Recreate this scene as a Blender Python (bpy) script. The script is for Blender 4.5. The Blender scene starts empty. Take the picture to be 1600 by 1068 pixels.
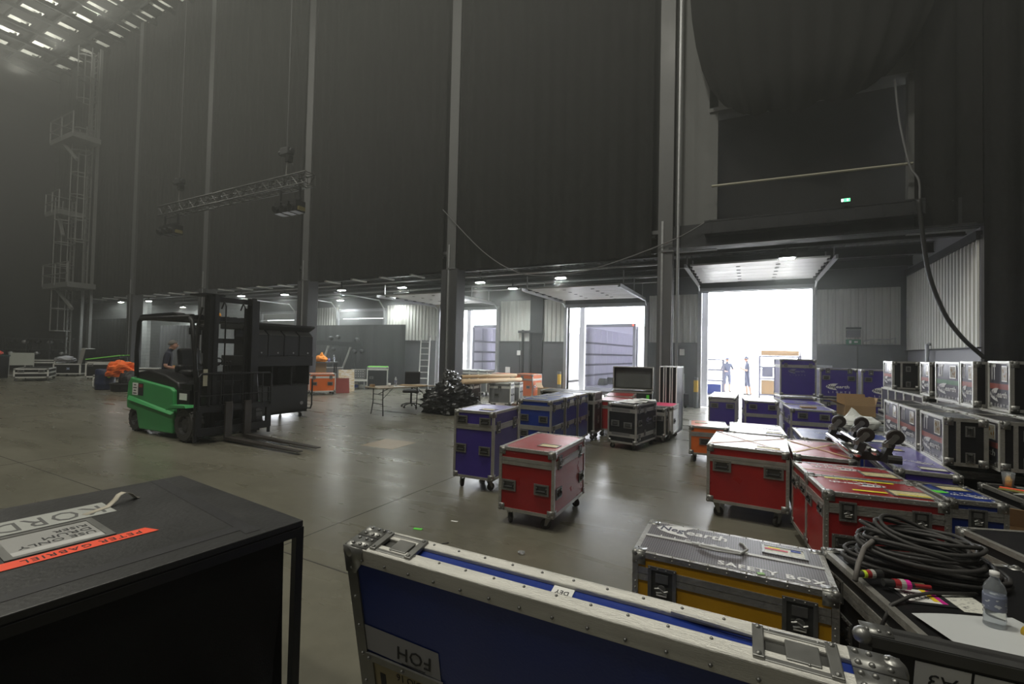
import bpy, math, random
from mathutils import Vector, Matrix
from math import sin, cos, pi, radians

# ------------------------------------------------------------------ camera, sky, lamps, exposure
SC = bpy.context.scene
COL = SC.collection
RND = random.Random(11)
SC.view_settings.view_transform = 'Standard'
SC.view_settings.look = 'None'
SC.view_settings.gamma = 1.0
SC.view_settings.use_curve_mapping = False
SC.view_settings.exposure = 0.0

YAW, PITCH, ROLL, FPX = 0.4804, 0.0234, 0.0224, 713.0
fwd = Vector((-sin(YAW) * cos(PITCH), cos(YAW) * cos(PITCH), sin(PITCH)))
rgt = Vector((cos(YAW), sin(YAW), 0))
upv = rgt.cross(fwd)
cr = rgt * cos(ROLL) + upv * sin(ROLL)
cu = upv * cos(ROLL) - rgt * sin(ROLL)
cam_data = bpy.data.cameras.new('camera')
cam_data.sensor_width = 36.0
cam_data.lens = FPX / 1600 * 36.0
cam_data.clip_start = 0.05
cam_data.clip_end = 400
cam = bpy.data.objects.new('camera', cam_data)
COL.objects.link(cam)
cam.matrix_world = Matrix(((cr.x, cu.x, -fwd.x, 0), (cr.y, cu.y, -fwd.y, 0), (cr.z, cu.z, -fwd.z, 1.75), (0, 0, 0, 1)))
SC.camera = cam

world = bpy.data.worlds.new('daylight')
SC.world = world
world.use_nodes = True
bg = world.node_tree.nodes['Background']
bg.inputs['Color'].default_value = (0.93, 0.96, 1.0, 1)
bg.inputs['Strength'].default_value = 13.0

HAZE_DENSITY = 0.012
HALL_POWER = 510.0       # each high-bay lamp over the hall floor
DOCK_POWER = 260.0        # each small lamp under the dock canopy
GRID_POWER = 170.0        # uplights added below the ceiling grid to brighten its panels

def lamp(name, loc, power, size, col=(1, 1, 1), rot=(0, 0, 0), spot=None, parent=None):
    if spot:
        l = bpy.data.lights.new(name, 'SPOT'); l.spot_size = radians(spot); l.spot_blend = 0.6; l.shadow_soft_size = size
    else:
        l = bpy.data.lights.new(name, 'AREA'); l.shape = 'DISK'; l.size = size
    l.energy = power; l.color = col
    o = bpy.data.objects.new(name, l); COL.objects.link(o)
    o.location = loc; o.rotation_euler = rot
    if parent: o.parent = parent
    return o

for x, y, k in [(-3.5, 2, 1.9), (-11, 3.5, 0.9), (-20, 4, 0.75), (-29, 4, 0.75), (4, 3, 0.5), (-3, -4, 1.2), (-13, -4, 0.9), (-24, -4, 0.8)]:
    lamp('high_bay_light', (x, y, 17.6), HALL_POWER * k, 1.2, (1.0, 0.97, 0.84))
for x, y in [(-22, 9.0), (-27, 9.5), (-32, 9.5), (-37, 9.5), (-25, 5), (-33, 5)]:
    lamp('grid_uplight', (x, y, 16.9), GRID_POWER, 0.4, (1.0, 0.98, 0.86), rot=(pi, 0, 0))

# ------------------------------------------------------------------ materials
MATS = {}
def mat(name, col, rough=0.5, metal=0.0, var=0.12, scale=6.0, bump=0.0, bscale=80.0, spec=0.5, emit=None, strength=0.0, stretch=None):
    if name in MATS: return MATS[name]
    m = bpy.data.materials.new(name); m.use_nodes = True
    nt = m.node_tree; N = nt.nodes; L = nt.links
    p = N['Principled BSDF']
    p.inputs['Roughness'].default_value = rough
    p.inputs['Metallic'].default_value = metal
    p.inputs['Specular IOR Level'].default_value = spec
    tc = N.new('ShaderNodeTexCoord')
    src = tc.outputs['Object']
    if stretch:
        mp = N.new('ShaderNodeMapping'); mp.inputs['Scale'].default_value = stretch
        L.new(src, mp.inputs['Vector']); src = mp.outputs['Vector']
    if var > 0:
        no = N.new('ShaderNodeTexNoise'); no.inputs['Scale'].default_value = scale; no.inputs['Detail'].default_value = 5
        L.new(src, no.inputs['Vector'])
        mx = N.new('ShaderNodeMix'); mx.data_type = 'RGBA'
        mx.inputs[6].default_value = tuple(c * (1 - var) for c in col) + (1,)
        mx.inputs[7].default_value = tuple(min(1, c * (1 + var)) for c in col) + (1,)
        L.new(no.outputs['Fac'], mx.inputs[0]); L.new(mx.outputs[2], p.inputs['Base Color'])
        mr = N.new('ShaderNodeMapRange'); mr.inputs['To Min'].default_value = max(0.03, rough - 0.1); mr.inputs['To Max'].default_value = min(1, rough + 0.12)
        L.new(no.outputs['Fac'], mr.inputs['Value']); L.new(mr.outputs['Result'], p.inputs['Roughness'])
    else:
        p.inputs['Base Color'].default_value = tuple(col) + (1,)
    if bump > 0:
        nb = N.new('ShaderNodeTexNoise'); nb.inputs['Scale'].default_value = bscale; nb.inputs['Detail'].default_value = 3
        L.new(src, nb.inputs['Vector'])
        b = N.new('ShaderNodeBump'); b.inputs['Strength'].default_value = bump; b.inputs['Distance'].default_value = 0.02
        L.new(nb.outputs['Fac'], b.inputs['Height']); L.new(b.outputs['Normal'], p.inputs['Normal'])
    if emit:
        p.inputs['Emission Color'].default_value = tuple(emit) + (1,); p.inputs['Emission Strength'].default_value = strength
    MATS[name] = m
    return m

def print_mat(name, paper, ink, scale=(30, 90, 1), cut=0.55, rough=0.5):
    """printed paper: rows of broken ink strokes"""
    if name in MATS: return MATS[name]
    m = bpy.data.materials.new(name); m.use_nodes = True
    nt = m.node_tree; N = nt.nodes; L = nt.links
    p = N['Principled BSDF']; p.inputs['Roughness'].default_value = rough
    tc = N.new('ShaderNodeTexCoord'); mp = N.new('ShaderNodeMapping'); mp.inputs['Scale'].default_value = scale
    L.new(tc.outputs['Object'], mp.inputs['Vector'])
    no = N.new('ShaderNodeTexNoise'); no.inputs['Scale'].default_value = 1.0; no.inputs['Detail'].default_value = 2
    L.new(mp.outputs['Vector'], no.inputs['Vector'])
    r = N.new('ShaderNodeValToRGB'); r.color_ramp.interpolation = 'CONSTANT'
    r.color_ramp.elements[0].color = tuple(paper) + (1,); r.color_ramp.elements[1].color = tuple(ink) + (1,); r.color_ramp.elements[1].position = cut
    L.new(no.outputs['Fac'], r.inputs['Fac']); L.new(r.outputs['Color'], p.inputs['Base Color'])
    MATS[name] = m
    return m

ALU = mat('case_aluminium', (0.42, 0.41, 0.38), 0.38, 0.65, 0.25, 14, 0.25, 60)
ALU_BRIGHT = mat('bright_aluminium', (0.74, 0.74, 0.7), 0.35, 0.3, 0.15, 9, 0.2, 50, stretch=(1, 6, 6))
STEEL = mat('zinc_hardware', (0.25, 0.25, 0.24), 0.36, 0.7, 0.2, 25)
DISH = mat('recess_dish', (0.09, 0.09, 0.085), 0.45, 0.6, 0.2, 30)
RUBBER = mat('black_rubber', (0.018, 0.018, 0.018), 0.55, 0, 0.2, 20)
TYRE = mat('tyre_rubber', (0.04, 0.039, 0.037), 0.75, 0, 0.3, 8, 0.4, 40)
WHITE_INK = mat('white_paint_print', (0.72, 0.72, 0.72), 0.5, 0, 0.05, 20)
BLACK_INK = mat('black_ink', (0.015, 0.015, 0.018), 0.6, 0, 0)
PANEL = {
    'red': mat('red_laminate', (0.3, 0.011, 0.012), 0.3, 0, 0.18, 5, 0.06, 140),
    'purple': mat('purple_laminate', (0.046, 0.027, 0.22), 0.32, 0, 0.18, 5, 0.06, 140),
    'blue': mat('blue_laminate', (0.009, 0.03, 0.21), 0.32, 0, 0.18, 5, 0.06, 140),
    'black': mat('black_laminate', (0.01, 0.01, 0.011), 0.4, 0, 0.25, 5, 0.06, 140, spec=0.3),
    'orange': mat('orange_laminate', (0.62, 0.13, 0.025), 0.34, 0, 0.15, 5, 0.06, 140),
    'yellow': mat('yellow_laminate', (0.62, 0.32, 0.008), 0.4, 0, 0.2, 5, 0.08, 120),
    'grey': mat('grey_laminate', (0.16, 0.165, 0.17), 0.38, 0, 0.2, 5, 0.06, 140),
    'white': mat('white_laminate', (0.7, 0.7, 0.7), 0.35, 0, 0.08, 5),
    'slate': mat('slate_print', (0.062, 0.06, 0.082), 0.3, 0, 0.15, 5),
}
PAPER = mat('white_paper', (0.74, 0.74, 0.72), 0.6, 0, 0.06, 12)
FORM = print_mat('printed_form', (0.66, 0.66, 0.6), (0.2, 0.2, 0.2), (40, 140, 1), 0.6)
CLOTH = mat('black_stage_cloth', (0.013, 0.0128, 0.0125), 0.9, 0, 0.25, 1.5, 0.15, 200, spec=0.1)
DARKSTEEL = mat('dark_painted_steel', (0.022, 0.023, 0.025), 0.5, 0.1, 0.2, 3, 0.05, 60, spec=0.35)
MIDSTEEL = mat('grey_painted_steel', (0.11, 0.115, 0.118), 0.5, 0.1, 0.2, 3)
CHROME = mat('chrome_tube', (0.75, 0.75, 0.76), 0.16, 1.0, 0.05, 10)
CARD = mat('brown_cardboard', (0.34, 0.22, 0.11), 0.75, 0, 0.12, 6, 0.1, 60)
TIMBER = mat('pale_cardboard_tube', (0.62, 0.45, 0.27), 0.6, 0, 0.1, 5)

# ------------------------------------------------------------------ mesh helpers
class MB:
    def __init__(s): s.v = []; s.f = []; s.m = []; s.T = Matrix.Identity(4); s.cur = 0
    def add(s, vs, fs):
        b = len(s.v); s.v += [tuple(s.T @ Vector(p)) for p in vs]
        for f in fs: s.f.append(tuple(i + b for i in f)); s.m.append(s.cur)
        return s
    def box(s, c, size, rz=0.0, ry=0.0, rx=0.0):
        x, y, z = (a / 2 for a in size)
        r = (Matrix.Rotation(rz, 3, 'Z') @ Matrix.Rotation(ry, 3, 'Y') @ Matrix.Rotation(rx, 3, 'X')) if (rz or ry or rx) else None
        vs = [Vector(p) for p in ((-x, -y, -z), (x, -y, -z), (x, y, -z), (-x, y, -z), (-x, -y, z), (x, -y, z), (x, y, z), (-x, y, z))]
        if r: vs = [r @ p for p in vs]
        vs = [p + Vector(c) for p in vs]
        return s.add(vs, [(3, 2, 1, 0), (4, 5, 6, 7), (0, 1, 5, 4), (1, 2, 6, 5), (2, 3, 7, 6), (3, 0, 4, 7)])
    def tube(s, pts, r, n=8, closed=False, caps=True, radii=None):
        pts = [Vector(p) for p in pts]; k = len(pts); vs = []
        prev = None
        for i, p in enumerate(pts):
            if closed: t = pts[(i + 1) % k] - pts[i - 1]
            else: t = pts[min(i + 1, k - 1)] - pts[max(i - 1, 0)]
            if t.length < 1e-9: t = Vector((0, 0, 1))
            t.normalize()
            if prev is None:
                a = Vector((0, 0, 1)) if abs(t.z) < 0.9 else Vector((1, 0, 0))
                u = t.cross(a).normalized()
            else:
                u = (prev - t * prev.dot(t))
                u = u.normalized() if u.length > 1e-6 else t.orthogonal().normalized()
            prev = u; w = t.cross(u)
            rr = radii[i] if radii else r
            for j in range(n):
                a = 2 * pi * j / n; vs.append(p + (u * cos(a) + w * sin(a)) * rr)
        fs = []
        for i in range(k if closed else k - 1):
            i2 = (i + 1) % k
            for j in range(n):
                j2 = (j + 1) % n
                fs.append((i * n + j, i * n + j2, i2 * n + j2, i2 * n + j))
        if caps and not closed:
            fs.append(tuple(range(n - 1, -1, -1))); fs.append(tuple((k - 1) * n + j for j in range(n)))
        return s.add(vs, fs)
    def cyl(s, a, b, r, n=12, r2=None):
        return s.tube([a, b], r, n, radii=[r, r if r2 is None else r2])
    def lathe(s, prof, c=(0, 0, 0), n=16, axis='z', caps=True):
        vs = []; k = len(prof); c = Vector(c)
        for r, h in prof:
            for j in range(n):
                a = 2 * pi * j / n
                q = (r * cos(a), r * sin(a), h)
                if axis == 'y': q = (q[0], q[2], q[1])
                if axis == 'x': q = (q[2], q[0], q[1])
                vs.append(c + Vector(q))
        fs = [(i * n + j, i * n + (j + 1) % n, (i + 1) * n + (j + 1) % n, (i + 1) * n + j) for i in range(k - 1) for j in range(n)]
        if caps: fs.append(tuple(range(n - 1, -1, -1))); fs.append(tuple((k - 1) * n + j for j in range(n)))
        return s.add(vs, fs)
    def sph(s, c, r, n=8, m=6, sc=(1, 1, 1)):
        prof = [(max(1e-4, sin(pi * i / m)), -cos(pi * i / m)) for i in range(m + 1)]
        vs = []; c = Vector(c)
        for a, h in prof:
            for j in range(n):
                t = 2 * pi * j / n
                vs.append(c + Vector((a * cos(t) * r * sc[0], a * sin(t) * r * sc[1], h * r * sc[2])))
        return s.add(vs, [(i * n + j, i * n + (j + 1) % n, (i + 1) * n + (j + 1) % n, (i + 1) * n + j) for i in range(m) for j in range(n)])
    def prism(s, poly, lo, hi, axis='y'):
        """polygon in the plane across `axis`, swept from lo to hi"""
        k = len(poly)
        def P(a, b, h): return {'y': (a, h, b), 'x': (h, a, b), 'z': (a, b, h)}[axis]
        vs = [P(a, b, lo) for a, b in poly] + [P(a, b, hi) for a, b in poly]
        fs = [tuple(range(k)), tuple(range(2 * k - 1, k - 1, -1))]
        fs += [(i, i + k, (i + 1) % k + k, (i + 1) % k) for i in range(k)]
        return s.add(vs, fs)
    def quad(s, a, b, c, d): return s.add([a, b, c, d], [(0, 1, 2, 3)])
    def mesh(s, name, mats, smooth=False):
        me = bpy.data.meshes.new(name)
        me.from_pydata(s.v, [], s.f)
        for m in (mats if isinstance(mats, (list, tuple)) else [mats]): me.materials.append(m)
        for p, i in zip(me.polygons, s.m): p.material_index = i
        if smooth:
            for p in me.polygons: p.use_smooth = True
        me.update()
        return me
    def build(s, name, mats, parent=None, smooth=False, kind=None):
        return put(name, s.mesh(name, mats, smooth), parent, kind)

def put(name, me, parent=None, kind=None):
    o = bpy.data.objects.new(name, me); COL.objects.link(o)
    if parent is not None: o.parent = parent
    if kind: o['kind'] = kind
    return o
def smooth_by_angle(o, ang=40):
    me = o.data
    for p in me.polygons: p.use_smooth = True
    me.set_sharp_from_angle(angle=radians(ang))
    return o
def bevel(o, w=0.006, seg=2):
    m = o.modifiers.new('bevel', 'BEVEL'); m.width = w; m.segments = seg; m.limit_method = 'ANGLE'; m.angle_limit = radians(40)
    return o
def tag(o, label, cat, group=None, kind=None):
    o['label'] = label; o['category'] = cat
    if group: o['group'] = group
    if kind: o['kind'] = kind
    return o
def empty(name, loc=(0, 0, 0), rz=0.0, label=None, cat=None, group=None):
    o = bpy.data.objects.new(name, None); COL.objects.link(o); o.empty_display_size = 0.2
    o.location = loc; o.rotation_euler = (0, 0, rz)
    if label: tag(o, label, cat, group)
    return o
def text_mesh(txt, size, spacing=1.0, extrude=0.0006, align='CENTER', bold=0.0):
    cu_ = bpy.data.curves.new('txt', 'FONT'); cu_.body = txt; cu_.size = size; cu_.extrude = extrude
    cu_.align_x = align; cu_.align_y = 'CENTER'; cu_.space_character = spacing; cu_.resolution_u = 2; cu_.offset = bold * size
    o = bpy.data.objects.new('txt', cu_); COL.objects.link(o)
    dg = bpy.context.evaluated_depsgraph_get(); dg.update()
    me = bpy.data.meshes.new_from_object(o.evaluated_get(dg))
    bpy.data.objects.remove(o); bpy.data.curves.remove(cu_)
    return me
def text_into(mb, txt, size, origin=(0, 0, 0), spacing=1.0, align='CENTER', sx=1.0, shear=0.0, rot=0.0, bold=0.0):
    me = text_mesh(txt, size, spacing, align=align, bold=bold)
    r = Matrix.Rotation(rot, 3, 'Z')
    vs = [r @ Vector(((v.co.x + shear * v.co.y) * sx, v.co.y, v.co.z)) + Vector(origin) for v in me.vertices]
    mb.add(vs, [tuple(p.vertices) for p in me.polygons])
    bpy.data.meshes.remove(me)
# ------------------------------------------------------------------ the hall
def concrete(name, a, b, rough, rvar, worn):
    m = bpy.data.materials.new(name); m.use_nodes = True
    nt = m.node_tree; N = nt.nodes; L = nt.links; p = N['Principled BSDF']
    tc = N.new('ShaderNodeTexCoord')
    n1 = N.new('ShaderNodeTexNoise'); n1.inputs['Scale'].default_value = 0.35; n1.inputs['Detail'].default_value = 8; n1.inputs['Roughness'].default_value = 0.62
    n2 = N.new('ShaderNodeTexNoise'); n2.inputs['Scale'].default_value = 7; n2.inputs['Detail'].default_value = 6
    mp = N.new('ShaderNodeMapping'); mp.inputs['Scale'].default_value = (0.5, 2.4, 1); mp.inputs['Rotation'].default_value = (0, 0, 0.6)
    n3 = N.new('ShaderNodeTexNoise'); n3.inputs['Scale'].default_value = 1.3; n3.inputs['Detail'].default_value = 3
    L.new(tc.outputs['Object'], mp.inputs['Vector']); L.new(mp.outputs['Vector'], n3.inputs['Vector'])
    for n in (n1, n2): L.new(tc.outputs['Object'], n.inputs['Vector'])
    ad = N.new('ShaderNodeMath'); ad.operation = 'MULTIPLY_ADD'; ad.inputs[1].default_value = 0.35
    L.new(n2.outputs['Fac'], ad.inputs[0]); L.new(n1.outputs['Fac'], ad.inputs[2])
    r = N.new('ShaderNodeValToRGB'); r.color_ramp.elements[0].position = 0.42; r.color_ramp.elements[1].position = 0.85
    r.color_ramp.elements[0].color = tuple(a) + (1,); r.color_ramp.elements[1].color = tuple(b) + (1,)
    L.new(ad.outputs[0], r.inputs['Fac']); L.new(r.outputs['Color'], p.inputs['Base Color'])
    mr = N.new('ShaderNodeMapRange'); mr.inputs['From Min'].default_value = 0.3; mr.inputs['From Max'].default_value = 0.7
    mr.inputs['To Min'].default_value = rough - rvar; mr.inputs['To Max'].default_value = rough + rvar
    L.new(n3.outputs['Fac'], mr.inputs['Value']); L.new(mr.outputs['Result'], p.inputs['Roughness'])
    bm = N.new('ShaderNodeBump'); bm.inputs['Strength'].default_value = 0.012; bm.inputs['Distance'].default_value = 0.02
    L.new(n2.outputs['Fac'], bm.inputs['Height']); L.new(bm.outputs['Normal'], p.inputs['Normal'])
    p.inputs['Specular IOR Level'].default_value = worn
    return m
FLOOR_M = concrete('polished_concrete', (0.09, 0.086, 0.064), (0.16, 0.152, 0.118), 0.3, 0.06, 0.5)
YARD_M = concrete('yard_concrete', (0.5, 0.49, 0.47), (0.62, 0.61, 0.58), 0.8, 0.08, 0.3)

X0, X1, YB, YW, ZC = -40.0, 9.0, -9.0, 17.0, 19.2
floor = MB().box(((X0 + X1) / 2, (YB + YW) / 2, -0.1), (X1 - X0, YW - YB + 0.3, 0.2)).build('floor', FLOOR_M, kind='structure')
jm = mat('joint_sealant', (0.035, 0.033, 0.03), 0.8, 0, 0.2, 20)
for yy in (2.62, 8.7, 14.5):
    MB().box(((X0 + X1) / 2, yy, 0.0006), (X1 - X0, 0.011, 0.0012)).build('floor_joint', jm, floor)
for xx in (-27, -21, -15, -9.35, -3.65, 2.4):
    MB().box((xx, (YB + YW) / 2, 0.0006), (0.011, YW - YB, 0.0012)).build('floor_joint', jm, floor)
MB().box((-5.95, 6.55, 0.0008), (0.72, 0.72, 0.0016), rz=0.05).build('floor_patch', mat('floor_patch', (0.27, 0.22, 0.15), 0.35, 0, 0.1, 6), floor)
yard = MB().box((-12, 52, -0.14), (140, 69.5, 0.2)).build('ground', YARD_M, kind='structure')

BLACKWALL = mat('black_wall_paint', (0.022, 0.022, 0.022), 0.85, 0, 0.2, 0.8, spec=0.2)
MB().box((X0 - 0.15, (YB + YW) / 2, 9.6), (0.3, YW - YB, 19.4)).build('wall_left', BLACKWALL, kind='structure')
MB().box((X1 + 0.15, (YB + YW) / 2, 9.6), (0.3, YW - YB, 19.4)).build('wall_right', BLACKWALL, kind='structure')
MB().box(((X0 + X1) / 2, YB - 0.15, 9.6), (X1 - X0, 0.3, 19.4)).build('wall_front', BLACKWALL, kind='structure')

# ceiling: dark deck, pale infill panels in a grid, dark trusses below
ceil = MB().box(((X0 + X1) / 2, (YB + 12.6) / 2, ZC + 0.2), (X1 - X0, 12.6 - YB, 0.3)).build('ceiling', mat('dark_deck', (0.008, 0.008, 0.008), 0.9, 0, 0.2, 2, spec=0.1), kind='structure')
pm = mat('pale_deck_sheet', (0.78, 0.8, 0.74), 0.6, 0.1, 0.25, 0.9, 0.5, 9, stretch=(1, 6, 1))
gb = mat('grid_steel', (0.009, 0.0095, 0.009), 0.7, 0.0, 0.3, 1, spec=0.15)
panel_me = MB().box((0, 0, 0), (0.84, 0.84, 0.05)).mesh('panel', pm)
rail_me = MB().box((0, 0.28, 0.05), (0.84, 0.04, 0.06)).box((0.22, 0.2, 0.05), (0.04, 0.3, 0.05)).box((-0.3, 0.36, 0.05), (0.04, 0.1, 0.06)).mesh('hanger', gb)
for i in range(13):
    for j in range(7):
        x = -18.45 - 1.7 * i; y = 11.87 - 1.4 * j
        if x < X0 + 0.3: continue
        o = put('ceiling_panel', panel_me, ceil); o.location = (x, y, ZC - 0.02)
        h = put('panel_hanger', rail_me, ceil); h.location = (x, y, ZC - 0.2); h.rotation_euler[2] = RND.choice([0, 0, pi])
for j in range(8):
    MB().box((-29, 12.56 - 1.4 * j, 18.72), (22, 0.1, 0.16)).box((-29, 12.56 - 1.4 * j, 19.14), (22, 0.3, 0.03)).build('ceiling_beam', gb, ceil)
for i in range(14):
    MB().box((-17.6 - 1.7 * i, 7.0, 18.6), (0.1, 11, 0.2)).box((-17.6 - 1.7 * i, 7, 19.14), (0.8, 11, 0.04)).build('ceiling_beam', gb, ceil)

# ------------------------------------------------------------------ dock wall with five roller doors
DOORS = [(-1.5, 1.74, 4.0), (-6.41, -3.38, 3.58), (-12.55, -9.57, 3.6), (-19.1, -15.95, 3.68), (-25.4, -22.5, 3.68)]
PLINTH = mat('dark_plinth_paint', (0.075, 0.079, 0.085), 0.5, 0, 0.12, 1.5)
CLAD = mat('pale_wall_cladding', (0.5, 0.5, 0.46), 0.5, 0.05, 0.08, 1.2)
BLOCK = bpy.data.materials.new('painted_blockwork'); BLOCK.use_nodes = True
_n = BLOCK.node_tree; _b = _n.nodes.new('ShaderNodeTexBrick'); _t = _n.nodes.new('ShaderNodeTexCoord'); _m = _n.nodes.new('ShaderNodeMapping')
_m.inputs['Rotation'].default_value = (pi / 2, 0, 0)
_n.links.new(_t.outputs['Object'], _m.inputs['Vector']); _n.links.new(_m.outputs['Vector'], _b.inputs['Vector'])
_b.inputs['Scale'].default_value = 1.0; _b.inputs['Brick Width'].default_value = 0.44; _b.inputs['Row Height'].default_value = 0.215; _b.inputs['Mortar Size'].default_value = 0.012
_b.inputs['Color1'].default_value = (0.3, 0.31, 0.3, 1); _b.inputs['Color2'].default_value = (0.27, 0.28, 0.27, 1); _b.inputs['Mortar'].default_value = (0.19, 0.2, 0.19, 1)
_n.links.new(_b.outputs['Color'], _n.nodes['Principled BSDF'].inputs['Base Color'])
_n.nodes['Principled BSDF'].inputs['Roughness'].default_value = 0.6

backwall = MB()
edges = [X1]
for a, b, t in DOORS: edges += [b, a]
edges.append(X0)
segs = [(edges[i + 1], edges[i]) for i in range(0, len(edges), 2)]
for a, b in segs: backwall.box(((a + b) / 2, YW + 0.16, 2.5), (b - a, 0.24, 5.0))
for a, b, t in DOORS: backwall.box(((a + b) / 2, YW + 0.16, (t + 5.0) / 2), (b - a, 0.24, 5.0 - t))
backwall = backwall.build('wall_back', mat('dock_wall_grey', (0.07, 0.073, 0.078), 0.6, 0, 0.1, 1.5), kind='structure')
def cladding(a, b, z0, z1, y, parent, pitch=0.19, along='x', m=CLAD, name='cladding_sheet', side=-1):
    """trapezoid-profile sheet between a and b"""
    n = int((b - a) / pitch); mb = MB(); prof = []
    for i in range(n + 1):
        x = a + i * pitch
        for dx, dy in ((0, 0), (0.03, 0.028), (0.075, 0.028), (0.105, 0)):
            if x + dx <= b: prof.append((x + dx, dy))
    prof.append((b, 0))
    vs = []
    for u, d in prof:
        for z in (z0, z1): vs.append((u, y + side * d, z) if along == 'x' else (y + side * d, u, z))
    mb.add(vs, [(2 * i, 2 * i + 2, 2 * i + 3, 2 * i + 1) for i in range(len(prof) - 1)])
    return mb.build(name, m, parent)
for a, b in segs:
    a2, b2 = max(a, -22.5), min(b, 4.0)
    if b2 <= a2: continue
    a2 += 0.12; b2 -= 0.1
    cladding(a2, b2, 2.2, 3.93, YW + 0.025, backwall)
    MB().box(((a2 + b2) / 2, YW + 0.01, 1.1), (b2 - a2, 0.06, 2.2)).build('plinth_panel', PLINTH, backwall)
    MB().box(((a2 + b2) / 2, YW - 0.03, 2.215), (b2 - a2, 0.09, 0.03)).build('plinth_cap', PLINTH, backwall)
    k = int((b2 - a2) / 1.2)
    for i in range(1, k + 1):
        MB().box((a2 + i * (b2 - a2) / (k + 1), YW - 0.025, 1.1), (0.035, 0.012, 2.15)).build('plinth_joint', DARKSTEEL, backwall)
for x_, m_ in ((-7.72, BLACKWALL),):
    MB().box((x_, YW - 0.03, 2.2), (0.55, 0.12, 4.4)).build('pilaster', DARKSTEEL, backwall)
for x_ in (-8.3, -7.95): MB().box((x_, YW - 0.12, 1.35), (0.07, 0.07, 2.7)).build('guard_post', DARKSTEEL, backwall)
MB().box((-7.95, YW - 0.13, 2.62), (1.1, 0.09, 0.09)).build('guard_rail', DARKSTEEL, backwall)
# painted blockwork at the far end of the dock
MB().box((-33.0, YW + 0.0, 2.3), (12.4, 0.08, 4.6)).build('block_lining', BLOCK, backwall)
MB().box((-36.0, 14.2, 2.2), (8.0, 0.2, 4.4)).build('wall_far', BLOCK, kind='structure')

FRAME = mat('door_frame_steel', (0.34, 0.345, 0.37), 0.4, 0.3, 0.1, 3)
DPANEL = mat('door_leaf_cream', (0.52, 0.52, 0.5), 0.38, 0.05, 0.05, 2)
GALV = mat('galvanised_steel', (0.42, 0.43, 0.44), 0.4, 0.7, 0.2, 12)
for n, (a, b, t) in enumerate(DOORS, 1):
    d = empty('door_%d' % n, ((a + b) / 2, YW, 0)); d['kind'] = 'structure'
    w = b - a
    for s in (-1, 1):
        MB().box((s * (w / 2 + 0.05), 0.12, t / 2), (0.1, 0.3, t)).build('door_jamb', FRAME, d)
        MB().box((s * (w / 2 + 0.04), -0.09, t / 2), (0.12, 0.05, t)).build('guide_track', GALV, d)
    MB().box((0, 0.12, t + 0.06), (w + 0.2, 0.3, 0.12)).build('door_header', FRAME, d)
    zt = min(t + 0.3, 4.32)
    if n <= 3:
        for s in (-1, 1):
            tr = MB(); x = s * (w / 2 + 0.06)
            tr.box((x, -2.25, zt - 0.12), (0.05, 3.6, 0.1)).box((x - s * 0.03, -2.25, zt - 0.165), (0.06, 3.6, 0.012))
            tr.tube([(x, -0.1, t - 0.25), (x, -0.14, t), (x, -0.28, zt - 0.2), (x, -0.48, zt - 0.12)], 0.03, 6)
            tr.build('ceiling_track', GALV, d)
            for q in range(6):
                MB().box((x - s * 0.09, -0.8 - 0.55 * q, zt - 0.08), (0.09, 0.12, 0.05)).build('roller_hinge', DARKSTEEL, d)
            for q in (0.9, 2.2, 3.6):
                MB().box((x, -q, zt + 0.15), (0.03, 0.03, 0.45)).build('track_hanger', GALV, d)
        for q in range(6):
            leaf = MB().box((0, -0.75 - 0.545 * q, zt - 0.05), (w - 0.06, 0.53, 0.045)).build('door_panel', DPANEL, d)
            for hx in (-0.42, 0.52):
                MB().box((hx, -0.75 - 0.545 * q + 0.24, zt - 0.078), (0.1, 0.05, 0.015)).build('hinge', DARKSTEEL, leaf)
    else:
        z_lo = 0.0 if n == 4 else 2.55
        k = int((t - z_lo) / 0.34); hh = (t - z_lo) / k
        lm = mat('shutter_slat_grey', (0.17, 0.175, 0.175), 0.5, 0.2, 0.08, 3) if n == 4 else DPANEL
        for q in range(k):
            MB().box((0, 0.02, z_lo + (q + 0.5) * hh), (w - 0.04, 0.05, hh - 0.02)).build('shutter_slat', lm, d)
        for s in (-1, 1):
            MB().tube([(s * (w / 2 + 0.06), -0.1, t - 0.4), (s * (w / 2 + 0.06), -0.16, t + 0.1), (s * (w / 2 + 0.06), -0.5, t + 0.45), (s * (w / 2 + 0.06), -3.2, t + 0.5)], 0.035, 6).build('ceiling_track', GALV, d)

# right-hand side wall of the dock, clad
side = MB().box((4.15, 14.62, 2.5), (0.2, 4.7, 5.0)).build('wall_side', mat('dock_side_grey', (0.2, 0.2, 0.215), 0.5, 0, 0.1, 1.5), kind='structure')
cladding(12.3, 16.98, 2.06, 4.21, 4.04, side, along='y')
MB().box((4.03, 14.62, 4.3), (0.1, 4.7, 0.17)).build('side_beam', DARKSTEEL, side)
MB().box((4.03, 14.62, 2.06), (0.08, 4.7, 0.025)).build('plinth_cap', DARKSTEEL, side)
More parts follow.
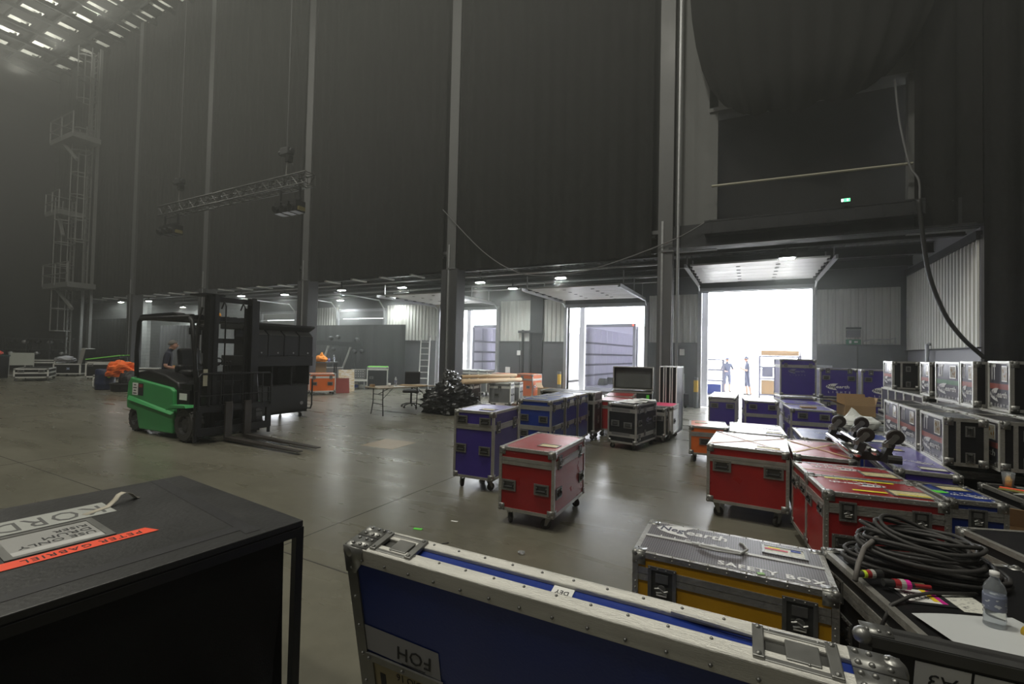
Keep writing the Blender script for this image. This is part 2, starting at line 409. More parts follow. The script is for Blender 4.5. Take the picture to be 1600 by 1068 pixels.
# dock canopy: fluted deck, cross beams, joists
deck = MB().box((-15.6, 14.7, 4.98), (48.6, 4.9, 0.1)).build('roof_canopy', mat('canopy_deck', (0.1, 0.103, 0.105), 0.6, 0.1, 0.15, 2), kind='structure')
for i in range(100):
    x = 3.8 - 0.29 * i
    MB().box((x, 14.7, 4.9), (0.11, 4.8, 0.06)).build('deck_rib', MIDSTEEL, deck)
for yy, zz in ((13.0, 4.6), (14.9, 4.62), (16.55, 4.6)):
    MB().box((-15.6, yy, zz + 0.13), (48.4, 0.16, 0.02)).box((-15.6, yy, zz), (48.4, 0.02, 0.26)).box((-15.6, yy, zz - 0.13), (48.4, 0.16, 0.02)).build('cross_beam', DARKSTEEL, deck)
jst = mat('joist_lit', (0.62, 0.62, 0.58), 0.5, 0, 0.1, 3)  # pale tone stands for daylight caught on the joist ends
for i in range(19):
    MB().box((-9.25 - 1.45 * i, 13.0, 4.44), (0.1, 0.75, 0.05)).build('joist_end', jst, deck)

# service pipes and cable trays under the canopy
for yy, zz, r in ((13.7, 4.42, 0.035), (15.6, 4.4, 0.05), (16.2, 4.3, 0.03)):
    t = MB().cyl((-32, yy, zz), (-2.3, yy, zz), r, 8)
    t.build('service_pipe', GALV, deck)

# columns in front of the dock
def column(x, y=12.3, w=0.62, dpt=0.46, z=19.1):
    c = MB(); up = 0.34 if w > 0.5 else w
    c.box((x + 0.04, y, z / 2), (up, 0.04, z)).box((x + 0.04, y - dpt / 2 + 0.02, z / 2), (up, 0.04, z)).box((x + 0.04, y, z / 2), (0.05, dpt - 0.04, z))
    c = c.build('column', mat('column_paint', (0.085, 0.087, 0.088), 0.5, 0.05, 0.15, 1.2), kind='structure')
    if w > 0.5:
        cas = mat('column_casing', (0.036, 0.037, 0.04), 0.55, 0.05, 0.15, 1.2)
        MB().box((x - w / 2 + 0.1, y - 0.02, 2.2), (0.2, dpt, 4.4)).build('casing_panel', cas, c); MB().box((x + w / 2 - 0.13, y - 0.02, 2.2), (0.26, dpt, 4.4)).build('casing_panel', cas, c)
    MB().box((x - 0.03, y - dpt / 2 - 0.005, 2.6), (0.05, 0.03, 5.2)).build('edge_guard', GALV, c)
    MB().box((x + 0.1, y - dpt / 2 - 0.02, 4.42), (0.3, 0.04, 0.05)).build('splice_plate', MIDSTEEL, c)
    return c
for x in (-8.62, -15.6, -22.5, -29.2): column(x)
column(-1.98, w=0.36)
column(4.2, 12.6, 0.3, 0.3, 4.6)
p = MB().cyl((-1.62, 12.02, 0.0), (-1.62, 12.02, 19), 0.035, 8).build('conduit_riser', GALV)
tag(p, 'thin galvanised conduit running up beside the dark column next to the big open door', 'pipe')

# lintels and upper wall over the right-hand bay
UPW = mat('upper_wall_grey', (0.125, 0.128, 0.125), 0.7, 0, 0.1, 1)
wu = MB()
wu.box((-1.25, 12.45, 11.8), (1.0, 0.2, 14.7)).box((3.6, 12.45, 11.8), (1.3, 0.2, 14.7)).box((1.05, 12.45, 13.5), (4.0, 0.2, 11.2)).box((1.05, 12.6, 7.95), (4.0, 0.6, 0.1))
wu.build('wall_upper', UPW, kind='structure')
lint = MB().box((1.1, 12.33, 4.76), (5.9, 0.34, 0.6)).box((1.1, 12.12, 4.49), (5.9, 0.12, 0.05)).build('trim_1', DARKSTEEL, kind='structure')
ledge = MB().box((1.05, 11.98, 5.02), (4.1, 0.3, 0.04)).box((1.05, 11.98, 4.74), (4.1, 0.3, 0.04)).box((1.05, 12.12, 4.88), (4.1, 0.03, 0.28))
ledge.box((1.05, 11.85, 4.88), (4.1, 0.02, 0.25))
for i in range(9): ledge.box((-0.85 + 0.47 * i, 11.84, 4.88), (0.04, 0.02, 0.28))
ledge.build('trim_2', DARKSTEEL, kind='structure')
MB().box((1.0, 12.9, 6.9), (4.3, 0.1, 4.4)).build('wall_recess', BLACKWALL, kind='structure')
for a, b in ((-22.5, -1.7), (-40, -22.5)):
    MB().box(((a + b) / 2, 12.62, 11.85), (b - a, 0.16, 14.7)).build('wall_upper', BLACKWALL, kind='structure')
MB().box((6.6, 12.62, 9.5), (4.8, 0.16, 19)).build('wall_upper', BLACKWALL, kind='structure')

# black drapes hanging between the columns
def drape(x0, x1, z0, z1, y, seed, amp=0.05, pitch=0.42, hem=0.0):
    r = random.Random(seed); mb = MB(); n = int((x1 - x0) / 0.07); rows = 5; vs = []
    ph = [r.uniform(0, 6.3) for _ in range(4)]
    for j in range(rows + 1):
        v = j / rows
        for i in range(n + 1):
            x = x0 + (x1 - x0) * i / n
            a = amp * (0.55 + 0.45 * sin(x * 1.1 + ph[0]) ** 2) * (1.1 - 0.5 * v)
            yy = y + a * sin(2 * pi * x / pitch + ph[1] + 0.9 * sin(x * 0.8 + ph[2])) + 0.4 * a * sin(2 * pi * x / (pitch * 0.37) + ph[3])
            z = z0 + (z1 - z0) * v
            if j == 0: z += hem * (0.5 + 0.5 * sin(x * 1.7 + ph[2]))
            vs.append((x, yy, z))
    w = n + 1
    mb.add(vs, [(j * w + i, j * w + i + 1, (j + 1) * w + i + 1, (j + 1) * w + i) for j in range(rows) for i in range(n)])
    return mb
bays = [(-8.35, -2.3, 'between the two columns nearest the big door'), (-15.3, -8.95, 'above the folding table and ladder bay'), (-22.2, -15.9, 'above the black speaker stack'),
        (-28.9, -22.8, 'above and behind the green forklift'), (-39.8, -29.5, 'at the caged ladder end of the wall')]
for k, (a, b, wh) in enumerate(bays):
    o = drape(a, b, 4.36, 19.0, 12.16, k + 3, 0.05).build('stage_drape', CLOTH, smooth=True)
    tag(o, 'tall black stage drape ' + wh, 'curtain')
o = drape(4.03, 8.9, 0.02, 19.0, 12.0, 31, 0.09, 0.5).build('stage_drape', CLOTH, smooth=True)
tag(o, 'floor-length black drape beside the clad dock side wall', 'curtain')
o = drape(-35.7, -30.5, 0.02, 3.2, 12.75, 41, 0.04).build('masking_drape', CLOTH, smooth=True)
tag(o, 'low black masking drape under the pale block wall', 'curtain')
o = drape(-20.6, -14.2, 0.02, 2.95, 16.5, 42, 0.02, 0.6, 0.02).build('masking_drape', mat('black_mask_cloth', (0.03, 0.031, 0.034), 0.85, 0, 0.15, 1.2), smooth=True)
tag(o, 'black masking drape in front of the closed shutter, behind the lamp stands', 'curtain')
o = drape(-31.6, -27.4, 0.02, 2.9, 14.6, 43, 0.08, 0.35).build('masking_drape', mat('grey_cloth', (0.05, 0.05, 0.052), 0.85, 0, 0.2, 1.5), smooth=True)
tag(o, 'grey drape hanging in folds behind the standing man', 'curtain')

o = drape(2.98, 4.0, 4.5, 19.0, 12.1, 33, 0.06, 0.5).build('stage_drape', CLOTH, smooth=True)
tag(o, 'narrow black drape above the lintel, right next to the dark recess', 'curtain')
# big swagged drape bag high over the right bay
mb = MB(); n = 40; rows = 14; vs = []
for j in range(rows + 1):
    v = j / rows
    for i in range(n + 1):
        u = i / n
        xl = -1.42 + 0.75 * max(0, 1 - v * 2.2) ** 2.2; xr = 3.6 - 1.0 * max(0, 1 - v * 2.2) ** 2.0
        x = xl + (xr - xl) * u
        zb = 7.28 + 0.55 * (2 * u - 1) ** 4 + 0.08 * sin(u * 23) * (1 - abs(2 * u - 1))
        z = zb + (19.0 - zb) * v ** 1.3
        belly = 0.55 * (1 - abs(2 * u - 1) ** 3) * max(0, 1 - v * 1.4)
        if j == 0: belly *= 0.15
        vs.append((x, 11.75 - belly + 0.05 * sin(u * 60 + v * 3) + 0.03 * sin(u * 141), z))
w = n + 1
mb.add(vs, [(j * w + i, j * w + i + 1, (j + 1) * w + i + 1, (j + 1) * w + i) for j in range(rows) for i in range(n)])
o = mb.build('swag_drape', CLOTH, smooth=True)
tag(o, 'huge black drape gathered up into a bulging swag high over the right bay', 'curtain')
# ------------------------------------------------------------------ flight case kit
def corner_mesh():
    mb = MB(); mb.sph((-0.012, -0.012, -0.012), 0.0215, 8, 6)
    t = 0.003
    mb.box((-0.035, -0.035, 0.002), (0.068, 0.068, t)).box((-0.035, 0.002, -0.035), (0.068, t, 0.068)).box((0.002, -0.035, -0.035), (t, 0.068, 0.068))
    for p in ((-0.056, -0.02, 0.004), (-0.02, -0.056, 0.004)): mb.sph(p, 0.005, 6, 4); mb.sph((p[0], p[2], p[1]), 0.005, 6, 4); mb.sph((p[2], p[0], p[1]), 0.005, 6, 4)
    return mb.mesh('corner', STEEL, True)
CORNER = corner_mesh()
def ring(mb, w, h, t, n0, n1):
    """flat rectangular rim of width t around a w x h opening, between heights n0 and n1"""
    mb.box((0, h / 2 + t / 2, (n0 + n1) / 2), (w + 2 * t, t, n1 - n0)).box((0, -h / 2 - t / 2, (n0 + n1) / 2), (w + 2 * t, t, n1 - n0))
    mb.box((w / 2 + t / 2, 0, (n0 + n1) / 2), (t, h, n1 - n0)).box((-w / 2 - t / 2, 0, (n0 + n1) / 2), (t, h, n1 - n0))
def rivets(mb, w, h, n, r=0.004):
    for i in range(n):
        u = -w / 2 + w * i / (n - 1)
        mb.sph((u, h / 2, 0.005), r, 5, 4); mb.sph((u, -h / 2, 0.005), r, 5, 4)
def latch_meshes():
    a = MB(); ring(a, 0.085, 0.12, 0.014, -0.004, 0.005); rivets(a, 0.1, 0.134, 4)
    a.cur = 1; a.box((0, 0, -0.004), (0.086, 0.121, 0.006))
    a.cur = 0
    a.box((0, 0.03, 0.002), (0.05, 0.035, 0.008)).cyl((0, -0.012, 0), (0, -0.012, 0.012), 0.017, 10)
    a.tube([(-0.026, -0.014, 0.012), (-0.01, -0.008, 0.015), (0.01, -0.02, 0.015), (0.026, -0.014, 0.012)], 0.005, 6)
    b = MB(); b.tube([(-0.02, -0.028, 0.01), (0, -0.022, 0.014), (0.02, -0.028, 0.01), (0.02, -0.036, 0.01), (-0.02, -0.036, 0.01)], 0.004, 5, closed=True)
    return a.mesh('latch', [STEEL, DISH]), b.mesh('wing', ALU_BRIGHT)
LATCH, WING = latch_meshes()
def handle_meshes():
    a = MB(); ring(a, 0.125, 0.075, 0.017, -0.004, 0.005); rivets(a, 0.146, 0.094, 5)
    a.cur = 1; a.box((0, 0, -0.006), (0.126, 0.076, 0.006))
    a.cur = 0; a.box((-0.054, 0.0, 0.0), (0.012, 0.05, 0.012)).box((0.054, 0, 0), (0.012, 0.05, 0.012))
    b = MB(); b.tube([(-0.05, 0.012, 0.005), (-0.045, -0.014, 0.012), (0.045, -0.014, 0.012), (0.05, 0.012, 0.005)], 0.009, 6)
    return a.mesh('handle', [STEEL, DISH]), b.mesh('grip', RUBBER)
HANDLE, GRIP = handle_meshes()
def caster_meshes(hh):
    r = min(0.05, hh * 0.4)
    a = MB(); a.box((0, 0, -0.004), (0.1, 0.085, 0.008)).cyl((0, 0, -0.008), (0, 0, -0.03), 0.032, 10)
    for s in (-1, 1): a.prism([(-0.03, -0.025), (0.03, -0.025), (0.04, -hh + r - 0.012), (0.015, -hh + r - 0.012)], s * 0.024 - 0.002, s * 0.024 + 0.002)
    a.cyl((0.024, -0.032, -hh + r), (0.024, 0.032, -hh + r), 0.007, 8)
    b = MB(); b.lathe([(r * 0.5, -0.018), (r * 0.9, -0.018), (r, -0.012), (r, 0.012), (r * 0.9, 0.018), (r * 0.5, 0.018)], (0.024, 0, -hh + r), 16, 'y')
    return a.mesh('caster', STEEL), b.mesh('wheel', TYRE, False)
_CAST = {}
def FT(face, w, d, h, u=0.0, v=0.0, off=0.0):
    R_ = {'f': Matrix(((1, 0, 0), (0, 0, -1), (0, 1, 0))), 'b': Matrix(((-1, 0, 0), (0, 0, 1), (0, 1, 0))),
          'r': Matrix(((0, 0, 1), (1, 0, 0), (0, 1, 0))), 'l': Matrix(((0, 0, -1), (-1, 0, 0), (0, 1, 0))), 't': Matrix.Identity(3)}[face]
    n0 = {'f': d / 2, 'b': d / 2, 'r': w / 2, 'l': w / 2, 't': h}[face] + off
    m = R_.to_4x4(); m.translation = R_ @ Vector((u, v, n0))
    return m
def on(face, me, parent, dims, u, v, off=0.004, sc=1.0, rot=0.0, name=None):
    o = put(name or me.name, me, parent)
    m = FT(face, *dims, u, v, off) @ Matrix.Rotation(rot, 4, 'Z')
    if not isinstance(sc, (tuple, list)): sc = (sc, sc, 1)
    if len(sc) < 3: sc = (sc[0], sc[1], 1)
    m = m @ Matrix.Diagonal((sc[0], sc[1], sc[2], 1))
    o.matrix_local = m
    return o

def logo_mesh(swoosh, ink, name):
    """white crescent swoosh, with the first word dark inside it, the second word light after it and a spaced word below"""
    mb = MB()
    top = [(-0.5, 0.03), (-0.44, 0.1), (-0.33, 0.15), (-0.2, 0.175), (-0.02, 0.18)]
    inner = [(-0.1, 0.12), (-0.14, 0.04), (-0.12, -0.05), (-0.06, -0.12)]
    bot = [(-0.2, -0.1), (-0.33, -0.075), (-0.44, -0.03)]
    poly = top + inner + bot
    mb.prism(poly, 0, 0.0008, 'z')
    mb.cur = 1; text_into(mb, 'Neg', 0.17, (-0.29, 0.04, 0.0012), 1.0, sx=1.1, shear=0.12, bold=0.02)
    mb.cur = 0; text_into(mb, 'earth', 0.19, (0.16, 0.035, 0), 1.0, sx=1.3, shear=0.12, bold=0.02)
    for k, ch in enumerate('LIGHTS'): text_into(mb, ch, 0.12, (-0.38 + 0.16 * k, -0.21, 0), bold=0.015)
    return mb.mesh(name, [swoosh, ink])
DARKPURPLE = mat('dark_logo_ink', (0.02, 0.02, 0.05), 0.4, 0, 0)
LOGO = logo_mesh(WHITE_INK, DARKPURPLE, 'logo')
LOGO_FAINT = logo_mesh(mat('faded_print', (0.2, 0.2, 0.28), 0.45, 0, 0), DARKPURPLE, 'logo')
doc = MB(); ring(doc, 0.2, 0.13, 0.014, 0, 0.006); rivets(doc, 0.214, 0.144, 4, 0.003)
doc.cur = 1; doc.box((0, 0, 0.001), (0.2, 0.13, 0.002))
YELLOWFORM = print_mat('yellowed_form', (0.62, 0.56, 0.33), (0.25, 0.14, 0.05), (40, 120, 1), 0.6)
DOC = doc.mesh('label_dish', [STEEL, FORM]); DOC_Y = doc.mesh('label_dish', [STEEL, YELLOWFORM])

def case(name, label, x, y, rot, w, d, h, b=0.14, z0=0.0, col='black', group=None, lid=0.16, lid_on=True, bands=(), handles=(), latches=(), casters=True,
         logos=(), docs=(), ew=0.032, faint=False, bright=False, cat='flight case', riv=False, hatch=False):
    t = empty(name, (x, y, z0), radians(rot), label, cat, group)
    dims = (w, d, h); pm_ = PANEL[col]; fm = ALU_BRIGHT if bright else ALU
    zl = h - lid if lid_on else h
    MB().box((0, 0, (b + zl) / 2), (w - 0.01, d - 0.01, zl - b - 0.004)).build('body', pm_, t)
    if lid_on: MB().box((0, 0, (zl + h) / 2), (w - 0.01, d - 0.01, h - zl - 0.002)).build('lid', pm_, t)
    def edges_(z_lo, z_hi, nm):
        f = MB(); e = ew
        for sx in (-1, 1):
            for sy in (-1, 1): f.box((sx * (w / 2 - e / 2 + 0.002), sy * (d / 2 - e / 2 + 0.002), (z_lo + z_hi) / 2), (e, e, z_hi - z_lo))
        return f
    f = edges_(b, zl - 0.001, 'frame'); e = ew
    for sy in (-1, 1): f.box((0, sy * (d / 2 - e / 2 + 0.002), b + e / 2 - 0.002), (w - 2 * e, e, e))
    for sx in (-1, 1): f.box((sx * (w / 2 - e / 2 + 0.002), 0, b + e / 2 - 0.002), (e, d - 2 * e, e))
    if riv:
        for k in range(10):
            for sx in (-1, 1): f.sph((sx * (w / 2 - e * 0.5), -d / 2 - 0.002, b + 0.05 + (zl - b - 0.1) * k / 9), 0.005, 5, 4)
    f.build('frame', fm, t)
    g = edges_(zl + 0.001, h + 0.002, 'lid_frame') if lid_on else MB()
    for sy in (-1, 1): g.box((0, sy * (d / 2 - e / 2 + 0.002), h - e / 2 + 0.002), (w - 2 * e, e, e))
    for sx in (-1, 1): g.box((sx * (w / 2 - e / 2 + 0.002), 0, h - e / 2 + 0.002), (e, d - 2 * e, e))
    if riv:
        k = int(w / 0.09)
        for i in range(k + 1):
            u = -w / 2 + 0.03 + (w - 0.06) * i / k
            g.sph((u, -d / 2 - 0.002, h - e * 0.5), 0.005, 5, 4); g.sph((u, -d / 2 + e * 0.4, h + 0.002), 0.005, 5, 4); g.sph((u, d / 2 - e * 0.4, h + 0.002), 0.005, 5, 4)
    g.build('lid_frame', fm, t)
    zb = ([zl] if lid_on else []) + list(bands)
    for z in zb:
        q = MB()
        for s, hgt in ((0.019, 0.035), (-0.019, 0.035)):
            for sy in (-1, 1): q.box((0, sy * (d / 2 - 0.004), z + s), (w - 2 * e, 0.012, hgt))
            for sx in (-1, 1): q.box((sx * (w / 2 - 0.004), 0, z + s), (0.012, d - 2 * e, hgt))
        q.build('band', fm, t)
    for sx in (-1, 1):
        for sy in (-1, 1):
            for z, sz in ((h, 1), (b, -1)):
                c = put('ball_corner', CORNER, t); c.location = (sx * (w / 2), sy * (d / 2), z); c.scale = (sx, sy, sz)
    for spec in handles:
        fc, u, v = spec[:3]; s = spec[3] if len(spec) > 3 else 1.0; r = spec[4] if len(spec) > 4 else 0
        hn = on(fc, HANDLE, t, dims, u, v, 0.002, s, radians(r)); gr = put('grip', GRIP, hn)
    for spec in latches:
        fc, u, v = spec[:3]; s = spec[3] if len(spec) > 3 else 1.0
        ln = on(fc, LATCH, t, dims, u, v, 0.004, s); put('wing', WING, ln)
    for spec in docs:
        fc, u, v, s, r = spec[:5]
        on(fc, DOC_Y if len(spec) > 5 else DOC, t, dims, u, v, 0.0, s, radians(r))
    for fc, u, v, s, r in logos:
        lg = on(fc, LOGO_FAINT if faint else LOGO, t, dims, u, v, -0.0035 if fc != 't' else 0.001, s, radians(r), 'printed_logo'); lg['kind'] = 'stuff'
    if casters:
        k = round(b, 3)
        if k not in _CAST: _CAST[k] = caster_meshes(b)
        cm, wm = _CAST[k]
        for sx in (-1, 1):
            for sy in (-1, 1):
                c = put('caster', cm, t); c.location = (sx * (w / 2 - 0.09), sy * (d / 2 - 0.09), b); c.rotation_euler = (0, 0, RND.uniform(-2.8, 2.8))
                put('wheel', wm, c)
    return t
def strip(name, t, face, dims, u, v, w, h, m, rot=0.0, off=0.0015):
    o = MB().box((0, 0, 0.0008), (w, h, 0.0016)).build(name, m, t)
    o.matrix_local = FT(face, *dims, u, v, off) @ Matrix.Rotation(radians(rot), 4, 'Z')
    return o
MASKING = mat('masking_tape', (0.62, 0.44, 0.2), 0.6, 0, 0.08, 15)
YTAPE = mat('yellow_tape', (0.8, 0.72, 0.03), 0.5, 0, 0.05, 10)
GTAPE = mat('green_tape', (0.12, 0.7, 0.06), 0.5, 0, 0.08, 10)

# ---- the cases
D = (0.607, 0.98, 0.78)
t = case('flight_case', 'red wheeled flight case alone on the floor in front of the tall purple one', -1.99, 4.66, 1, *D, 0.14, col='red', lid=0.135,
     handles=[('f', -0.19, 0.4), ('f', 0.17, 0.4), ('r', -0.36, 0.36), ('r', 0.36, 0.36)], latches=[('r', -0.34, 0.66, 0.9), ('r', 0.3, 0.66, 0.9)], docs=[('t', 0.13, -0.2, 0.95, 0, 1)], riv=True)
strip('perforated_strip', t, 'r', D, 0, 0.655, 0.5, 0.03, GALV, off=0.008)
D = (0.57, 0.78, 1.0)
case('flight_case', 'tall purple wheeled flight case behind the lone red one', -3.12, 5.33, 3.7, *D, 0.15, col='purple', lid=0.2,
     handles=[('f', -0.17, 0.88), ('f', 0.16, 0.87), ('f', -0.18, 0.52), ('f', 0.16, 0.51)], latches=[('r', -0.26, 0.8), ('r', 0.25, 0.8)], docs=[('t', 0.1, -0.18, 0.9, 0, 1)])
for k, (yy, lab) in enumerate([(7.2, 'blue two-tier flight case nearest to the camera in the row of three blue ones'), (7.86, 'middle blue flight case in the row of three, white label on its side'), (8.52, 'last blue flight case of the row of three, next to the tall black one')]):
    D = (0.58, 0.64, 0.98)
    c = case('flight_case', lab, -3.14, yy, 1.5, *D, 0.14, col='blue', lid=0.13, bands=[0.52], group='row of three blue cases',
         handles=[('f', -0.19, 0.68), ('f', 0.15, 0.67), ('f', -0.19, 0.42), ('f', 0.15, 0.42)], latches=[('r', -0.2, 0.85, 0.8), ('r', 0.2, 0.85, 0.8), ('r', -0.2, 0.5, 0.8), ('r', 0.2, 0.5, 0.8)], docs=[('t', -0.05, 0.0, 1.2, 10)])
    if k: strip('paper_label', c, 'r', D, -0.02, 0.9, 0.2, 0.06, PAPER, off=0.006)
case('flight_case', 'tall wide black flight case standing behind the blue row', -3.39, 9.3, 1, 1.2, 0.57, 0.97, 0.14, col='black', lid=0.2, handles=[('f', 0.42, 0.55), ('f', -0.3, 0.55)], latches=[('r', 0, 0.7), ('r', 0, 0.4)])
D = (0.66, 1.2, 0.775)
case('flight_case', 'faded red flight case under the papers, next to the rounded black one', -2.6, 10.14, 6, *(0.66, 0.98, 0.775), 0.14, col='red', lid=0.14, group='two red cases by the column', handles=[('f', 0.1, 0.5)])
case('flight_case', 'second red flight case, directly in front of the open-lidded case', -2.78, 11.15, 8, 0.66, 1.04, 0.79, 0.14, col='red', lid=0.14, group='two red cases by the column', handles=[('f', 0.1, 0.5)])
D = (0.568, 1.0, 0.847)
t = case('flight_case', 'black wheeled rack case with chamfered end and papers lying on top', -2.0, 8.98, -10.5, *D, 0.12, col='black', lid=0.12, bands=[0.27], handles=[('f', -0.13, 0.48), ('f', 0.12, 0.46), ('r', -0.33, 0.5), ('r', 0.38, 0.52)],
     latches=[('r', -0.36, 0.74, 0.8), ('r', 0.38, 0.74, 0.8), ('r', -0.36, 0.24, 0.8), ('r', 0.38, 0.26, 0.8), ('r', -0.1, 0.72, 0.7), ('r', -0.1, 0.3, 0.7)], logos=[('r', 0.12, 0.52, 0.3, 0)], faint=True)
for v in (0.73, 0.29): strip('rub_strip', t, 'f', D, -0.02, v, 0.36, 0.05, STEEL, off=0.002)
case('flight_case', 'small black flight case just behind the rounded rack case', -1.66, 9.74, 0, 0.36, 0.34, 0.7, 0.12, col='black', lid=0.12, handles=[('f', 0.05, 0.5), ('r', 0, 0.5)], latches=[('r', -0.15, 0.6, 0.7), ('r', 0.15, 0.6, 0.7)])
D = (0.5, 0.76, 0.71)
t = case('flight_case', 'white-sided flight case with pink lid beside the dark column', -1.63, 10.3, -1, *D, 0.14, col='white', lid=0.05, handles=[('r', -0.2, 0.4)])
strip('pink_sheet', t, 't', D, 0, 0, 0.44, 0.7, mat('pink_sheet', (0.7, 0.05, 0.16), 0.5, 0, 0.1, 4))
t = empty('flight_case', (-2.7, 12.02, 0), radians(8), 'long black case with its grey-lined lid standing open by the column', 'flight case')
MB().box((0, 0, 0.47), (1.0, 0.5, 0.66)).build('body', PANEL['black'], t)
f = MB(); ring(f, 0.96, 0.46, 0.03, 0.79, 0.83); f.build('frame', ALU, t)
q = MB().box((0, 0.26, 1.15), (0.98, 0.05, 0.58)); q = q.build('lid', PANEL['black'], t)
MB().box((0, 0.225, 1.15), (0.9, 0.02, 0.5)).build('lid_lining', mat('grey_foam', (0.09, 0.095, 0.09), 0.95, 0, 0.15, 20), q)
f = MB(); f.box((0, 0.2, 1.44), (1.0, 0.16, 0.03)).box((0, 0.2, 0.86), (1.0, 0.16, 0.03)).box((-0.5, 0.2, 1.15), (0.03, 0.16, 0.6)).box((0.5, 0.2, 1.15), (0.03, 0.16, 0.6)); f.build('lid_frame', ALU, q)
strip('green_tape', t, 'f', (1.0, 0.5, 0.8), 0.4, 0.66, 0.07, 0.2, GTAPE, off=0.002)
for sx in (-1, 1):
    for sy in (-1, 1):
        c = put('caster', caster_meshes(0.14)[0] if 0.14 not in _CAST else _CAST[0.14][0], t); c.location = (sx * 0.4, sy * 0.16, 0.14)
        put('wheel', _CAST[0.14][1], c)
for k in range(3):
    t = empty('case_lid', (-1.73 + 0.135 * k, 11.1, 0), radians(-4), ['black case lid stood on end, next to the conduit and column', 'middle of three black case lids stood on end beside the column', 'outermost of three black case lids stood on end, bright rim towards the open door'][k], 'case lid', 'three upright case lids')
    MB().box((0, 0, 0.76), (0.09, 0.7, 1.48)).build('panel', PANEL['black'], t)
    f = MB()
    for s in (-1, 1): f.box((s * 0.043, -0.36, 0.76), (0.018, 0.03, 1.52)).box((s * 0.043, 0.36, 0.76), (0.018, 0.03, 1.52)).box((s * 0.043, 0, 1.505), (0.018, 0.72, 0.03)).box((s * 0.043, 0, 0.015), (0.018, 0.72, 0.03))
    f.build('rim', ALU_BRIGHT, t)

# right-hand group, near the big door
D = (0.586, 0.75, 0.605)
case('flight_case', 'small low orange flight case at the edge of the right-hand group', -0.626, 8.54, 6, *D, 0.14, col='orange', lid=0.13, handles=[('f', -0.06, 0.36)], docs=[('t', -0.1, 0.1, 0.9, 0, 1)])
for k in range(4):
    case('flight_case', ['slim purple case with two pale handles, first of the row leading to the open door', 'second slim purple case in the row leading to the open door', 'third slim purple case in the row leading to the open door', 'last slim purple case of the row, nearest to the two men outside'][k],
         -0.58 + 0.01 * k, 12.2 + 0.45 * k, 3, 0.6, 0.4, 0.8, 0.14, col='purple', lid=0.08, group='slim purple cases by the door', handles=[('f', -0.17, 0.6, 1.1), ('f', 0.17, 0.6, 1.1)] if k == 0 else [], latches=[('r', 0, 0.7, 0.7), ('r', 0, 0.4, 0.7)])
case('flight_case', 'purple flight case with grey band between the slim cases and the pair of purple ones', 0.2, 11.5, 4, 0.63, 0.95, 0.84, 0.14, col='purple', lid=0.3, handles=[('f', -0.16, 0.72), ('f', 0.2, 0.72)], latches=[('l', -0.3, 0.6, 0.8), ('l', 0.3, 0.6, 0.8), ('l', -0.3, 0.35, 0.8)])
case('flight_case', 'front purple flight case of the pair, a wooden offcut lying on its lid', 1.0, 10.37, 4, 0.71, 0.92, 0.832, 0.14, col='purple', lid=0.26, group='purple pair', handles=[('f', -0.16, 0.72), ('f', 0.18, 0.71)],
     latches=[('l', -0.3, 0.62), ('l', 0.28, 0.62), ('l', -0.3, 0.38), ('l', 0.28, 0.38)])
case('flight_case', 'rear purple flight case of the pair, nearer to the upright purple case', 0.97, 11.36, 4, 0.71, 0.92, 0.84, 0.14, col='purple', lid=0.26, group='purple pair', latches=[('l', -0.3, 0.6), ('l', 0.28, 0.6)], docs=[('t', 0, 0, 1, 5)])
D = (0.67, 1.02, 0.75)
case('flight_case', 'low purple flight case, flat lid with logo, behind the pale-topped red case', 0.09, 7.4, 2, *D, 0.14, col='purple', lid=0.14, logos=[('t', 0.12, 0.05, 0.35, 180)], docs=[('t', 0.2, -0.32, 0.9, 0, 1)])
D = (0.55, 1.0, 0.745)
case('flight_case', 'low blue flight case wedged between the crossed-tape red case and the purple pair', 0.86, 7.42, 2, *D, 0.14, col='blue', lid=0.14, logos=[('t', 0.1, 0.1, 0.34, 180)])
D = (0.78, 1.04, 0.785)
t = case('flight_case', 'big red flight case whose lid mirrors the white daylight', 0.0, 6.02, -2, *D, 0.165, col='red', lid=0.14, handles=[('f', -0.24, 0.57, 1.15), ('f', 0.25, 0.56, 1.15)], docs=[('t', 0.2, -0.38, 1.1, 0, 1)], riv=True)
strip('masking_tape', t, 't', D, 0, 0, 1.1, 0.022, MASKING, 48); strip('masking_tape', t, 't', D, 0, 0, 1.1, 0.022, MASKING, -52, 0.003)
D = (0.54, 1.08, 0.745)
t = case('flight_case', 'red flight case with a cross of masking tape on its lid', 0.69, 6.2, 0, *D, 0.14, col='red', lid=0.14, riv=True)
strip('masking_tape', t, 't', D, -0.02, 0.02, 0.98, 0.03, MASKING, 60); strip('masking_tape', t, 't', D, -0.02, 0.0, 1.0, 0.03, MASKING, -58, 0.003)
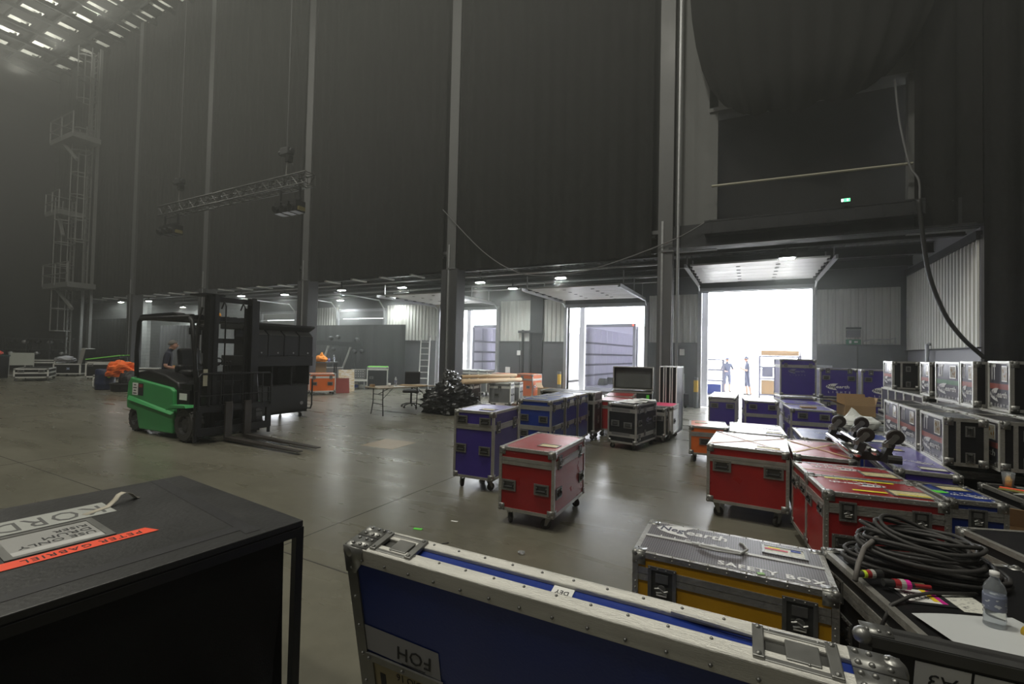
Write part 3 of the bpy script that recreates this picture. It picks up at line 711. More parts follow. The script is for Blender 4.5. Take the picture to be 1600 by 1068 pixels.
for k, (xx, yy, hh, lab) in enumerate([(0.8, 5.14, 0.737, 'rear red flight case of the front pair, the castored dolly just behind it'), (0.865, 4.585, 0.737, 'front red flight case of the pair, two yellow tape strips on its lid')]):
    D = (0.765, 0.535, hh)
    t = case('flight_case', lab, xx, yy, 7.5, *D, 0.13, col='red', lid=0.12, group='front pair of red cases', handles=[('l', -0.15, 0.56, 0.9), ('l', 0.18, 0.58, 0.9), ('f', -0.24, 0.36, 1.15), ('f', 0.24, 0.34, 1.15)],
         latches=[('f', -0.23, 0.6, 1.0), ('f', 0.22, 0.59, 1.0)] if k else [('l', 0, 0.6, 0.8)], logos=[('t', -0.08, 0.1, 0.42, 176)], docs=[('t', 0.22, -0.05 if k == 0 else -0.1, 1.2, 0, 1)], riv=True)
    if k == 0: strip('masking_tape', t, 't', D, -0.2, -0.08, 0.36, 0.012, MASKING, -8)
    else:
        strip('yellow_tape', t, 't', D, -0.02, 0.2, 0.48, 0.03, YTAPE, -1.5, 0.004); strip('yellow_tape', t, 't', D, -0.05, -0.14, 0.22, 0.035, YTAPE, 0, 0.004)
        strip('yellow_tape', t, 't', D, 0.22, -0.16, 0.2, 0.02, YTAPE, 0, 0.009)
D = (0.37, 0.5, 0.7)
t = case('flight_case', 'blue flight case with one butterfly latch to the right of the front red pair', 1.5, 4.97, 9, *D, 0.14, col='blue', lid=0.1, latches=[('f', 0.0, 0.57, 1.0)], logos=[('t', 0.03, -0.08, 0.26, 170)], docs=[('t', 0.02, 0.12, 0.9, 5, 1)], riv=True)
strip('green_tape', t, 't', D, -0.13, -0.03, 0.09, 0.07, GTAPE, 12)
D = (0.46, 1.5, 0.765)
t = case('flight_case', 'long low purple flight case with glossy lid below the stacked hoist cases', 1.44, 6.1, -1.4, *D, 0.14, col='purple', lid=0.12, logos=[('t', 0.02, -0.25, 0.3, 160)], docs=[('t', 0.08, -0.56, 0.9, 0), ('t', -0.04, 0.4, 0.9, 0, 1)])
case('flight_case', 'low blue flight case under the small end of the dolly', 1.41, 7.45, 0, 0.44, 0.9, 0.74, 0.14, col='blue', lid=0.12, docs=[('t', 0.05, -0.2, 1.3, 8)])

# upright purple cases on a lower purple row
base = [(0.98, 13.15, 'lower purple case carrying the tallest upright purple case'), (1.78, 13.3, 'lower purple case behind the cardboard box'), (2.6, 13.45, 'lower purple case at the end of the row behind the hoist cases')]
for k, (xx, yy, lab) in enumerate(base):
    case('flight_case', lab, xx, yy, 10, 0.74, 0.72, 0.84, 0.14, col='purple', lid=0.1, group='lower purple row', latches=[('f', -0.2, 0.72, 0.7), ('f', 0.2, 0.72, 0.7)])
D = (0.76, 0.6, 0.9)
case('flight_case', 'tallest upright purple case with faded logo under a grey top band', 0.98, 13.15, 10, *D, 0.03, z0=0.845, col='purple', lid=0.17, casters=False, logos=[('f', -0.02, 0.6, 0.38, 0)], faint=True, latches=[('f', -0.26, 0.76, 0.6), ('f', 0.26, 0.76, 0.6)])
D = (0.76, 0.6, 0.7)
case('flight_case', 'upright purple case with white logo, beside the tallest one', 1.8, 13.3, 10, *D, 0.03, z0=0.845, col='purple', lid_on=False, casters=False, group='upright purple pair', logos=[('f', 0.0, 0.26, 0.52, 0)], handles=[('f', -0.25, 0.49, 0.95), ('f', 0.25, 0.48, 0.95)], latches=[('f', -0.22, 0.65, 0.8), ('f', 0.22, 0.65, 0.8)])
case('flight_case', 'upright purple case half hidden behind the hoist cases', 2.62, 13.45, 10, *D, 0.03, z0=0.845, col='purple', lid_on=False, casters=False, group='upright purple pair', logos=[('f', 0.08, 0.2, 0.52, 0)], handles=[('f', -0.25, 0.47, 0.95)], latches=[('f', -0.2, 0.63, 0.8)])

# black utility cases under the hoist cases, lids covered in stickers
STICK = bpy.data.materials.new('sticker_lid'); STICK.use_nodes = True
_n = STICK.node_tree; _v = _n.nodes.new('ShaderNodeTexVoronoi'); _t = _n.nodes.new('ShaderNodeTexCoord'); _m = _n.nodes.new('ShaderNodeMapping')
_m.inputs['Scale'].default_value = (5, 9, 1); _v.distance = 'CHEBYCHEV'; _v.inputs['Scale'].default_value = 1.0
_n.links.new(_t.outputs['Object'], _m.inputs['Vector']); _n.links.new(_m.outputs['Vector'], _v.inputs['Vector'])
_r = _n.nodes.new('ShaderNodeValToRGB'); _r.color_ramp.interpolation = 'CONSTANT'
for pos, c in ((0.42, (0.5, 0.5, 0.46)), (0.58, (0.1, 0.13, 0.12)), (0.68, (0.36, 0.38, 0.3)), (0.76, (0.5, 0.06, 0.2)), (0.8, (0.03, 0.03, 0.03)), (0.92, (0.3, 0.34, 0.16))):
    e_ = _r.color_ramp.elements.new(pos); e_.color = c + (1,)
_r.color_ramp.elements[0].color = (0.02, 0.02, 0.02, 1)
_s = _n.nodes.new('ShaderNodeSeparateColor'); _n.links.new(_v.outputs['Color'], _s.inputs['Color']); _n.links.new(_s.outputs[0], _r.inputs['Fac'])
_n.links.new(_r.outputs['Color'], _n.nodes['Principled BSDF'].inputs['Base Color']); _n.nodes['Principled BSDF'].inputs['Roughness'].default_value = 0.45
def utility(label, x, y, w, d, h, rot=0, stick=True):
    t = case('utility_case', label, x, y, rot, w, d, h, 0.12, col='black', lid=0.12, group='black utility cases', handles=[('f', w * 0.25, h - 0.26)])
    if stick:
        o = MB().box((0, 0, h + 0.0015), (w - 0.1, d - 0.1, 0.003)).build('sticker_sheet', STICK, t)
    return t
utility('black utility case, sticker-covered lid, between the purple pair and the hoist cases', 1.86, 8.62, 0.82, 1.1, 0.62)
utility('black utility case with stickers under the white plastic bag', 1.86, 9.76, 0.82, 1.1, 0.62)
utility('black utility case with stickers under the cardboard box', 1.9, 11.02, 0.8, 1.3, 0.68)
for x_, y_, d_, wh in ((2.04, 6.58, 0.94, 'nearest lower hoist case'), (2.0, 7.54, 0.94, 'third lower hoist case of the front row'), (2.73, 6.82, 1.4, 'upper 1T cases by the black drape'), (2.73, 8.27, 1.4, 'the 2T case'), (2.73, 9.72, 1.4, 'far lower hoist cases'), (2.73, 11.17, 1.4, 'far upper hoist case')):
    utility('black utility case carrying the stack of ' + wh, x_, y_, 0.66 if x_ < 2.5 else 0.74, d_, 0.765, 0, False)
D = (0.74, 0.9, 0.64)
t = utility('black utility case with cup and bottle on its sticker-covered lid', 2.42, 5.6, 0.96, 0.6, 0.64, 10)
# ---- hoist cases (face with big 1T / 2T, coloured band, logo) stacked on the utility cases
BAND_R = mat('salmon_band', (0.34, 0.09, 0.07), 0.35, 0, 0.08, 8); BAND_G = mat('green_band', (0.07, 0.2, 0.09), 0.35, 0, 0.08, 8)
WINDOW = print_mat('document_window', (0.5, 0.47, 0.38), (0.3, 0.16, 0.03), (28, 20, 1), 0.58, 0.15)
def ton_mesh(txt):
    m = MB(); text_into(m, txt, 0.2, (0, 0, 0), 0.95, sx=0.72, bold=0.02); return m.mesh('ton_mark', WHITE_INK)
TON = {'1T': ton_mesh('1T'), '2T': ton_mesh('2T')}
_wm = MB(); ring(_wm, 0.15, 0.13, 0.01, 0, 0.004); _wm.cur = 1; _wm.box((0, 0, 0.001), (0.15, 0.13, 0.002)); WIN = _wm.mesh('document_window', [ALU_BRIGHT, WINDOW])
def hoist_case(label, xl, yf, w, d, h, z0, ton='1T', rot=0.0, detail=True):
    x = xl + w / 2; y = yf + d / 2
    t = case('hoist_case', label, x, y, rot, w, d, h, 0.01, z0, col='black', lid_on=False, casters=False, group='chain hoist cases',
             handles=[('f', 0.03, h * 0.74, 0.62, 90), ('f', 0.03, h * 0.2, 0.62, 90)])
    dims = (w, d, h)
    MB().box((-w * 0.17, -d / 2 + 0.003, h / 2), (0.03, 0.012, h - 0.06)).build('post', ALU, t)
    s = d / 0.68; k = h / 0.455
    fp = MB().box((0, 0, 0.0), (d - 0.03, h - 0.03, 0.003)).build('face_plate', PANEL['slate'], t); fp.matrix_local = FT('l', *dims, 0, h / 2, -0.003)
    rim = MB(); ring(rim, d - 0.045, h - 0.045, 0.024, 0, 0.008); r = rim.build('face_rim', ALU_BRIGHT, t); r.matrix_local = FT('l', *dims, 0, h / 2, 0.0)
    if not detail: return t
    strip('colour_band', t, 'l', dims, 0, h * 0.49, d - 0.05, 0.05 * k, BAND_G if ton == '2T' else BAND_R, off=-0.001)
    on('l', TON[ton], t, dims, -d * 0.27, h * 0.76, 0.001, (1.0 * s, 1.0 * k))
    on('l', WIN, t, dims, d * 0.24, h * 0.75, 0.0, (0.95 * s, 0.95 * k))
    on('l', LOGO, t, dims, 0.0, h * 0.29, 0.001, (0.58 * s, 0.42 * k), 0, 'printed_logo')['kind'] = 'stuff'
    return t
for k, (yf, lab) in enumerate([(5.80, 'lower hoist case marked 1T nearest the glossy purple lid, two handles on its dark side'), (6.60, 'lower hoist case marked 1T, second from the dark-sided one'), (7.30, 'lower hoist case marked 1T, third in the row, next to the stickered lids')]):
    hoist_case(lab, 1.655, yf, 0.31, 0.66, 0.455, 0.768)
for k in range(3):
    hoist_case(['lower hoist case in the shade behind the plastic cup', 'lower hoist case carrying the upper 1T case over the cup', 'lower hoist case below the 2T case', 'lower hoist case at the far side under the 2T case', 'lower hoist case below the far upper 1T case'][k],
               [2.03, 2.03, 2.03, 2.03, 2.03][k], 5.76 + 0.71 * k, 0.31, 0.66, 0.455, 0.768, detail=k == 0)
for k in range(4):
    hoist_case(['lower hoist case behind the water bottle on the stickered lid', 'lower hoist case under the nearest upper 1T case', 'lower hoist case under the narrow upper 1T case', 'lower hoist case under the back of the 2T case'][k], 2.41, 5.8 + 0.74 * k, 0.36, 0.68, 0.455, 0.768, detail=k == 0)
for k in range(5):
    hoist_case('lower hoist case, %s on the far side of the stickered lids' % ['first', 'second', 'third', 'fourth', 'last'][k], 2.37, 9.15 + 0.5 * k, 0.6, 0.48, 0.455, 0.768, detail=False)
hoist_case('upper hoist case marked 2T with a green band, facing the red cases', 2.36, 7.74, 0.5, 0.84, 0.53, 1.226, '2T')
hoist_case('upper hoist case marked 1T with pinkish sheen, squeezed beside the 2T case', 2.36, 7.34, 0.36, 0.37, 0.54, 1.226)
hoist_case('upper hoist case marked 1T, topmost over the plastic cup', 2.47, 6.78, 0.42, 0.5, 0.55, 1.226)
hoist_case('far upper hoist case marked 1T with a black side, next to the clad wall', 2.38, 10.9, 0.4, 0.62, 0.52, 1.226)
hoist_case('far upper hoist case between the 2T case and the black-sided one', 2.46, 9.2, 0.3, 0.42, 0.52, 1.226)

# ---- castored dolly lying upside down on the red and purple lids
t = empty('castor_dolly', (1.02, 5.98, 0.79), radians(4), 'black dolly lying wheels up with chrome tubes, four castors in the air', 'dolly')
for s, z_ in ((-0.14, 0.07), (0.0, 0.1)): MB().cyl((s, -0.58, z_), (s, 0.6, z_), 0.03, 12).build('chrome_tube', CHROME, t, True)
for yy in (-0.5, 0.55):
    MB().box((-0.12, yy, 0.09), (0.06, 0.1, 0.17), ry=0.35).box((0.1, yy, 0.1), (0.05, 0.1, 0.19), ry=0.35).box((0.0, yy + 0.03, 0.05), (0.3, 0.05, 0.08)).build('end_block', RUBBER, t)
MB().cyl((0.1, -0.54, 0.045), (0.2, -0.56, 0.045), 0.04, 10).build('bumper', RUBBER, t)
dwheel = MB().lathe([(0.02, -0.02), (0.06, -0.02), (0.07, -0.012), (0.07, 0.012), (0.06, 0.02), (0.02, 0.02)], (0, 0, 0), 20, 'y').mesh('wheel', mat('brown_black_wheel', (0.03, 0.024, 0.022), 0.5, 0, 0.2, 20))
dhub = MB().lathe([(0.005, -0.024), (0.028, -0.024), (0.028, 0.024), (0.005, 0.024)], (0, 0, 0), 12, 'y').mesh('hub', STEEL)
for xx, yy in ((-0.12, -0.5), (0.1, -0.52), (-0.12, 0.5), (0.09, 0.48)):
    f = MB().cyl((xx, yy, 0.15), (xx, yy, 0.19), 0.04, 10)
    for s in (-1, 1): f.prism([(xx - 0.035, 0.18), (xx + 0.035, 0.18), (xx + 0.085, 0.25), (xx + 0.04, 0.262)], yy + s * 0.028 - 0.003, yy + s * 0.028 + 0.003)
    f.build('castor_fork', STEEL, t)
    w = put('wheel', dwheel, t); w.location = (xx + 0.06, yy, 0.25); h_ = put('hub', dhub, w)

# ---- cardboard box with open flaps, plastic bag, offcut
def open_box(label, x, y, z, rot, w, d, h, flaps):
    t = empty('cardboard_box', (x, y, z), radians(rot), label, 'box')
    e = 0.006; m = MB()
    m.box((0, -d / 2, h / 2), (w, e, h)).box((0, d / 2, h / 2), (w, e, h)).box((-w / 2, 0, h / 2), (e, d, h)).box((w / 2, 0, h / 2), (e, d, h)).box((0, 0, e / 2), (w, d, e))
    m.build('carton', CARD, t)
    for fc, ang, ln in flaps:
        a = radians(ang)
        if fc in 'fb':
            s = -1 if fc == 'f' else 1
            q = MB().quad((-w / 2, s * d / 2, h), (w / 2, s * d / 2, h), (w / 2 - 0.01, s * (d / 2 + ln * cos(a)), h + ln * sin(a)), (-w / 2 + 0.01, s * (d / 2 + ln * cos(a)), h + ln * sin(a)))
        else:
            s = -1 if fc == 'l' else 1
            q = MB().quad((s * w / 2, -d / 2, h), (s * w / 2, d / 2, h), (s * (w / 2 + ln * cos(a)), d / 2 - 0.01, h + ln * sin(a)), (s * (w / 2 + ln * cos(a)), -d / 2 + 0.01, h + ln * sin(a)))
        o = q.build('flap', CARD, t); so = o.modifiers.new('thickness', 'SOLIDIFY'); so.thickness = 0.005
    return t
open_box('brown cardboard box with raised flaps in front of the upright purple cases', 1.84, 11.0, 0.685, 12, 0.5, 0.38, 0.2, [('l', 25, 0.2), ('b', 80, 0.2), ('r', 75, 0.16), ('f', 100, 0.17)])
open_box('open brown cardboard box low beside the small blue case', 2.03, 4.95, 0.1, -12, 0.42, 0.4, 0.34, [('l', 60, 0.16), ('b', 110, 0.16), ('f', -60, 0.12)])
def crumple(label, name, cat, c, r, sc, m, seed, peak=None, amp=0.22, seg=(22, 16), fine=0.0, smooth=False):
    rr = random.Random(seed); mb = MB(); mb.sph((0, 0, 0), 1.0, *seg)
    def waves(n, lo, hi): return [(Vector((rr.gauss(0, 1), rr.gauss(0, 1), rr.gauss(0, 1))).normalized() * rr.uniform(lo, hi), rr.uniform(0, 6)) for _ in range(n)]
    ph = waves(9, 2, 7); fn = waves(12, 8, 22)
    vs = []
    for v in mb.v:
        p = Vector(v); k = 1.0
        for q, f in ph: k += amp / 3.2 * (abs(sin(p.dot(q) + f)) - 0.5)
        for q, f in fn: k += fine / 4.0 * (0.6 - abs(sin(p.dot(q) + f)))
        p = Vector((p.x * sc[0], p.y * sc[1], max(p.z, -0.75) * sc[2])) * k * r
        if peak and v[2] > 0.2:
            w_ = max(0, 1 - (Vector((v[0], v[1])) - Vector(peak[:2])).length / 0.45); p.z += peak[2] * w_ ** 1.5
        p.z = max(p.z, -0.75 * sc[2] * r)
        vs.append(tuple(p + Vector(c)))
    mb.v = vs
    o = mb.build(name, m, smooth=smooth); tag(o, label, cat)
    return o
PLASTIC = mat('thin_white_plastic', (0.78, 0.8, 0.78), 0.35, 0, 0.05, 10)
crumple('crumpled white plastic bag on the stickered black lid', 'plastic_bag', 'bag', (1.62, 9.35, 0.715), 0.2, (1.25, 0.8, 0.6), PLASTIC, 5, (-0.35, 0, 0.14))
o = bevel(MB().box((0, 0, 0.02), (0.26, 0.09, 0.035)).build('wooden_offcut', mat('pale_wood', (0.5, 0.36, 0.2), 0.6, 0, 0.15, 20), None), 0.003)
o.location = (0.98, 10.15, 0.836); o.rotation_euler = (0, 0, 0.3); tag(o, 'pale wooden offcut on the lid of the front purple case', 'wood block')

# ---- loose papers on the bevelled black rack case
for k in range(3):
    mb = MB(); n = 5
    w, d = 0.42, 0.3
    vs = [(w * (i / n - 0.5), d * (j / n - 0.5), 0.012 + 0.012 * k + 0.012 * sin(i * 1.7 + k * 2) * sin(j * 1.3 + k)) for j in range(n + 1) for i in range(n + 1)]
    mb.add(vs, [(j * 6 + i, j * 6 + i + 1, j * 6 + i + 7, j * 6 + i + 6) for j in range(n) for i in range(n)])
    o = mb.build('drawing_sheet', PAPER, smooth=True); o.location = (-2.02 + 0.1 * k, 8.75 + 0.22 * k, 0.853); o.rotation_euler = (0, 0, 0.3 * k - 0.4)
    tag(o, ['curled white sheet at the near end of the rounded rack case', 'middle curled white sheet on the rounded rack case', 'curled white sheet at the far end of the rounded rack case'][k], 'paper', 'papers on the rack case')

# ------------------------------------------------------------------ forklift
GREEN = mat('forklift_green', (0.05, 0.3, 0.095), 0.38, 0, 0.12, 3, 0.05, 60)
FBLACK = mat('forklift_black', (0.011, 0.011, 0.012), 0.42, 0.05, 0.2, 6, spec=0.35)
VINYL = mat('black_vinyl', (0.014, 0.014, 0.015), 0.36, 0, 0.15, 12, 0.1, 90)
fl = empty('forklift', (-9.95, 5.25, 0), 0, 'green electric forklift with black overhead guard, mast and lowered forks', 'forklift')
# counterweight and side panel (x forward along the forks)
cw = MB().prism([(-1.3, 0.64), (-1.26, 0.98), (-1.16, 1.09), (-1.0, 1.07), (0.33, 0.95), (0.44, 0.9), (0.47, 0.5), (0.45, 0.1), (-0.77, 0.08), (-0.9, 0.42), (-1.28, 0.46)], -0.6, 0.6)
bevel(cw.build('counterweight', GREEN, fl), 0.03, 3)
for s in (-1, 1):
    q = MB().add([(-1.2, s * 0.6, 0.72), (0.5, s * 0.6, 0.5), (0.52, s * 0.6, 0.44), (-1.2, s * 0.6, 0.6), (-1.15, s * 0.645, 0.64), (0.46, s * 0.645, 0.46)],
                 [(0, 1, 5, 4), (4, 5, 2, 3), (0, 4, 3), (1, 2, 5)] if s < 0 else [(4, 5, 1, 0), (3, 2, 5, 4), (3, 4, 0), (5, 2, 1)])
    q.build('side_crease', GREEN, fl)
    dc = MB().box((-0.95, s * 0.601, 0.86), (0.22, 0.006, 0.24)); dc.cur = 1; dc.box((-0.74, s * 0.601, 0.86), (0.2, 0.006, 0.24)); dc.cur = 2; dc.box((-0.74, s * 0.6025, 0.93), (0.14, 0.006, 0.06))
    for k in range(4): dc.cur = 3; dc.box((-0.96, s * 0.603, 0.94 - 0.055 * k), (0.14 if k % 2 else 0.09, 0.006, 0.018))
    dc.build('safety_decal', [PAPER, BLACK_INK, mat('decal_red', (0.25, 0.015, 0.02), 0.5, 0, 0), BLACK_INK], fl)
    MB().prism([(0.48, 0.56), (0.62, 0.66), (1.1, 0.68), (1.14, 0.64), (0.64, 0.61)], s * 0.6 - 0.14, s * 0.6 + 0.04).build('front_mudguard', GREEN, fl)
hood = MB().prism([(-1.14, 1.07), (-1.0, 1.2), (-0.6, 1.26), (0.0, 1.18), (0.42, 1.06), (0.5, 0.9), (0.4, 0.86), (-0.98, 1.02)], -0.54, 0.54)
smooth_by_angle(bevel(hood.build('battery_hood', VINYL, fl), 0.04, 3))
MB().box((0.62, 0, 0.55), (0.5, 1.08, 0.75)).box((0.72, 0, 0.95), (0.32, 1.02, 0.16)).build('chassis', FBLACK, fl)
dash = MB().prism([(0.75, 0.85), (0.98, 0.85), (0.95, 1.22), (0.86, 1.26)], -0.42, 0.42).build('dashboard', FBLACK, fl)
MB().box((0.68, -0.55, 0.8), (0.24, 0.01, 0.12)).build('data_plate', PAPER, fl)
seat = MB().box((0.02, 0, 1.2), (0.5, 0.48, 0.13)).box((-0.23, 0, 1.45), (0.12, 0.42, 0.48), ry=-0.2).box((-0.2, 0, 1.28), (0.2, 0.5, 0.16))
smooth_by_angle(bevel(seat.build('seat', VINYL, fl), 0.05, 3))
arm = MB().box((0.05, 0.31, 1.38), (0.36, 0.08, 0.07)); bevel(arm.build('armrest', VINYL, fl), 0.02, 2)
sw = MB(); c0 = Vector((0.55, 0.02, 1.42)); ax = Vector((-0.55, 0, 0.83)).normalized(); e1 = Vector((0, 1, 0)); e2 = ax.cross(e1)
sw.tube([c0 + (e1 * cos(2 * pi * i / 20) + e2 * sin(2 * pi * i / 20)) * 0.17 for i in range(20)], 0.016, 6, closed=True)
for i in range(3): sw.cyl(c0, c0 + (e1 * cos(2.1 * i) + e2 * sin(2.1 * i)) * 0.17, 0.012, 6)
sw.cyl(c0, c0 - ax * 0.3, 0.03, 8); sw.build('steering_wheel', FBLACK, fl, True)
for k in range(3): MB().cyl((0.5, 0.3 + 0.06 * k, 1.2), (0.45, 0.3 + 0.06 * k, 1.42), 0.009, 6).sph((0.45, 0.3 + 0.06 * k, 1.43), 0.022, 8, 6).build('hydraulic_lever', FBLACK, fl)
# overhead guard
og = MB()
for s in (-0.56, 0.56):
    og.tube([(-1.02, s, 1.1), (-1.05, s, 1.6), (-1.0, s, 2.2), (-0.9, s, 2.27)], 0.04, 8)
    og.tube([(1.16, s, 0.62), (1.1, s, 1.1), (0.98, s, 1.8), (0.9, s, 2.2), (0.82, s, 2.27)], 0.04, 8)
    og.tube([(-0.92, s, 2.27), (0.84, s, 2.27)], 0.045, 8)
og.build('overhead_guard_post', FBLACK, fl, True)
roof = MB().box((-0.88, 0, 2.29), (0.12, 1.16, 0.09)).box((0.8, 0, 2.27), (0.1, 1.16, 0.08))
for k in range(7): roof.box((-0.04, -0.48 + 0.16 * k, 2.31), (1.6, 0.055, 0.05))
roof.prism([(-1.0, 2.27), (-0.86, 2.35), (0.3, 2.37), (0.42, 2.33), (0.3, 2.33), (-0.84, 2.31)], -0.58, -0.4)
roof.build('guard_roof_bar', FBLACK, fl)
MB().lathe([(0.02, 0), (0.05, 0.0), (0.05, 0.05), (0.035, 0.09), (0.005, 0.1)], (0.2, 0.3, 2.34), 12).build('amber_beacon', mat('amber_lens', (0.8, 0.33, 0.02), 0.3, 0, 0.05, 10), fl, True)
for s in (-1, 1):
    m_ = MB().box((0.74, s * 0.42, 2.02), (0.05, 0.2, 0.13)).cyl((0.8, s * 0.48, 2.2), (0.74, s * 0.42, 2.06), 0.01, 6); bevel(m_.build('work_light', FBLACK, fl), 0.015)
MB().lathe([(0.02, 0), (0.1, 0.02), (0.14, 0.08), (0.13, 0.12), (0.02, 0.13)], (0.1, 0.1, 2.05), 14).cyl((0.1, 0.1, 1.6), (0.1, 0.1, 2.1), 0.05, 8).build('mirror_stalk', FBLACK, fl)
# wheels
def fwheel(r, w_):
    a = MB().lathe([(r * 0.55, -w_ / 2), (r * 0.92, -w_ / 2), (r, -w_ / 2 + 0.03), (r, w_ / 2 - 0.03), (r * 0.92, w_ / 2), (r * 0.55, w_ / 2)], (0, 0, 0), 28, 'y', False)
    for k in range(18):
        t_ = 2 * pi * k / 18; a.box((cos(t_) * r, sin(t_) * 0, sin(t_) * r), (0.03, w_ * 0.9, 0.03), ry=-t_)
    b = MB().lathe([(0.01, -w_ / 2 + 0.05), (r * 0.3, -w_ / 2 + 0.02), (r * 0.5, -w_ / 2 + 0.05), (r * 0.56, -w_ / 2), (r * 0.56, w_ / 2), (0.01, w_ / 2 - 0.05)], (0, 0, 0), 20, 'y')
    for k in range(6): b.sph((cos(k * pi / 3) * r * 0.38, -w_ / 2 + 0.03, sin(k * pi / 3) * r * 0.38), 0.015, 6, 4)
    return a.mesh('tyre', TYRE), b.mesh('rim', mat('rim_grey', (0.06, 0.06, 0.06), 0.45, 0.3, 0.2, 8))
fa, fb = fwheel(0.305, 0.24); ra, rb = fwheel(0.25, 0.2)
for x_, y_, r_, (a_, b_) in ((0.93, -0.54, 0.318, (fa, fb)), (0.93, 0.54, 0.318, (fa, fb)), (-1.06, -0.45, 0.262, (ra, rb)), (-1.06, 0.45, 0.262, (ra, rb))):
    wv = put('wheel', a_, fl); wv.location = (x_, y_, r_); wv.rotation_euler = (0, 0.2, 0 if y_ < 0 else pi); put('rim', b_, wv)
# mast
def channel(x0, y0, z0, z1, s):
    return MB().box((x0, y0, (z0 + z1) / 2), (0.17, 0.024, z1 - z0)).box((x0 - 0.075, y0 + s * 0.035, (z0 + z1) / 2), (0.024, 0.07, z1 - z0)).box((x0 + 0.075, y0 + s * 0.035, (z0 + z1) / 2), (0.024, 0.07, z1 - z0))
for s in (-1, 1):
    channel(1.2, s * 0.46, 0.14, 2.66, -s).build('outer_mast_channel', FBLACK, fl)
    channel(1.22, s * 0.385, 0.12, 2.7, -s).build('inner_mast_channel', FBLACK, fl)
    MB().cyl((1.13, s * 0.3, 0.2), (1.13, s * 0.3, 1.5), 0.042, 10).cyl((1.13, s * 0.3, 1.5), (1.13, s * 0.3, 2.5), 0.026, 10).build('lift_cylinder', FBLACK, fl)
    MB().tube([(1.28, s * 0.18, 0.5), (1.28, s * 0.18, 2.5), (1.22, s * 0.18, 2.58), (1.14, s * 0.18, 2.45)], 0.014, 5).build('lift_chain', FBLACK, fl)
    MB().tube([(1.08, s * 0.53, 0.9), (1.04, s * 0.56, 1.4), (1.05, s * 0.55, 2.1), (1.1, s * 0.5, 2.45), (1.15, s * 0.42, 2.4), (1.14, s * 0.4, 1.9)], 0.02, 6).build('hydraulic_hose', RUBBER, fl)
for z_ in (0.3, 1.05, 1.85, 2.62):
    MB().box((1.12 if z_ < 2 else 1.18, 0, z_), (0.06, 0.96, 0.09)).build('mast_cross_member', FBLACK, fl)
MB().box((1.0, -0.36, 2.69), (0.5, 0.36, 0.03)).build('mast_top_plate', FBLACK, fl)
MB().box((1.31, -0.52, 1.18), (0.012, 0.07, 0.3)).build('load_chart_plate', mat('aged_plate', (0.42, 0.4, 0.3), 0.5, 0.1, 0.1, 10), fl)
# carriage, load backrest, forks
car = MB().box((1.38, 0, 0.22), (0.06, 1.34, 0.13)).box((1.38, 0, 0.62), (0.06, 1.34, 0.12))
for s in (-0.66, 0.66, -0.12, 0.2): car.box((1.38, s, 0.42), (0.05, 0.1, 0.5))
car.build('fork_carriage', FBLACK, fl)
MB().box((1.36, -0.69, 0.5), (0.035, 0.05, 0.9)).box((1.36, 0.69, 0.5), (0.035, 0.05, 0.9)).build('carriage_side_plate', FBLACK, fl)
lb = MB().tube([(1.42, -0.68, 0.62), (1.42, -0.68, 1.2), (1.42, -0.64, 1.25), (1.42, 0.64, 1.25), (1.42, 0.68, 1.2), (1.42, 0.68, 0.62)], 0.02, 6)
for k in range(6): lb.cyl((1.42, -0.5 + 0.2 * k, 0.66), (1.42, -0.5 + 0.2 * k, 1.25), 0.012, 6)
lb.cyl((1.42, -0.68, 0.86), (1.42, 0.68, 0.86), 0.012, 6); lb.build('load_backrest', FBLACK, fl)
fork_m = mat('worn_fork_steel', (0.04, 0.034, 0.029), 0.5, 0.3, 0.3, 4)
for y_ in (-0.17, 0.19):
    bevel(MB().box((1.45, y_, 0.4), (0.05, 0.13, 0.66)).add([(1.43, y_ - 0.065, 0.04), (1.43, y_ + 0.065, 0.04), (1.43, y_ + 0.065, 0.1), (1.43, y_ - 0.065, 0.1), (3.44, y_ - 0.05, 0.045), (3.44, y_ + 0.05, 0.045), (3.44, y_ + 0.05, 0.062), (3.44, y_ - 0.05, 0.062)],
          [(0, 1, 5, 4), (2, 3, 7, 6), (1, 2, 6, 5), (3, 0, 4, 7), (4, 5, 6, 7), (0, 3, 2, 1)]).build('fork', fork_m, fl), 0.006)

# ------------------------------------------------------------------ speaker stack behind the mast
SPK = mat('speaker_black', (0.01, 0.01, 0.0105), 0.62, 0, 0.2, 6, 0.2, 120, spec=0.25)
GRILL = mat('speaker_grille', (0.015, 0.015, 0.015), 0.7, 0.1, 0.15, 160, 0.4, 200)
sp = empty('speaker_cart', (-10.6, 7.28, 0), 0, 'big black speaker cabinet on castors with open ports above a grille', 'speaker')
bd = MB().box((0, 0, 1.42), (1.2, 1.62, 0.24)).box((-0.05, 0, 0.5), (1.1, 1.54, 0.66)).box((-0.3, 0, 1.05), (0.6, 1.54, 0.48))
for y_ in (-0.77, -0.25, 0.27, 0.77): bd.box((0.2, y_, 1.06), (0.64, 0.035, 0.5))
bevel(bd.build('cabinet', SPK, sp), 0.012)
MB().box((0.505, 0, 0.5), (0.012, 1.48, 0.6)).build('grille', GRILL, sp)
MB().lathe([(0.005, 0), (0.045, 0), (0.045, 0.006), (0.005, 0.006)], (0.512, 0.58, 0.36), 16, 'x').build('badge_disc', STEEL, sp)
MB().tube([(0.3, 0.83, 0.2), (0.5, 0.86, 0.2), (0.54, 0.86, 0.3), (0.54, 0.86, 0.95)], 0.02, 6).build('side_rail', RUBBER, sp)
MB().box((0, 0, 0.155), (1.0, 1.5, 0.04)).build('dolly_board', SPK, sp)
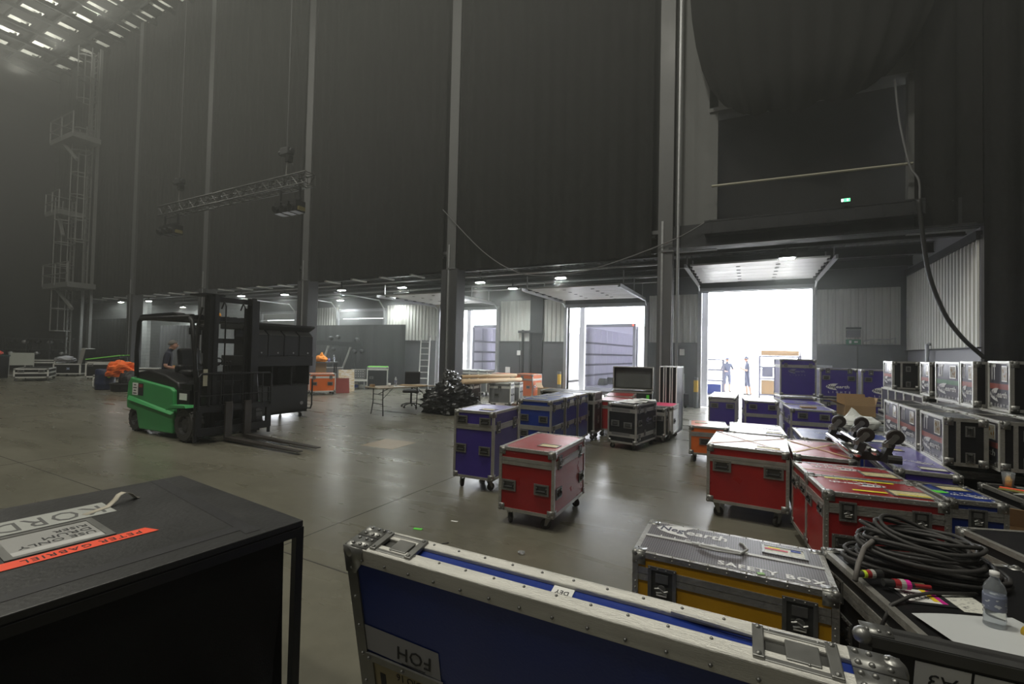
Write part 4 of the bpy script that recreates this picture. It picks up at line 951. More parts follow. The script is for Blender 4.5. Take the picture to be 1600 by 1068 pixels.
for xx, yy in ((0.4, -0.66), (0.4, 0.62), (-0.35, 0.6), (-0.35, -0.6)):
    if 0.14 not in _CAST: _CAST[0.14] = caster_meshes(0.14)
    c = put('caster', _CAST[0.14][0], sp); c.location = (xx, yy, 0.14); put('wheel', _CAST[0.14][1], c)
for k in range(4):
    s4 = MB().prism([(-0.35, 0), (0.32, 0), (0.32, 0.5), (0.16, 0.62), (-0.35, 0.62)], -0.2, 0.2)
    t = empty('wedge_speaker', (-10.45, 6.72 + 0.42 * k, 1.54), 0, ['wedge speaker on the black cabinet, nearest the mast', 'second wedge speaker from the mast on the black cabinet', 'third wedge speaker from the mast on the black cabinet', 'wedge speaker at the outer corner of the black cabinet'][k], 'speaker', 'wedge speakers on the cabinet')
    bevel(s4.build('cabinet', SPK, t), 0.01)
    MB().box((0.245, 0, 0.562), (0.19, 0.36, 0.01), ry=0.644).build('grille', mat('pale_grille', (0.12, 0.115, 0.105), 0.55, 0.2, 0.1, 100), t)
    MB().cyl((0.32, 0.05, 0.08), (0.327, 0.05, 0.08), 0.02, 8).build('socket', STEEL, t)
tp = MB().prism([(-0.6, 0), (0.42, 0.0), (0.62, 0.1), (0.62, 0.15), (-0.6, 0.17)], -0.86, 0.84)
o = bevel(tp.build('cover_board', SPK), 0.02); o.location = (-10.6, 7.28, 2.162); tag(o, 'dark overhanging cover board on top of the wedge speakers', 'board')

# ------------------------------------------------------------------ folding table, chair, wrapped heap, tubes
TT = mat('worn_table_top', (0.3, 0.25, 0.18), 0.5, 0, 0.2, 4)
ft = empty('folding_table', (-8.66, 9.95, 0), radians(75), 'folding table with a worn wooden top and dark steel legs', 'table')
bevel(MB().box((0, 0, 0.735), (1.82, 0.74, 0.03)).build('tabletop', TT, ft), 0.006)
for s in (-1, 1):
    for y_ in (-0.3, 0.3):
        MB().tube([(s * 0.72, y_ * 0.8, 0.71), (s * 0.72, y_ * 0.8, 0.35), (s * 0.74, y_, 0.0)], 0.014, 8).build('leg', DARKSTEEL, ft)
    MB().cyl((s * 0.72, -0.24, 0.3), (s * 0.72, 0.24, 0.3), 0.011, 6).cyl((s * 0.72, -0.24, 0.55), (s * 0.72, 0.24, 0.55), 0.009, 6).cyl((s * 0.72, 0, 0.55), (s * 0.36, 0, 0.71), 0.01, 6).cyl((s * 0.72, -0.2, 0.42), (s * 0.4, -0.2, 0.71), 0.008, 6).build('brace', DARKSTEEL, ft)
def at_table(u, v):
    a = radians(75); return (-8.66 + u * cos(a) - v * sin(a), 9.95 + u * sin(a) + v * cos(a))
WATER = bpy.data.materials.new('clear_plastic'); WATER.use_nodes = True
_p = WATER.node_tree.nodes['Principled BSDF']; _p.inputs['Transmission Weight'].default_value = 0.85; _p.inputs['Roughness'].default_value = 0.12; _p.inputs['IOR'].default_value = 1.2; _p.inputs['Base Color'].default_value = (0.85, 0.9, 0.95, 1)
def bottle(label, x, y, z, s=1.0, sleeve=(0.05, 0.07, 0.2)):
    t = empty('water_bottle', (x, y, z), RND.uniform(0, 6), label, 'bottle')
    prof = [(0.005, 0.002), (0.03, 0), (0.033, 0.01)]
    for k in range(6): prof += [(0.033, 0.02 + 0.02 * k), (0.0305, 0.03 + 0.02 * k)]
    prof += [(0.033, 0.145), (0.028, 0.165), (0.013, 0.19), (0.012, 0.2)]
    MB().lathe([(r * s, h * s) for r, h in prof], n=18).build('bottle_body', WATER, t, True)
    MB().lathe([(0.0335 * s, 0.075 * s), (0.034 * s, 0.08 * s), (0.034 * s, 0.125 * s), (0.0335 * s, 0.13 * s)], n=18).build('sleeve', print_mat('bottle_sleeve', (0.16, 0.18, 0.26), (0.55, 0.57, 0.6), (40, 40, 60), 0.6), t, True)
    MB().lathe([(0.004 * s, 0.2 * s), (0.0145 * s, 0.198 * s), (0.0145 * s, 0.215 * s), (0.004 * s, 0.217 * s)], n=14).build('cap', PAPER, t, True)
    return t
x_, y_ = at_table(-0.15, 0.05); bottle('water bottle on the folding table', x_, y_, 0.751, 1.15)
o = MB().lathe([(0.02, 0), (0.034, 0.0), (0.04, 0.09), (0.036, 0.09), (0.03, 0.01)], n=14).build('paper_cup', PAPER, None, True); x_, y_ = at_table(-0.38, 0.0); o.location = (x_, y_, 0.751); tag(o, 'white cup on the folding table', 'cup')
o = MB().box((0, 0, 0.035), (0.1, 0.1, 0.07)).build('small_carton', CARD); x_, y_ = at_table(-0.84, 0.1); o.location = (x_, y_, 0.751); tag(o, 'small brown carton at the bare end of the folding table', 'box')
o = MB().box((0, 0, 0.012), (0.75, 0.22, 0.024)).build('loose_board', mat('ply_offcut', (0.4, 0.28, 0.15), 0.6, 0, 0.15, 8)); x_, y_ = at_table(0.35, -0.1); o.location = (x_, y_, 0.751); o.rotation_euler = (0, 0, 0.3); tag(o, 'thin plywood strip lying on the folding table', 'board')
o = MB().box((0, 0, 0.002), (0.3, 0.21, 0.003)).build('paper_sheet', PAPER); x_, y_ = at_table(-0.2, -0.2); o.location = (x_, y_, 0.751); o.rotation_euler = (0, 0, 0.9); tag(o, 'sheet of white paper on the folding table', 'paper')
ch = empty('office_chair', (-9.25, 11.1, 0), radians(35), 'black swivel office chair behind the folding table', 'chair')
bevel(MB().box((0, 0, 0.5), (0.5, 0.48, 0.09)).build('seat', VINYL, ch), 0.035, 3)
bevel(MB().box((0, 0.27, 0.88), (0.48, 0.06, 0.42), rx=-0.12).build('backrest', VINYL, ch), 0.028, 3)
MB().box((0, 0.24, 0.6), (0.06, 0.03, 0.3)).cyl((0, 0, 0.1), (0, 0, 0.46), 0.03, 10).cyl((0.1, 0, 0.44), (0.3, -0.05, 0.4), 0.01, 6).build('gas_column', FBLACK, ch)
for k in range(5):
    a = 2 * pi * k / 5 + 0.3
    MB().tube([(0, 0, 0.13), (0.15 * cos(a), 0.15 * sin(a), 0.12), (0.3 * cos(a), 0.3 * sin(a), 0.07)], 0.02, 6).build('base_arm', FBLACK, ch)
    MB().cyl((0.3 * cos(a) - 0.02 * sin(a), 0.3 * sin(a) + 0.02 * cos(a), 0.03), (0.3 * cos(a) + 0.02 * sin(a), 0.3 * sin(a) - 0.02 * cos(a), 0.03), 0.03, 10).build('castor', RUBBER, ch)
FILM = mat('glossy_black_film', (0.014, 0.014, 0.015), 0.2, 0, 0.1, 6, 0.6, 14)
crumple('heap of equipment wrapped in shiny black plastic film on the floor', 'wrapped_heap', 'bundle', (-7.5, 10.7, 0.34), 0.74, (1.0, 0.72, 0.6), FILM, 8, amp=0.35, seg=(56, 34), fine=0.3)
o = crumple('crinkled black plastic sheet folded over the ends of the cardboard tubes', 'plastic_sheet', 'plastic sheet', (0, 0, 0), 0.4, (0.5, 1.0, 0.75), mat('crinkled_film', (0.05, 0.05, 0.05), 0.18, 0, 0.2, 8, 0.5, 16), 3, amp=0.25, seg=(44, 26), fine=0.3)
o.location = (-7.72, 11.1, 0.92); o.rotation_euler = (0.3, -0.75, 0.5)
for k, (a, b, r, lab) in enumerate([((-7.55, 11.0, 0.835), (-6.95, 14.05, 0.845), 0.062, 'pale cardboard tube lying lowest on the dark cases, its end poking out of the plastic'), ((-7.75, 11.6, 0.985), (-7.06, 13.9, 0.985), 0.055, 'upper pale cardboard tube over the dark cases'), ((-7.72, 11.3, 0.87), (-7.15, 13.6, 0.87), 0.05, 'middle pale cardboard tube, a black strap lying on it')]):
    A_, B_ = Vector(a), Vector(b); ang = math.atan2(B_.y - A_.y, B_.x - A_.x); ln = (B_ - A_).length
    t = empty('cardboard_tube', a, ang, lab, 'tube', 'cardboard tubes on the dark cases')
    dz = B_.z - A_.z
    MB().cyl((0, 0, 0), (ln, 0, dz), r, 16).build('tube_wall', TIMBER, t, True)
    MB().cyl((-0.004, 0, 0), (0.012, 0, 0), r * 0.86, 16).build('tube_hollow', BLACK_INK, t)  # black disc stands in for the shade inside the hollow end
DK = [('black flight case under the cardboard tubes, nearest to the wrapped heap', -8.25, 12.1, 0.66, 1.15, 15, 'black'), ('charcoal flight case with two pale handles under the ends of the tubes', -6.98, 13.0, 0.5, 0.6, 15, 'grey'),
      ('pale grey flight case with two handles beside the charcoal one', -6.98, 13.75, 0.36, 0.5, 15, 'white')]
case('flight_case', DK[0][0], -7.98, 12.22, 14, 0.68, 1.0, 0.78, 0.13, col='black', lid=0.14, bright=True, handles=[('r', -0.33, 0.38), ('r', 0.33, 0.4), ('f', 0.16, 0.5)], latches=[('r', -0.3, 0.66), ('r', 0.36, 0.66)])
case('flight_case', DK[1][0], -7.1, 12.98, 14, 0.72, 0.52, 0.78, 0.13, col='grey', lid=0.14, bright=True, handles=[('r', -0.12, 0.4, 0.8), ('r', 0.14, 0.4, 0.8), ('f', -0.1, 0.4)], latches=[('f', 0.0, 0.62)])
case('flight_case', DK[2][0], -7.1, 13.75, 14, 0.6, 0.5, 0.76, 0.13, col='grey', lid=0.12, bright=True, handles=[('r', -0.12, 0.45, 0.8), ('r', 0.14, 0.45, 0.8)])
case('flight_case', 'big orange flight case with faded logo by the dock wall', -7.4, 15.6, 0, 0.76, 0.85, 0.97, 0.14, col='orange', lid=0.2, handles=[('f', 0.2, 0.5)], latches=[('f', -0.05, 0.84)], logos=[('r', -0.1, 0.5, 0.45, 0)])
case('flight_case', 'lower orange flight case behind the ends of the cardboard tubes', -8.6, 15.9, 0, 0.95, 0.6, 0.93, 0.14, col='orange', lid=0.15, group=None)
for k in range(3):
    case('flight_case', ['grey flight case behind the tubes, nearest to the second open door', 'middle grey flight case of three behind the cardboard tubes', 'third grey flight case behind the tubes, next to the lower orange one'][k], -10.25 + 0.42 * k, 15.9, 0, 0.4, 0.6, 1.02, 0.14, col='grey', lid=0.12, group='three grey cases', bright=True, handles=[('f', 0, 0.8, 0.9)])
open_box('small brown carton by the big orange case', -6.6, 15.9, 0.0, 5, 0.42, 0.4, 0.34, [('b', 30, 0.16)])
open_box('larger brown carton stacked beside the big orange case', -6.55, 15.35, 0.0, -8, 0.5, 0.4, 0.5, [('l', 60, 0.2)])
# ------------------------------------------------------------------ foreground: black cart, blue lid, safety box, cable case
BT = mat('scuffed_black_top', (0.026, 0.026, 0.026), 0.42, 0, 0.35, 3, 0.12, 50)
bt = empty('black_cart', (-1.833, 1.463, 0), radians(-5.3), 'black-topped cart with a steel frame and black cloth sides, tape labels on top', 'cart')
bevel(MB().box((-0.64, -1.0, 0.935), (1.27, 2.0, 0.028)).build('cart_top', BT, bt), 0.004)
fr = MB()
for x_, y_ in ((-0.018, -0.018), (-1.25, -0.018), (-0.018, -1.98), (-1.25, -1.98)): fr.box((x_, y_, 0.47), (0.036, 0.036, 0.9))
for z_ in (0.9, 0.12): fr.box((-0.018, -1.0, z_), (0.036, 1.93, 0.036)).box((-1.25, -1.0, z_), (0.036, 1.93, 0.036)).box((-0.635, -0.018, z_), (1.2, 0.036, 0.036)).box((-0.635, -1.98, z_), (1.2, 0.036, 0.036))
fr.build('frame', mat('black_box_section', (0.012, 0.012, 0.013), 0.4, 0.2, 0.2, 6), bt)
mb = MB(); n = 60; rows = 8; vs = []
for j in range(rows + 1):
    v = j / rows
    for i in range(n + 1):
        u = i / n
        vs.append((-0.03 + 0.02 * sin(u * 17 + 1.2 * v) * v + 0.012 * sin(u * 41 + 4 * v) * v, -0.085 - 1.85 * u - 0.03 * v * (1 - u) + 0.012 * sin(7 * v), 0.9 - 0.86 * v))
mb.add(vs, [(j * (n + 1) + i, j * (n + 1) + i + 1, (j + 1) * (n + 1) + i + 1, (j + 1) * (n + 1) + i) for j in range(rows) for i in range(n)])
mb.build('side_cloth', CLOTH, bt, True)
mb = MB(); vs = []
for j in range(rows + 1):
    v = j / rows
    for i in range(31):
        u = i / 30
        vs.append((-0.1 - 1.1 * u, -0.035 + 0.02 * sin(u * 19 + v) * v, 0.9 - 0.86 * v))
mb.add(vs, [(j * 31 + i, j * 31 + i + 1, (j + 1) * 31 + i + 1, (j + 1) * 31 + i) for j in range(rows) for i in range(30)])
mb.build('end_cloth', CLOTH, bt, True)
BTAPE = mat('black_gaffer_tape', (0.018, 0.018, 0.02), 0.5, 0, 0.3, 30)
MB().box((-0.66, -0.17, 0.9497), (1.22, 0.06, 0.0012), rz=-0.06).box((-0.14, -0.66, 0.94985), (0.06, 0.9, 0.0012)).build('gaffer_strip', BTAPE, bt)
TAPE_W = mat('white_gaffer_tape', (0.36, 0.37, 0.35), 0.55, 0, 0.08, 12)
MB().box((-0.915, -0.98, 0.9500), (0.205, 1.06, 0.0012)).build('white_tape', TAPE_W, bt)
m = MB(); text_into(m, 'KORDC', 0.2, (-0.915, -0.47, 0.9508), 1.12, 'LEFT', rot=-pi / 2, sx=0.62); m.build('handwriting', mat('marker_grey', (0.09, 0.09, 0.09), 0.6, 0, 0), bt)
m = MB(); ring(m, 0.26, 0.27, 0.025, 0.949, 0.954); q = m; q = q.build('label_dish', STEEL, bt); q.location = (-0.63, -0.71, 0)
q = MB().box((-0.63, -0.71, 0.9498), (0.262, 0.272, 0.001)).build('paper', mat('dull_paper', (0.3, 0.3, 0.29), 0.6, 0, 0.1, 10), bt)
MB().box((-0.53, -0.71, 0.9508), (0.05, 0.265, 0.001)).build('white_strip', mat('whitish_paint', (0.5, 0.5, 0.49), 0.6, 0, 0.2, 12), bt)
m = MB()
for k, (tx, sz) in enumerate([('USE ONLY', 0.05), ('DRUM', 0.055), ('RISER', 0.045)]): text_into(m, tx, sz, (-0.59 - 0.055 * k, -0.585, 0.9508), 1.0, 'LEFT', rot=-pi / 2)
m.build('handwriting', BLACK_INK, bt)
RTAPE = mat('fluorescent_red_tape', (0.9, 0.09, 0.035), 0.5, 0, 0.06, 10)
m = MB().add([(-0.462, -0.455, 0.9515), (-0.385, -0.43, 0.9515), (-0.385, -1.3, 0.9515), (-0.462, -1.3, 0.9515)], [(3, 2, 1, 0)])
m.build('red_tape', RTAPE, bt)
m = MB(); text_into(m, 'PETER GABRIEL', 0.052, (-0.424, -0.48, 0.9518), 1.2, 'LEFT', rot=-pi / 2, sx=0.86); m.build('handwriting', BLACK_INK, bt)
m = MB(); wdt = 0.016; path = [(-0.86, -0.56, 0.952), (-0.91, -0.46, 0.954), (-0.925, -0.43, 0.975), (-0.93, -0.415, 0.995), (-0.945, -0.39, 1.0), (-0.955, -0.36, 0.985), (-0.965, -0.335, 0.956), (-0.975, -0.32, 0.952)]
vs = []
for px_, py_, pz_ in path: vs += [(px_ - wdt, py_, pz_), (px_ + wdt, py_ + 0.01, pz_)]
m.add(vs, [(2 * i, 2 * i + 1, 2 * i + 3, 2 * i + 2) for i in range(len(path) - 1)])
o = m.build('peeled_tape', mat('cream_tape', (0.5, 0.46, 0.38), 0.6, 0, 0.08, 12), bt, True); o.modifiers.new('thickness', 'SOLIDIFY').thickness = 0.002

# ---- blue trunk with its lid leaning open towards the lens
WORN = mat('worn_bright_extrusion', (0.62, 0.61, 0.57), 0.42, 0.35, 0.3, 5, 0.35, 70, stretch=(0.8, 9, 9))
bl = empty('flight_case', (-1.0, 0.938, 0), radians(0.9), 'big blue flight case in front, lid leaning open with worn aluminium rim', 'flight case')
MB().box((0.635, 0.75, 0.34), (1.24, 0.72, 0.6)).build('body', PANEL['blue'], bl)
f = MB()
for x_ in (0.0, 1.27):
    for y_ in (0.39, 1.11): f.box((x_ + (0.016 if x_ == 0 else -0.016), y_, 0.34), (0.04, 0.04, 0.62))
for z_ in (0.04, 0.635):
    for y_ in (0.385, 1.115): f.box((0.635, y_, z_), (1.2, 0.035, 0.035))
    for x_ in (0.012, 1.258): f.box((x_, 0.75, z_), (0.035, 0.7, 0.035))
f.build('frame', ALU, bl)
T_ = radians(11); LW, LT, LL = 1.24, 0.098, 0.56
def lid_part(o, base=(0, 0, 1.2)):
    o.matrix_local = Matrix(((1, 0, 0, base[0]), (0, -sin(T_), -cos(T_), base[1]), (0, cos(T_), -sin(T_), base[2]), (0, 0, 0, 1)))
    return o
lid = MB().box((LW / 2, -LL / 2 - 0.008, -0.008), (LW - 0.03, LL - 0.03, 0.012)).box((LW / 2, -0.014, -LT / 2), (LW - 0.04, 0.012, LT - 0.02)).box((0.02, -LL / 2, -LT / 2), (0.012, LL - 0.04, LT - 0.02)).box((LW - 0.02, -LL / 2, -LT / 2), (0.012, LL - 0.04, LT - 0.02))
lid = lid_part(lid.build('lid', PANEL['blue'], bl))
MB().box((LW / 2, -LL / 2 - 0.02, -0.03), (LW - 0.08, LL - 0.06, 0.02)).build('lid_lining', mat('dark_foam', (0.02, 0.02, 0.02), 0.95, 0, 0.1, 10), lid)
f = MB()
f.box((LW / 2, -0.004, -0.018), (LW - 0.06, 0.012, 0.036)).box((LW / 2, -0.022, 0.0), (LW - 0.06, 0.048, 0.006))       # near rim angle
bevel(f.build('rim_extrusion', WORN, lid), 0.003)
f = MB().box((LW / 2, -0.004, -LT + 0.015), (LW - 0.06, 0.012, 0.03)).box((LW / 2, -0.022, -LT), (LW - 0.06, 0.048, 0.006))
bevel(f.build('rim_extrusion', WORN, lid), 0.003)
f = MB()
for x_ in (0.016, LW - 0.016): f.box((x_, -LL / 2, -0.0), (0.036, LL - 0.05, 0.006)).box((x_ + (-0.016 if x_ < 0.5 else 0.016), -LL / 2, -LT / 2), (0.006, LL - 0.05, LT + 0.004))
f.box((LW / 2, -LL + 0.022, 0), (LW - 0.06, 0.044, 0.006)); f.build('edge_angle', STEEL, lid)
f = MB()
for k in range(15):
    x_ = 0.06 + (LW - 0.12) * k / 14
    f.sph((x_, 0.002, -0.026), 0.0038, 6, 4).sph((x_ + 0.02, 0.002, -LT + 0.01), 0.0038, 6, 4).sph((x_, -0.03, 0.004), 0.0045, 6, 4)
for k in range(6): f.sph((0.018, -0.06 - 0.09 * k, 0.004), 0.005, 6, 4)
f.build('rivets', STEEL, lid, True, 'stuff')
for x_, s in ((0.0, 1), (LW, -1)):
    c = MB(); c.sph((x_ + s * 0.01, -0.014, -0.012), 0.024, 12, 8).sph((x_ + s * 0.01, -0.014, -LT + 0.012), 0.024, 12, 8)
    c.prism([(x_ - s * 0.004, -0.075), (x_ - s * 0.004, 0.004), (x_ + s * 0.065, 0.004), (x_ + s * 0.06, -0.035), (x_ + s * 0.03, -0.075)][::s], 0.002, 0.006, 'z')
    for zc, sz in ((-0.024, 1), (-LT + 0.024, -1)):
        c.prism([(x_ - s * 0.004, zc + 0.04 * sz), (x_ + s * 0.085, zc + 0.035 * sz), (x_ + s * 0.095, zc), (x_ + s * 0.06, zc - 0.028 * sz), (x_ - s * 0.004, zc - 0.04 * sz)], 0.0, 0.0045, 'x') if False else c.box((x_ + s * 0.036, 0.003, zc), (0.076, 0.005, 0.046))
        for q in (0.018, 0.044, 0.064): c.sph((x_ + s * q, 0.006, zc + 0.013), 0.0055, 8, 5).sph((x_ + s * q, 0.006, zc - 0.013), 0.0055, 8, 5)
    c.build('corner_bracket', STEEL, lid, True)
for x_ in (0.15, 1.08):
    c = MB(); y0 = 0.0; hz_ = LT / 0.155
    c.box((x_ - 0.06, 0.003, -LT / 2), (0.02, 0.012, LT * 0.85)).box((x_ + 0.06, 0.003, -LT / 2), (0.02, 0.012, LT * 0.85)).box((x_, 0.0, -LT * 0.88), (0.12, 0.008, 0.012)).box((x_, 0.0, -LT * 0.14), (0.12, 0.008, 0.012)).box((x_ + 0.012, -0.002, -LT / 2), (0.055, 0.014, LT * 0.5))
    c.cur = 1; c.box((x_, -0.012, -LT / 2), (0.11, 0.012, LT * 0.66)); c.cur = 0
    for q in (-0.06, 0.06):
        for z_ in (-0.015, -LT + 0.015): c.sph((x_ + q, 0.008, z_), 0.006, 8, 5)
    bevel(c.build('latch_plate', [STEEL, DISH], lid), 0.003)
c = MB().box((0.625, -0.0065, -LT / 2), (0.05, 0.002, 0.036)).build('paper_label', PAPER, lid)
m = MB(); text_into(m, 'DEY', 0.018, (0, 0, 0)); o = m.build('label_print', BLACK_INK, lid); o.matrix_local = Matrix(((-1, 0, 0, 0.625), (0, 0, 1, -0.0052), (0, 1, 0, -LT / 2), (0, 0, 0, 1)))
MB().add([(0.035, -0.235, 0.0002), (0.29, -0.24, 0.0002), (0.29, -0.322, 0.0002), (0.035, -0.315, 0.0002)], [(3, 2, 1, 0)]).build('white_tape', mat('greyish_tape', (0.33, 0.33, 0.36), 0.55, 0, 0.06, 10), lid)
m = MB(); text_into(m, 'FOH', 0.058, (0.205, -0.283, 0.001), 1.05, rot=pi, shear=0.12); m.box((0.2, -0.316, 0.001), (0.08, 0.003, 0.0005)); m.build('handwriting', BLACK_INK, lid)
m = MB(); ring(m, 0.22, 0.16, 0.022, -0.002, 0.004); rivets(m, 0.24, 0.18, 3, 0.006); q = m.build('label_dish', STEEL, lid); q.location = (0.165, -0.425, 0.002)
q = MB().box((0.165, -0.425, 0.0005), (0.22, 0.16, 0.001)).build('form', mat('tan_form', (0.34, 0.29, 0.17), 0.55, 0, 0.08, 10), lid)
m = MB(); text_into(m, 'AUDIO 16', 0.03, (0.2, -0.365, 0.0014), 0.95, rot=pi); text_into(m, '77 05', 0.026, (0.22, -0.4, 0.0014), rot=pi); text_into(m, '37 11', 0.026, (0.22, -0.43, 0.0014), rot=pi); m.box((0.085, -0.41, 0.0014), (0.02, 0.07, 0.0005)); m.build('form_print', BLACK_INK, lid)
# bent end of the far rim
m = MB().tube([(0.86, 0.002, -LT + 0.026), (0.95, 0.006, -LT + 0.034), (1.01, 0.004, -LT + 0.036)], 0.005, 6); m.build('bent_edge', WORN, lid)

# ---- second, black lid behind it
def black_lid(name, label, x, y, z, w, ll, rot, sheet, lt=0.12):
    t = empty(name, (x, y, 0), radians(rot), label, 'flight case')
    MB().box((w / 2, 0.3, 0.2), (w - 0.02, 0.34, 0.36)).build('body', PANEL['black'], t)
    l = MB().box((w / 2, -ll / 2, -0.008), (w - 0.03, ll - 0.03, 0.012)).box((w / 2, -0.012, -lt / 2), (w - 0.04, 0.012, lt - 0.02)).box((0.02, -ll / 2, -lt / 2), (0.012, ll - 0.04, lt - 0.02))
    l = l.build('lid', PANEL['black'], t); lid_part(l, (0, 0, z))
    f = MB().box((w / 2, -0.003, -0.02), (w - 0.04, 0.012, 0.04)).box((w / 2, -0.003, -lt + 0.015), (w - 0.04, 0.012, 0.03)).box((w / 2, -0.018, 0), (w - 0.04, 0.036, 0.005)).box((0.014, -ll / 2, 0), (0.032, ll - 0.04, 0.005))
    f.build('rim_extrusion', mat('dark_extrusion', (0.1, 0.1, 0.1), 0.35, 0.6, 0.2, 8), l)
    c = MB().sph((0.006, -0.01, -0.01), 0.026, 10, 8).box((0.045, 0.004, -0.03), (0.08, 0.005, 0.05)); 
    for q in (0.02, 0.05, 0.075): c.sph((q, 0.008, -0.02), 0.006, 8, 5)
    c.build('corner_bracket', STEEL, l, True)
    return t, l
t, l = black_lid('flight_case', 'black flight case with its lid standing open, white inventory sheets pasted on the lid', 0.315, 1.79, 0.9, 1.0, 0.5, 3, 1, 0.055)
m = MB()
for r_ in range(3):
    for k in range(6): m.box((0.2 + 0.135 * k, -0.1 - 0.11 * r_, 0.0), (0.128, 0.104, 0.0015))
m.build('inventory_sheet', PAPER, l)
m = MB()
for r_ in range(3):
    for k, w_ in enumerate(['A3', 'HR', 'DLY', 'B2', 'TWO', 'C7']): text_into(m, w_, 0.06, (0.2 + 0.135 * k, -0.1 - 0.11 * r_, 0.0012), rot=pi, shear=0.1)
m.build('marker_writing', BLACK_INK, l)

# ---- yellow safety box with chequered plate lid
CHQ = bpy.data.materials.new('grip_lid'); CHQ.use_nodes = True
_n = CHQ.node_tree; _t = _n.nodes.new('ShaderNodeTexCoord'); _c = _n.nodes.new('ShaderNodeTexChecker'); _m = _n.nodes.new('ShaderNodeMapping')
_m.inputs['Rotation'].default_value = (0, 0, pi / 4); _c.inputs['Scale'].default_value = 110
_c.inputs['Color1'].default_value = (0.03, 0.028, 0.03, 1); _c.inputs['Color2'].default_value = (0.16, 0.145, 0.155, 1)
_n.links.new(_t.outputs['Object'], _m.inputs['Vector']); _n.links.new(_m.outputs['Vector'], _c.inputs['Vector'])
_n.links.new(_c.outputs['Color'], _n.nodes['Principled BSDF'].inputs['Base Color']); _n.nodes['Principled BSDF'].inputs['Roughness'].default_value = 0.4
PANEL['chequer'] = CHQ
D = (0.985, 0.545, 0.62)
t = case('safety_box', 'yellow flight case with a chequered lid lettered SAFETY BOX', -0.1, 2.99, 0.6, *D, 0.09, col='yellow', lid=0.12, latches=[('f', -0.33, 0.455, 1.35), ('f', 0.33, 0.455, 1.35)], riv=True, cat='flight case')
o = MB().box((0, 0, 0.6215), (0.93, 0.49, 0.003)).build('grip_plate', CHQ, t)
m = MB(); text_into(m, 'SAFETY BOX', 0.07, (0.2, -0.2, 0.6235), 1.15, sx=1.12, bold=0.03); m.build('lettering', WHITE_INK, t)['kind'] = 'stuff'
on('t', LOGO, t, D, -0.2, 0.14, 0.0035, (0.46, 0.6), 0, 'printed_logo')['kind'] = 'stuff'
m = MB().box((-0.1, 0.0, 0.6245), (0.72, 0.03, 0.003)).box((0.0, 0.0, 0.624), (0.94, 0.026, 0.003)).box((-0.05, 0, 0.628), (0.3, 0.024, 0.006))
m.build('white_band', mat('pale_strip', (0.5, 0.5, 0.49), 0.45, 0, 0.06, 14), t)
m = MB(); m.tube([(-0.16, 0.02, 0.626), (-0.15, -0.05, 0.632), (-0.06, -0.075, 0.636), (0.06, -0.06, 0.636), (0.1, 0.04, 0.634), (0.08, 0.12, 0.63), (0.06, 0.14, 0.627)], 0.006, 6); m.build('cable_tie', mat('grey_tie', (0.35, 0.35, 0.34), 0.5, 0, 0.05, 10), t)
on('t', DOC, t, D, 0.29, 0.13, 0.0035, (1.0, 0.85, 1))
m = MB().box((0.25, 0.14, 0.6275), (0.12, 0.02, 0.001)); m.cur = 1; m.box((0.24, 0.16, 0.6275), (0.06, 0.016, 0.001)); m.cur = 2; m.box((0.35, 0.165, 0.6275), (0.05, 0.03, 0.001)); m.build('form_print', [mat('form_red', (0.6, 0.05, 0.1), 0.5, 0, 0), YTAPE, mat('form_blue', (0.02, 0.05, 0.3), 0.5, 0, 0)], t)
strip('green_dot', t, 't', D, 0.16, -0.235, 0.035, 0.025, mat('pale_green_tape', (0.3, 0.5, 0.22), 0.6, 0, 0.05, 10), 20, 0.004)

# ---- black case with dark lid, cable coil, bottle, torch, papers
D = (0.95, 0.92, 0.655)
t = case('flight_case', 'black flight case under the big cable coil, two document dishes on its lid', 0.965, 2.92, 16, *D, 0.12, col='black', lid=0.12, riv=True, handles=[('l', -0.2, 0.35), ('l', 0.2, 0.35)], latches=[('l', -0.25, 0.52, 0.8), ('l', 0.25, 0.52, 0.8)])
m = MB(); ring(m, 0.16, 0.13, 0.02, 0.656, 0.66); rivets(m, 0.18, 0.15, 3, 0.005); q = m.build('label_dish', DARKSTEEL, t); q.location = (-0.27, -0.04, 0)
q = MB().box((-0.27, -0.04, 0.6575), (0.155, 0.125, 0.001)).build('printed_card', PAPER, t)
q = MB().box((-0.205, -0.04, 0.6583), (0.022, 0.125, 0.001)).build('magenta_stripe', mat('magenta_print', (0.55, 0.02, 0.25), 0.5, 0, 0), t)
q = MB().box((-0.225, -0.03, 0.6582), (0.03, 0.11, 0.001)).build('yellow_stripe', mat('yellow_print', (0.75, 0.55, 0.03), 0.5, 0, 0), t)
m = MB()
for k, w_ in enumerate(['LIGHT', 'SUP', '7 45']): text_into(m, w_, 0.032, (-0.32 + 0.035 * k, -0.04, 0.6584), rot=-pi / 2)
m.build('card_print', BLACK_INK, t)
q = MB().box((-0.1, -0.07, 0.6575), (0.13, 0.16, 0.001)).build('plain_card', FORM, t)
MB().box((-0.25, 0.05, 0.668), (0.1, 0.012, 0.02)).build('brass_tab', mat('brass_tab', (0.3, 0.24, 0.14), 0.4, 0.5, 0.1, 20), t)
CABLE = mat('grey_black_cable', (0.035, 0.033, 0.032), 0.6, 0, 0.2, 10)
cb = empty('cable_coil', (0.8, 3.12, 0.66), radians(14), 'big coil of thick black cable with red and magenta connectors', 'cable')
rr = random.Random(4); pts = []
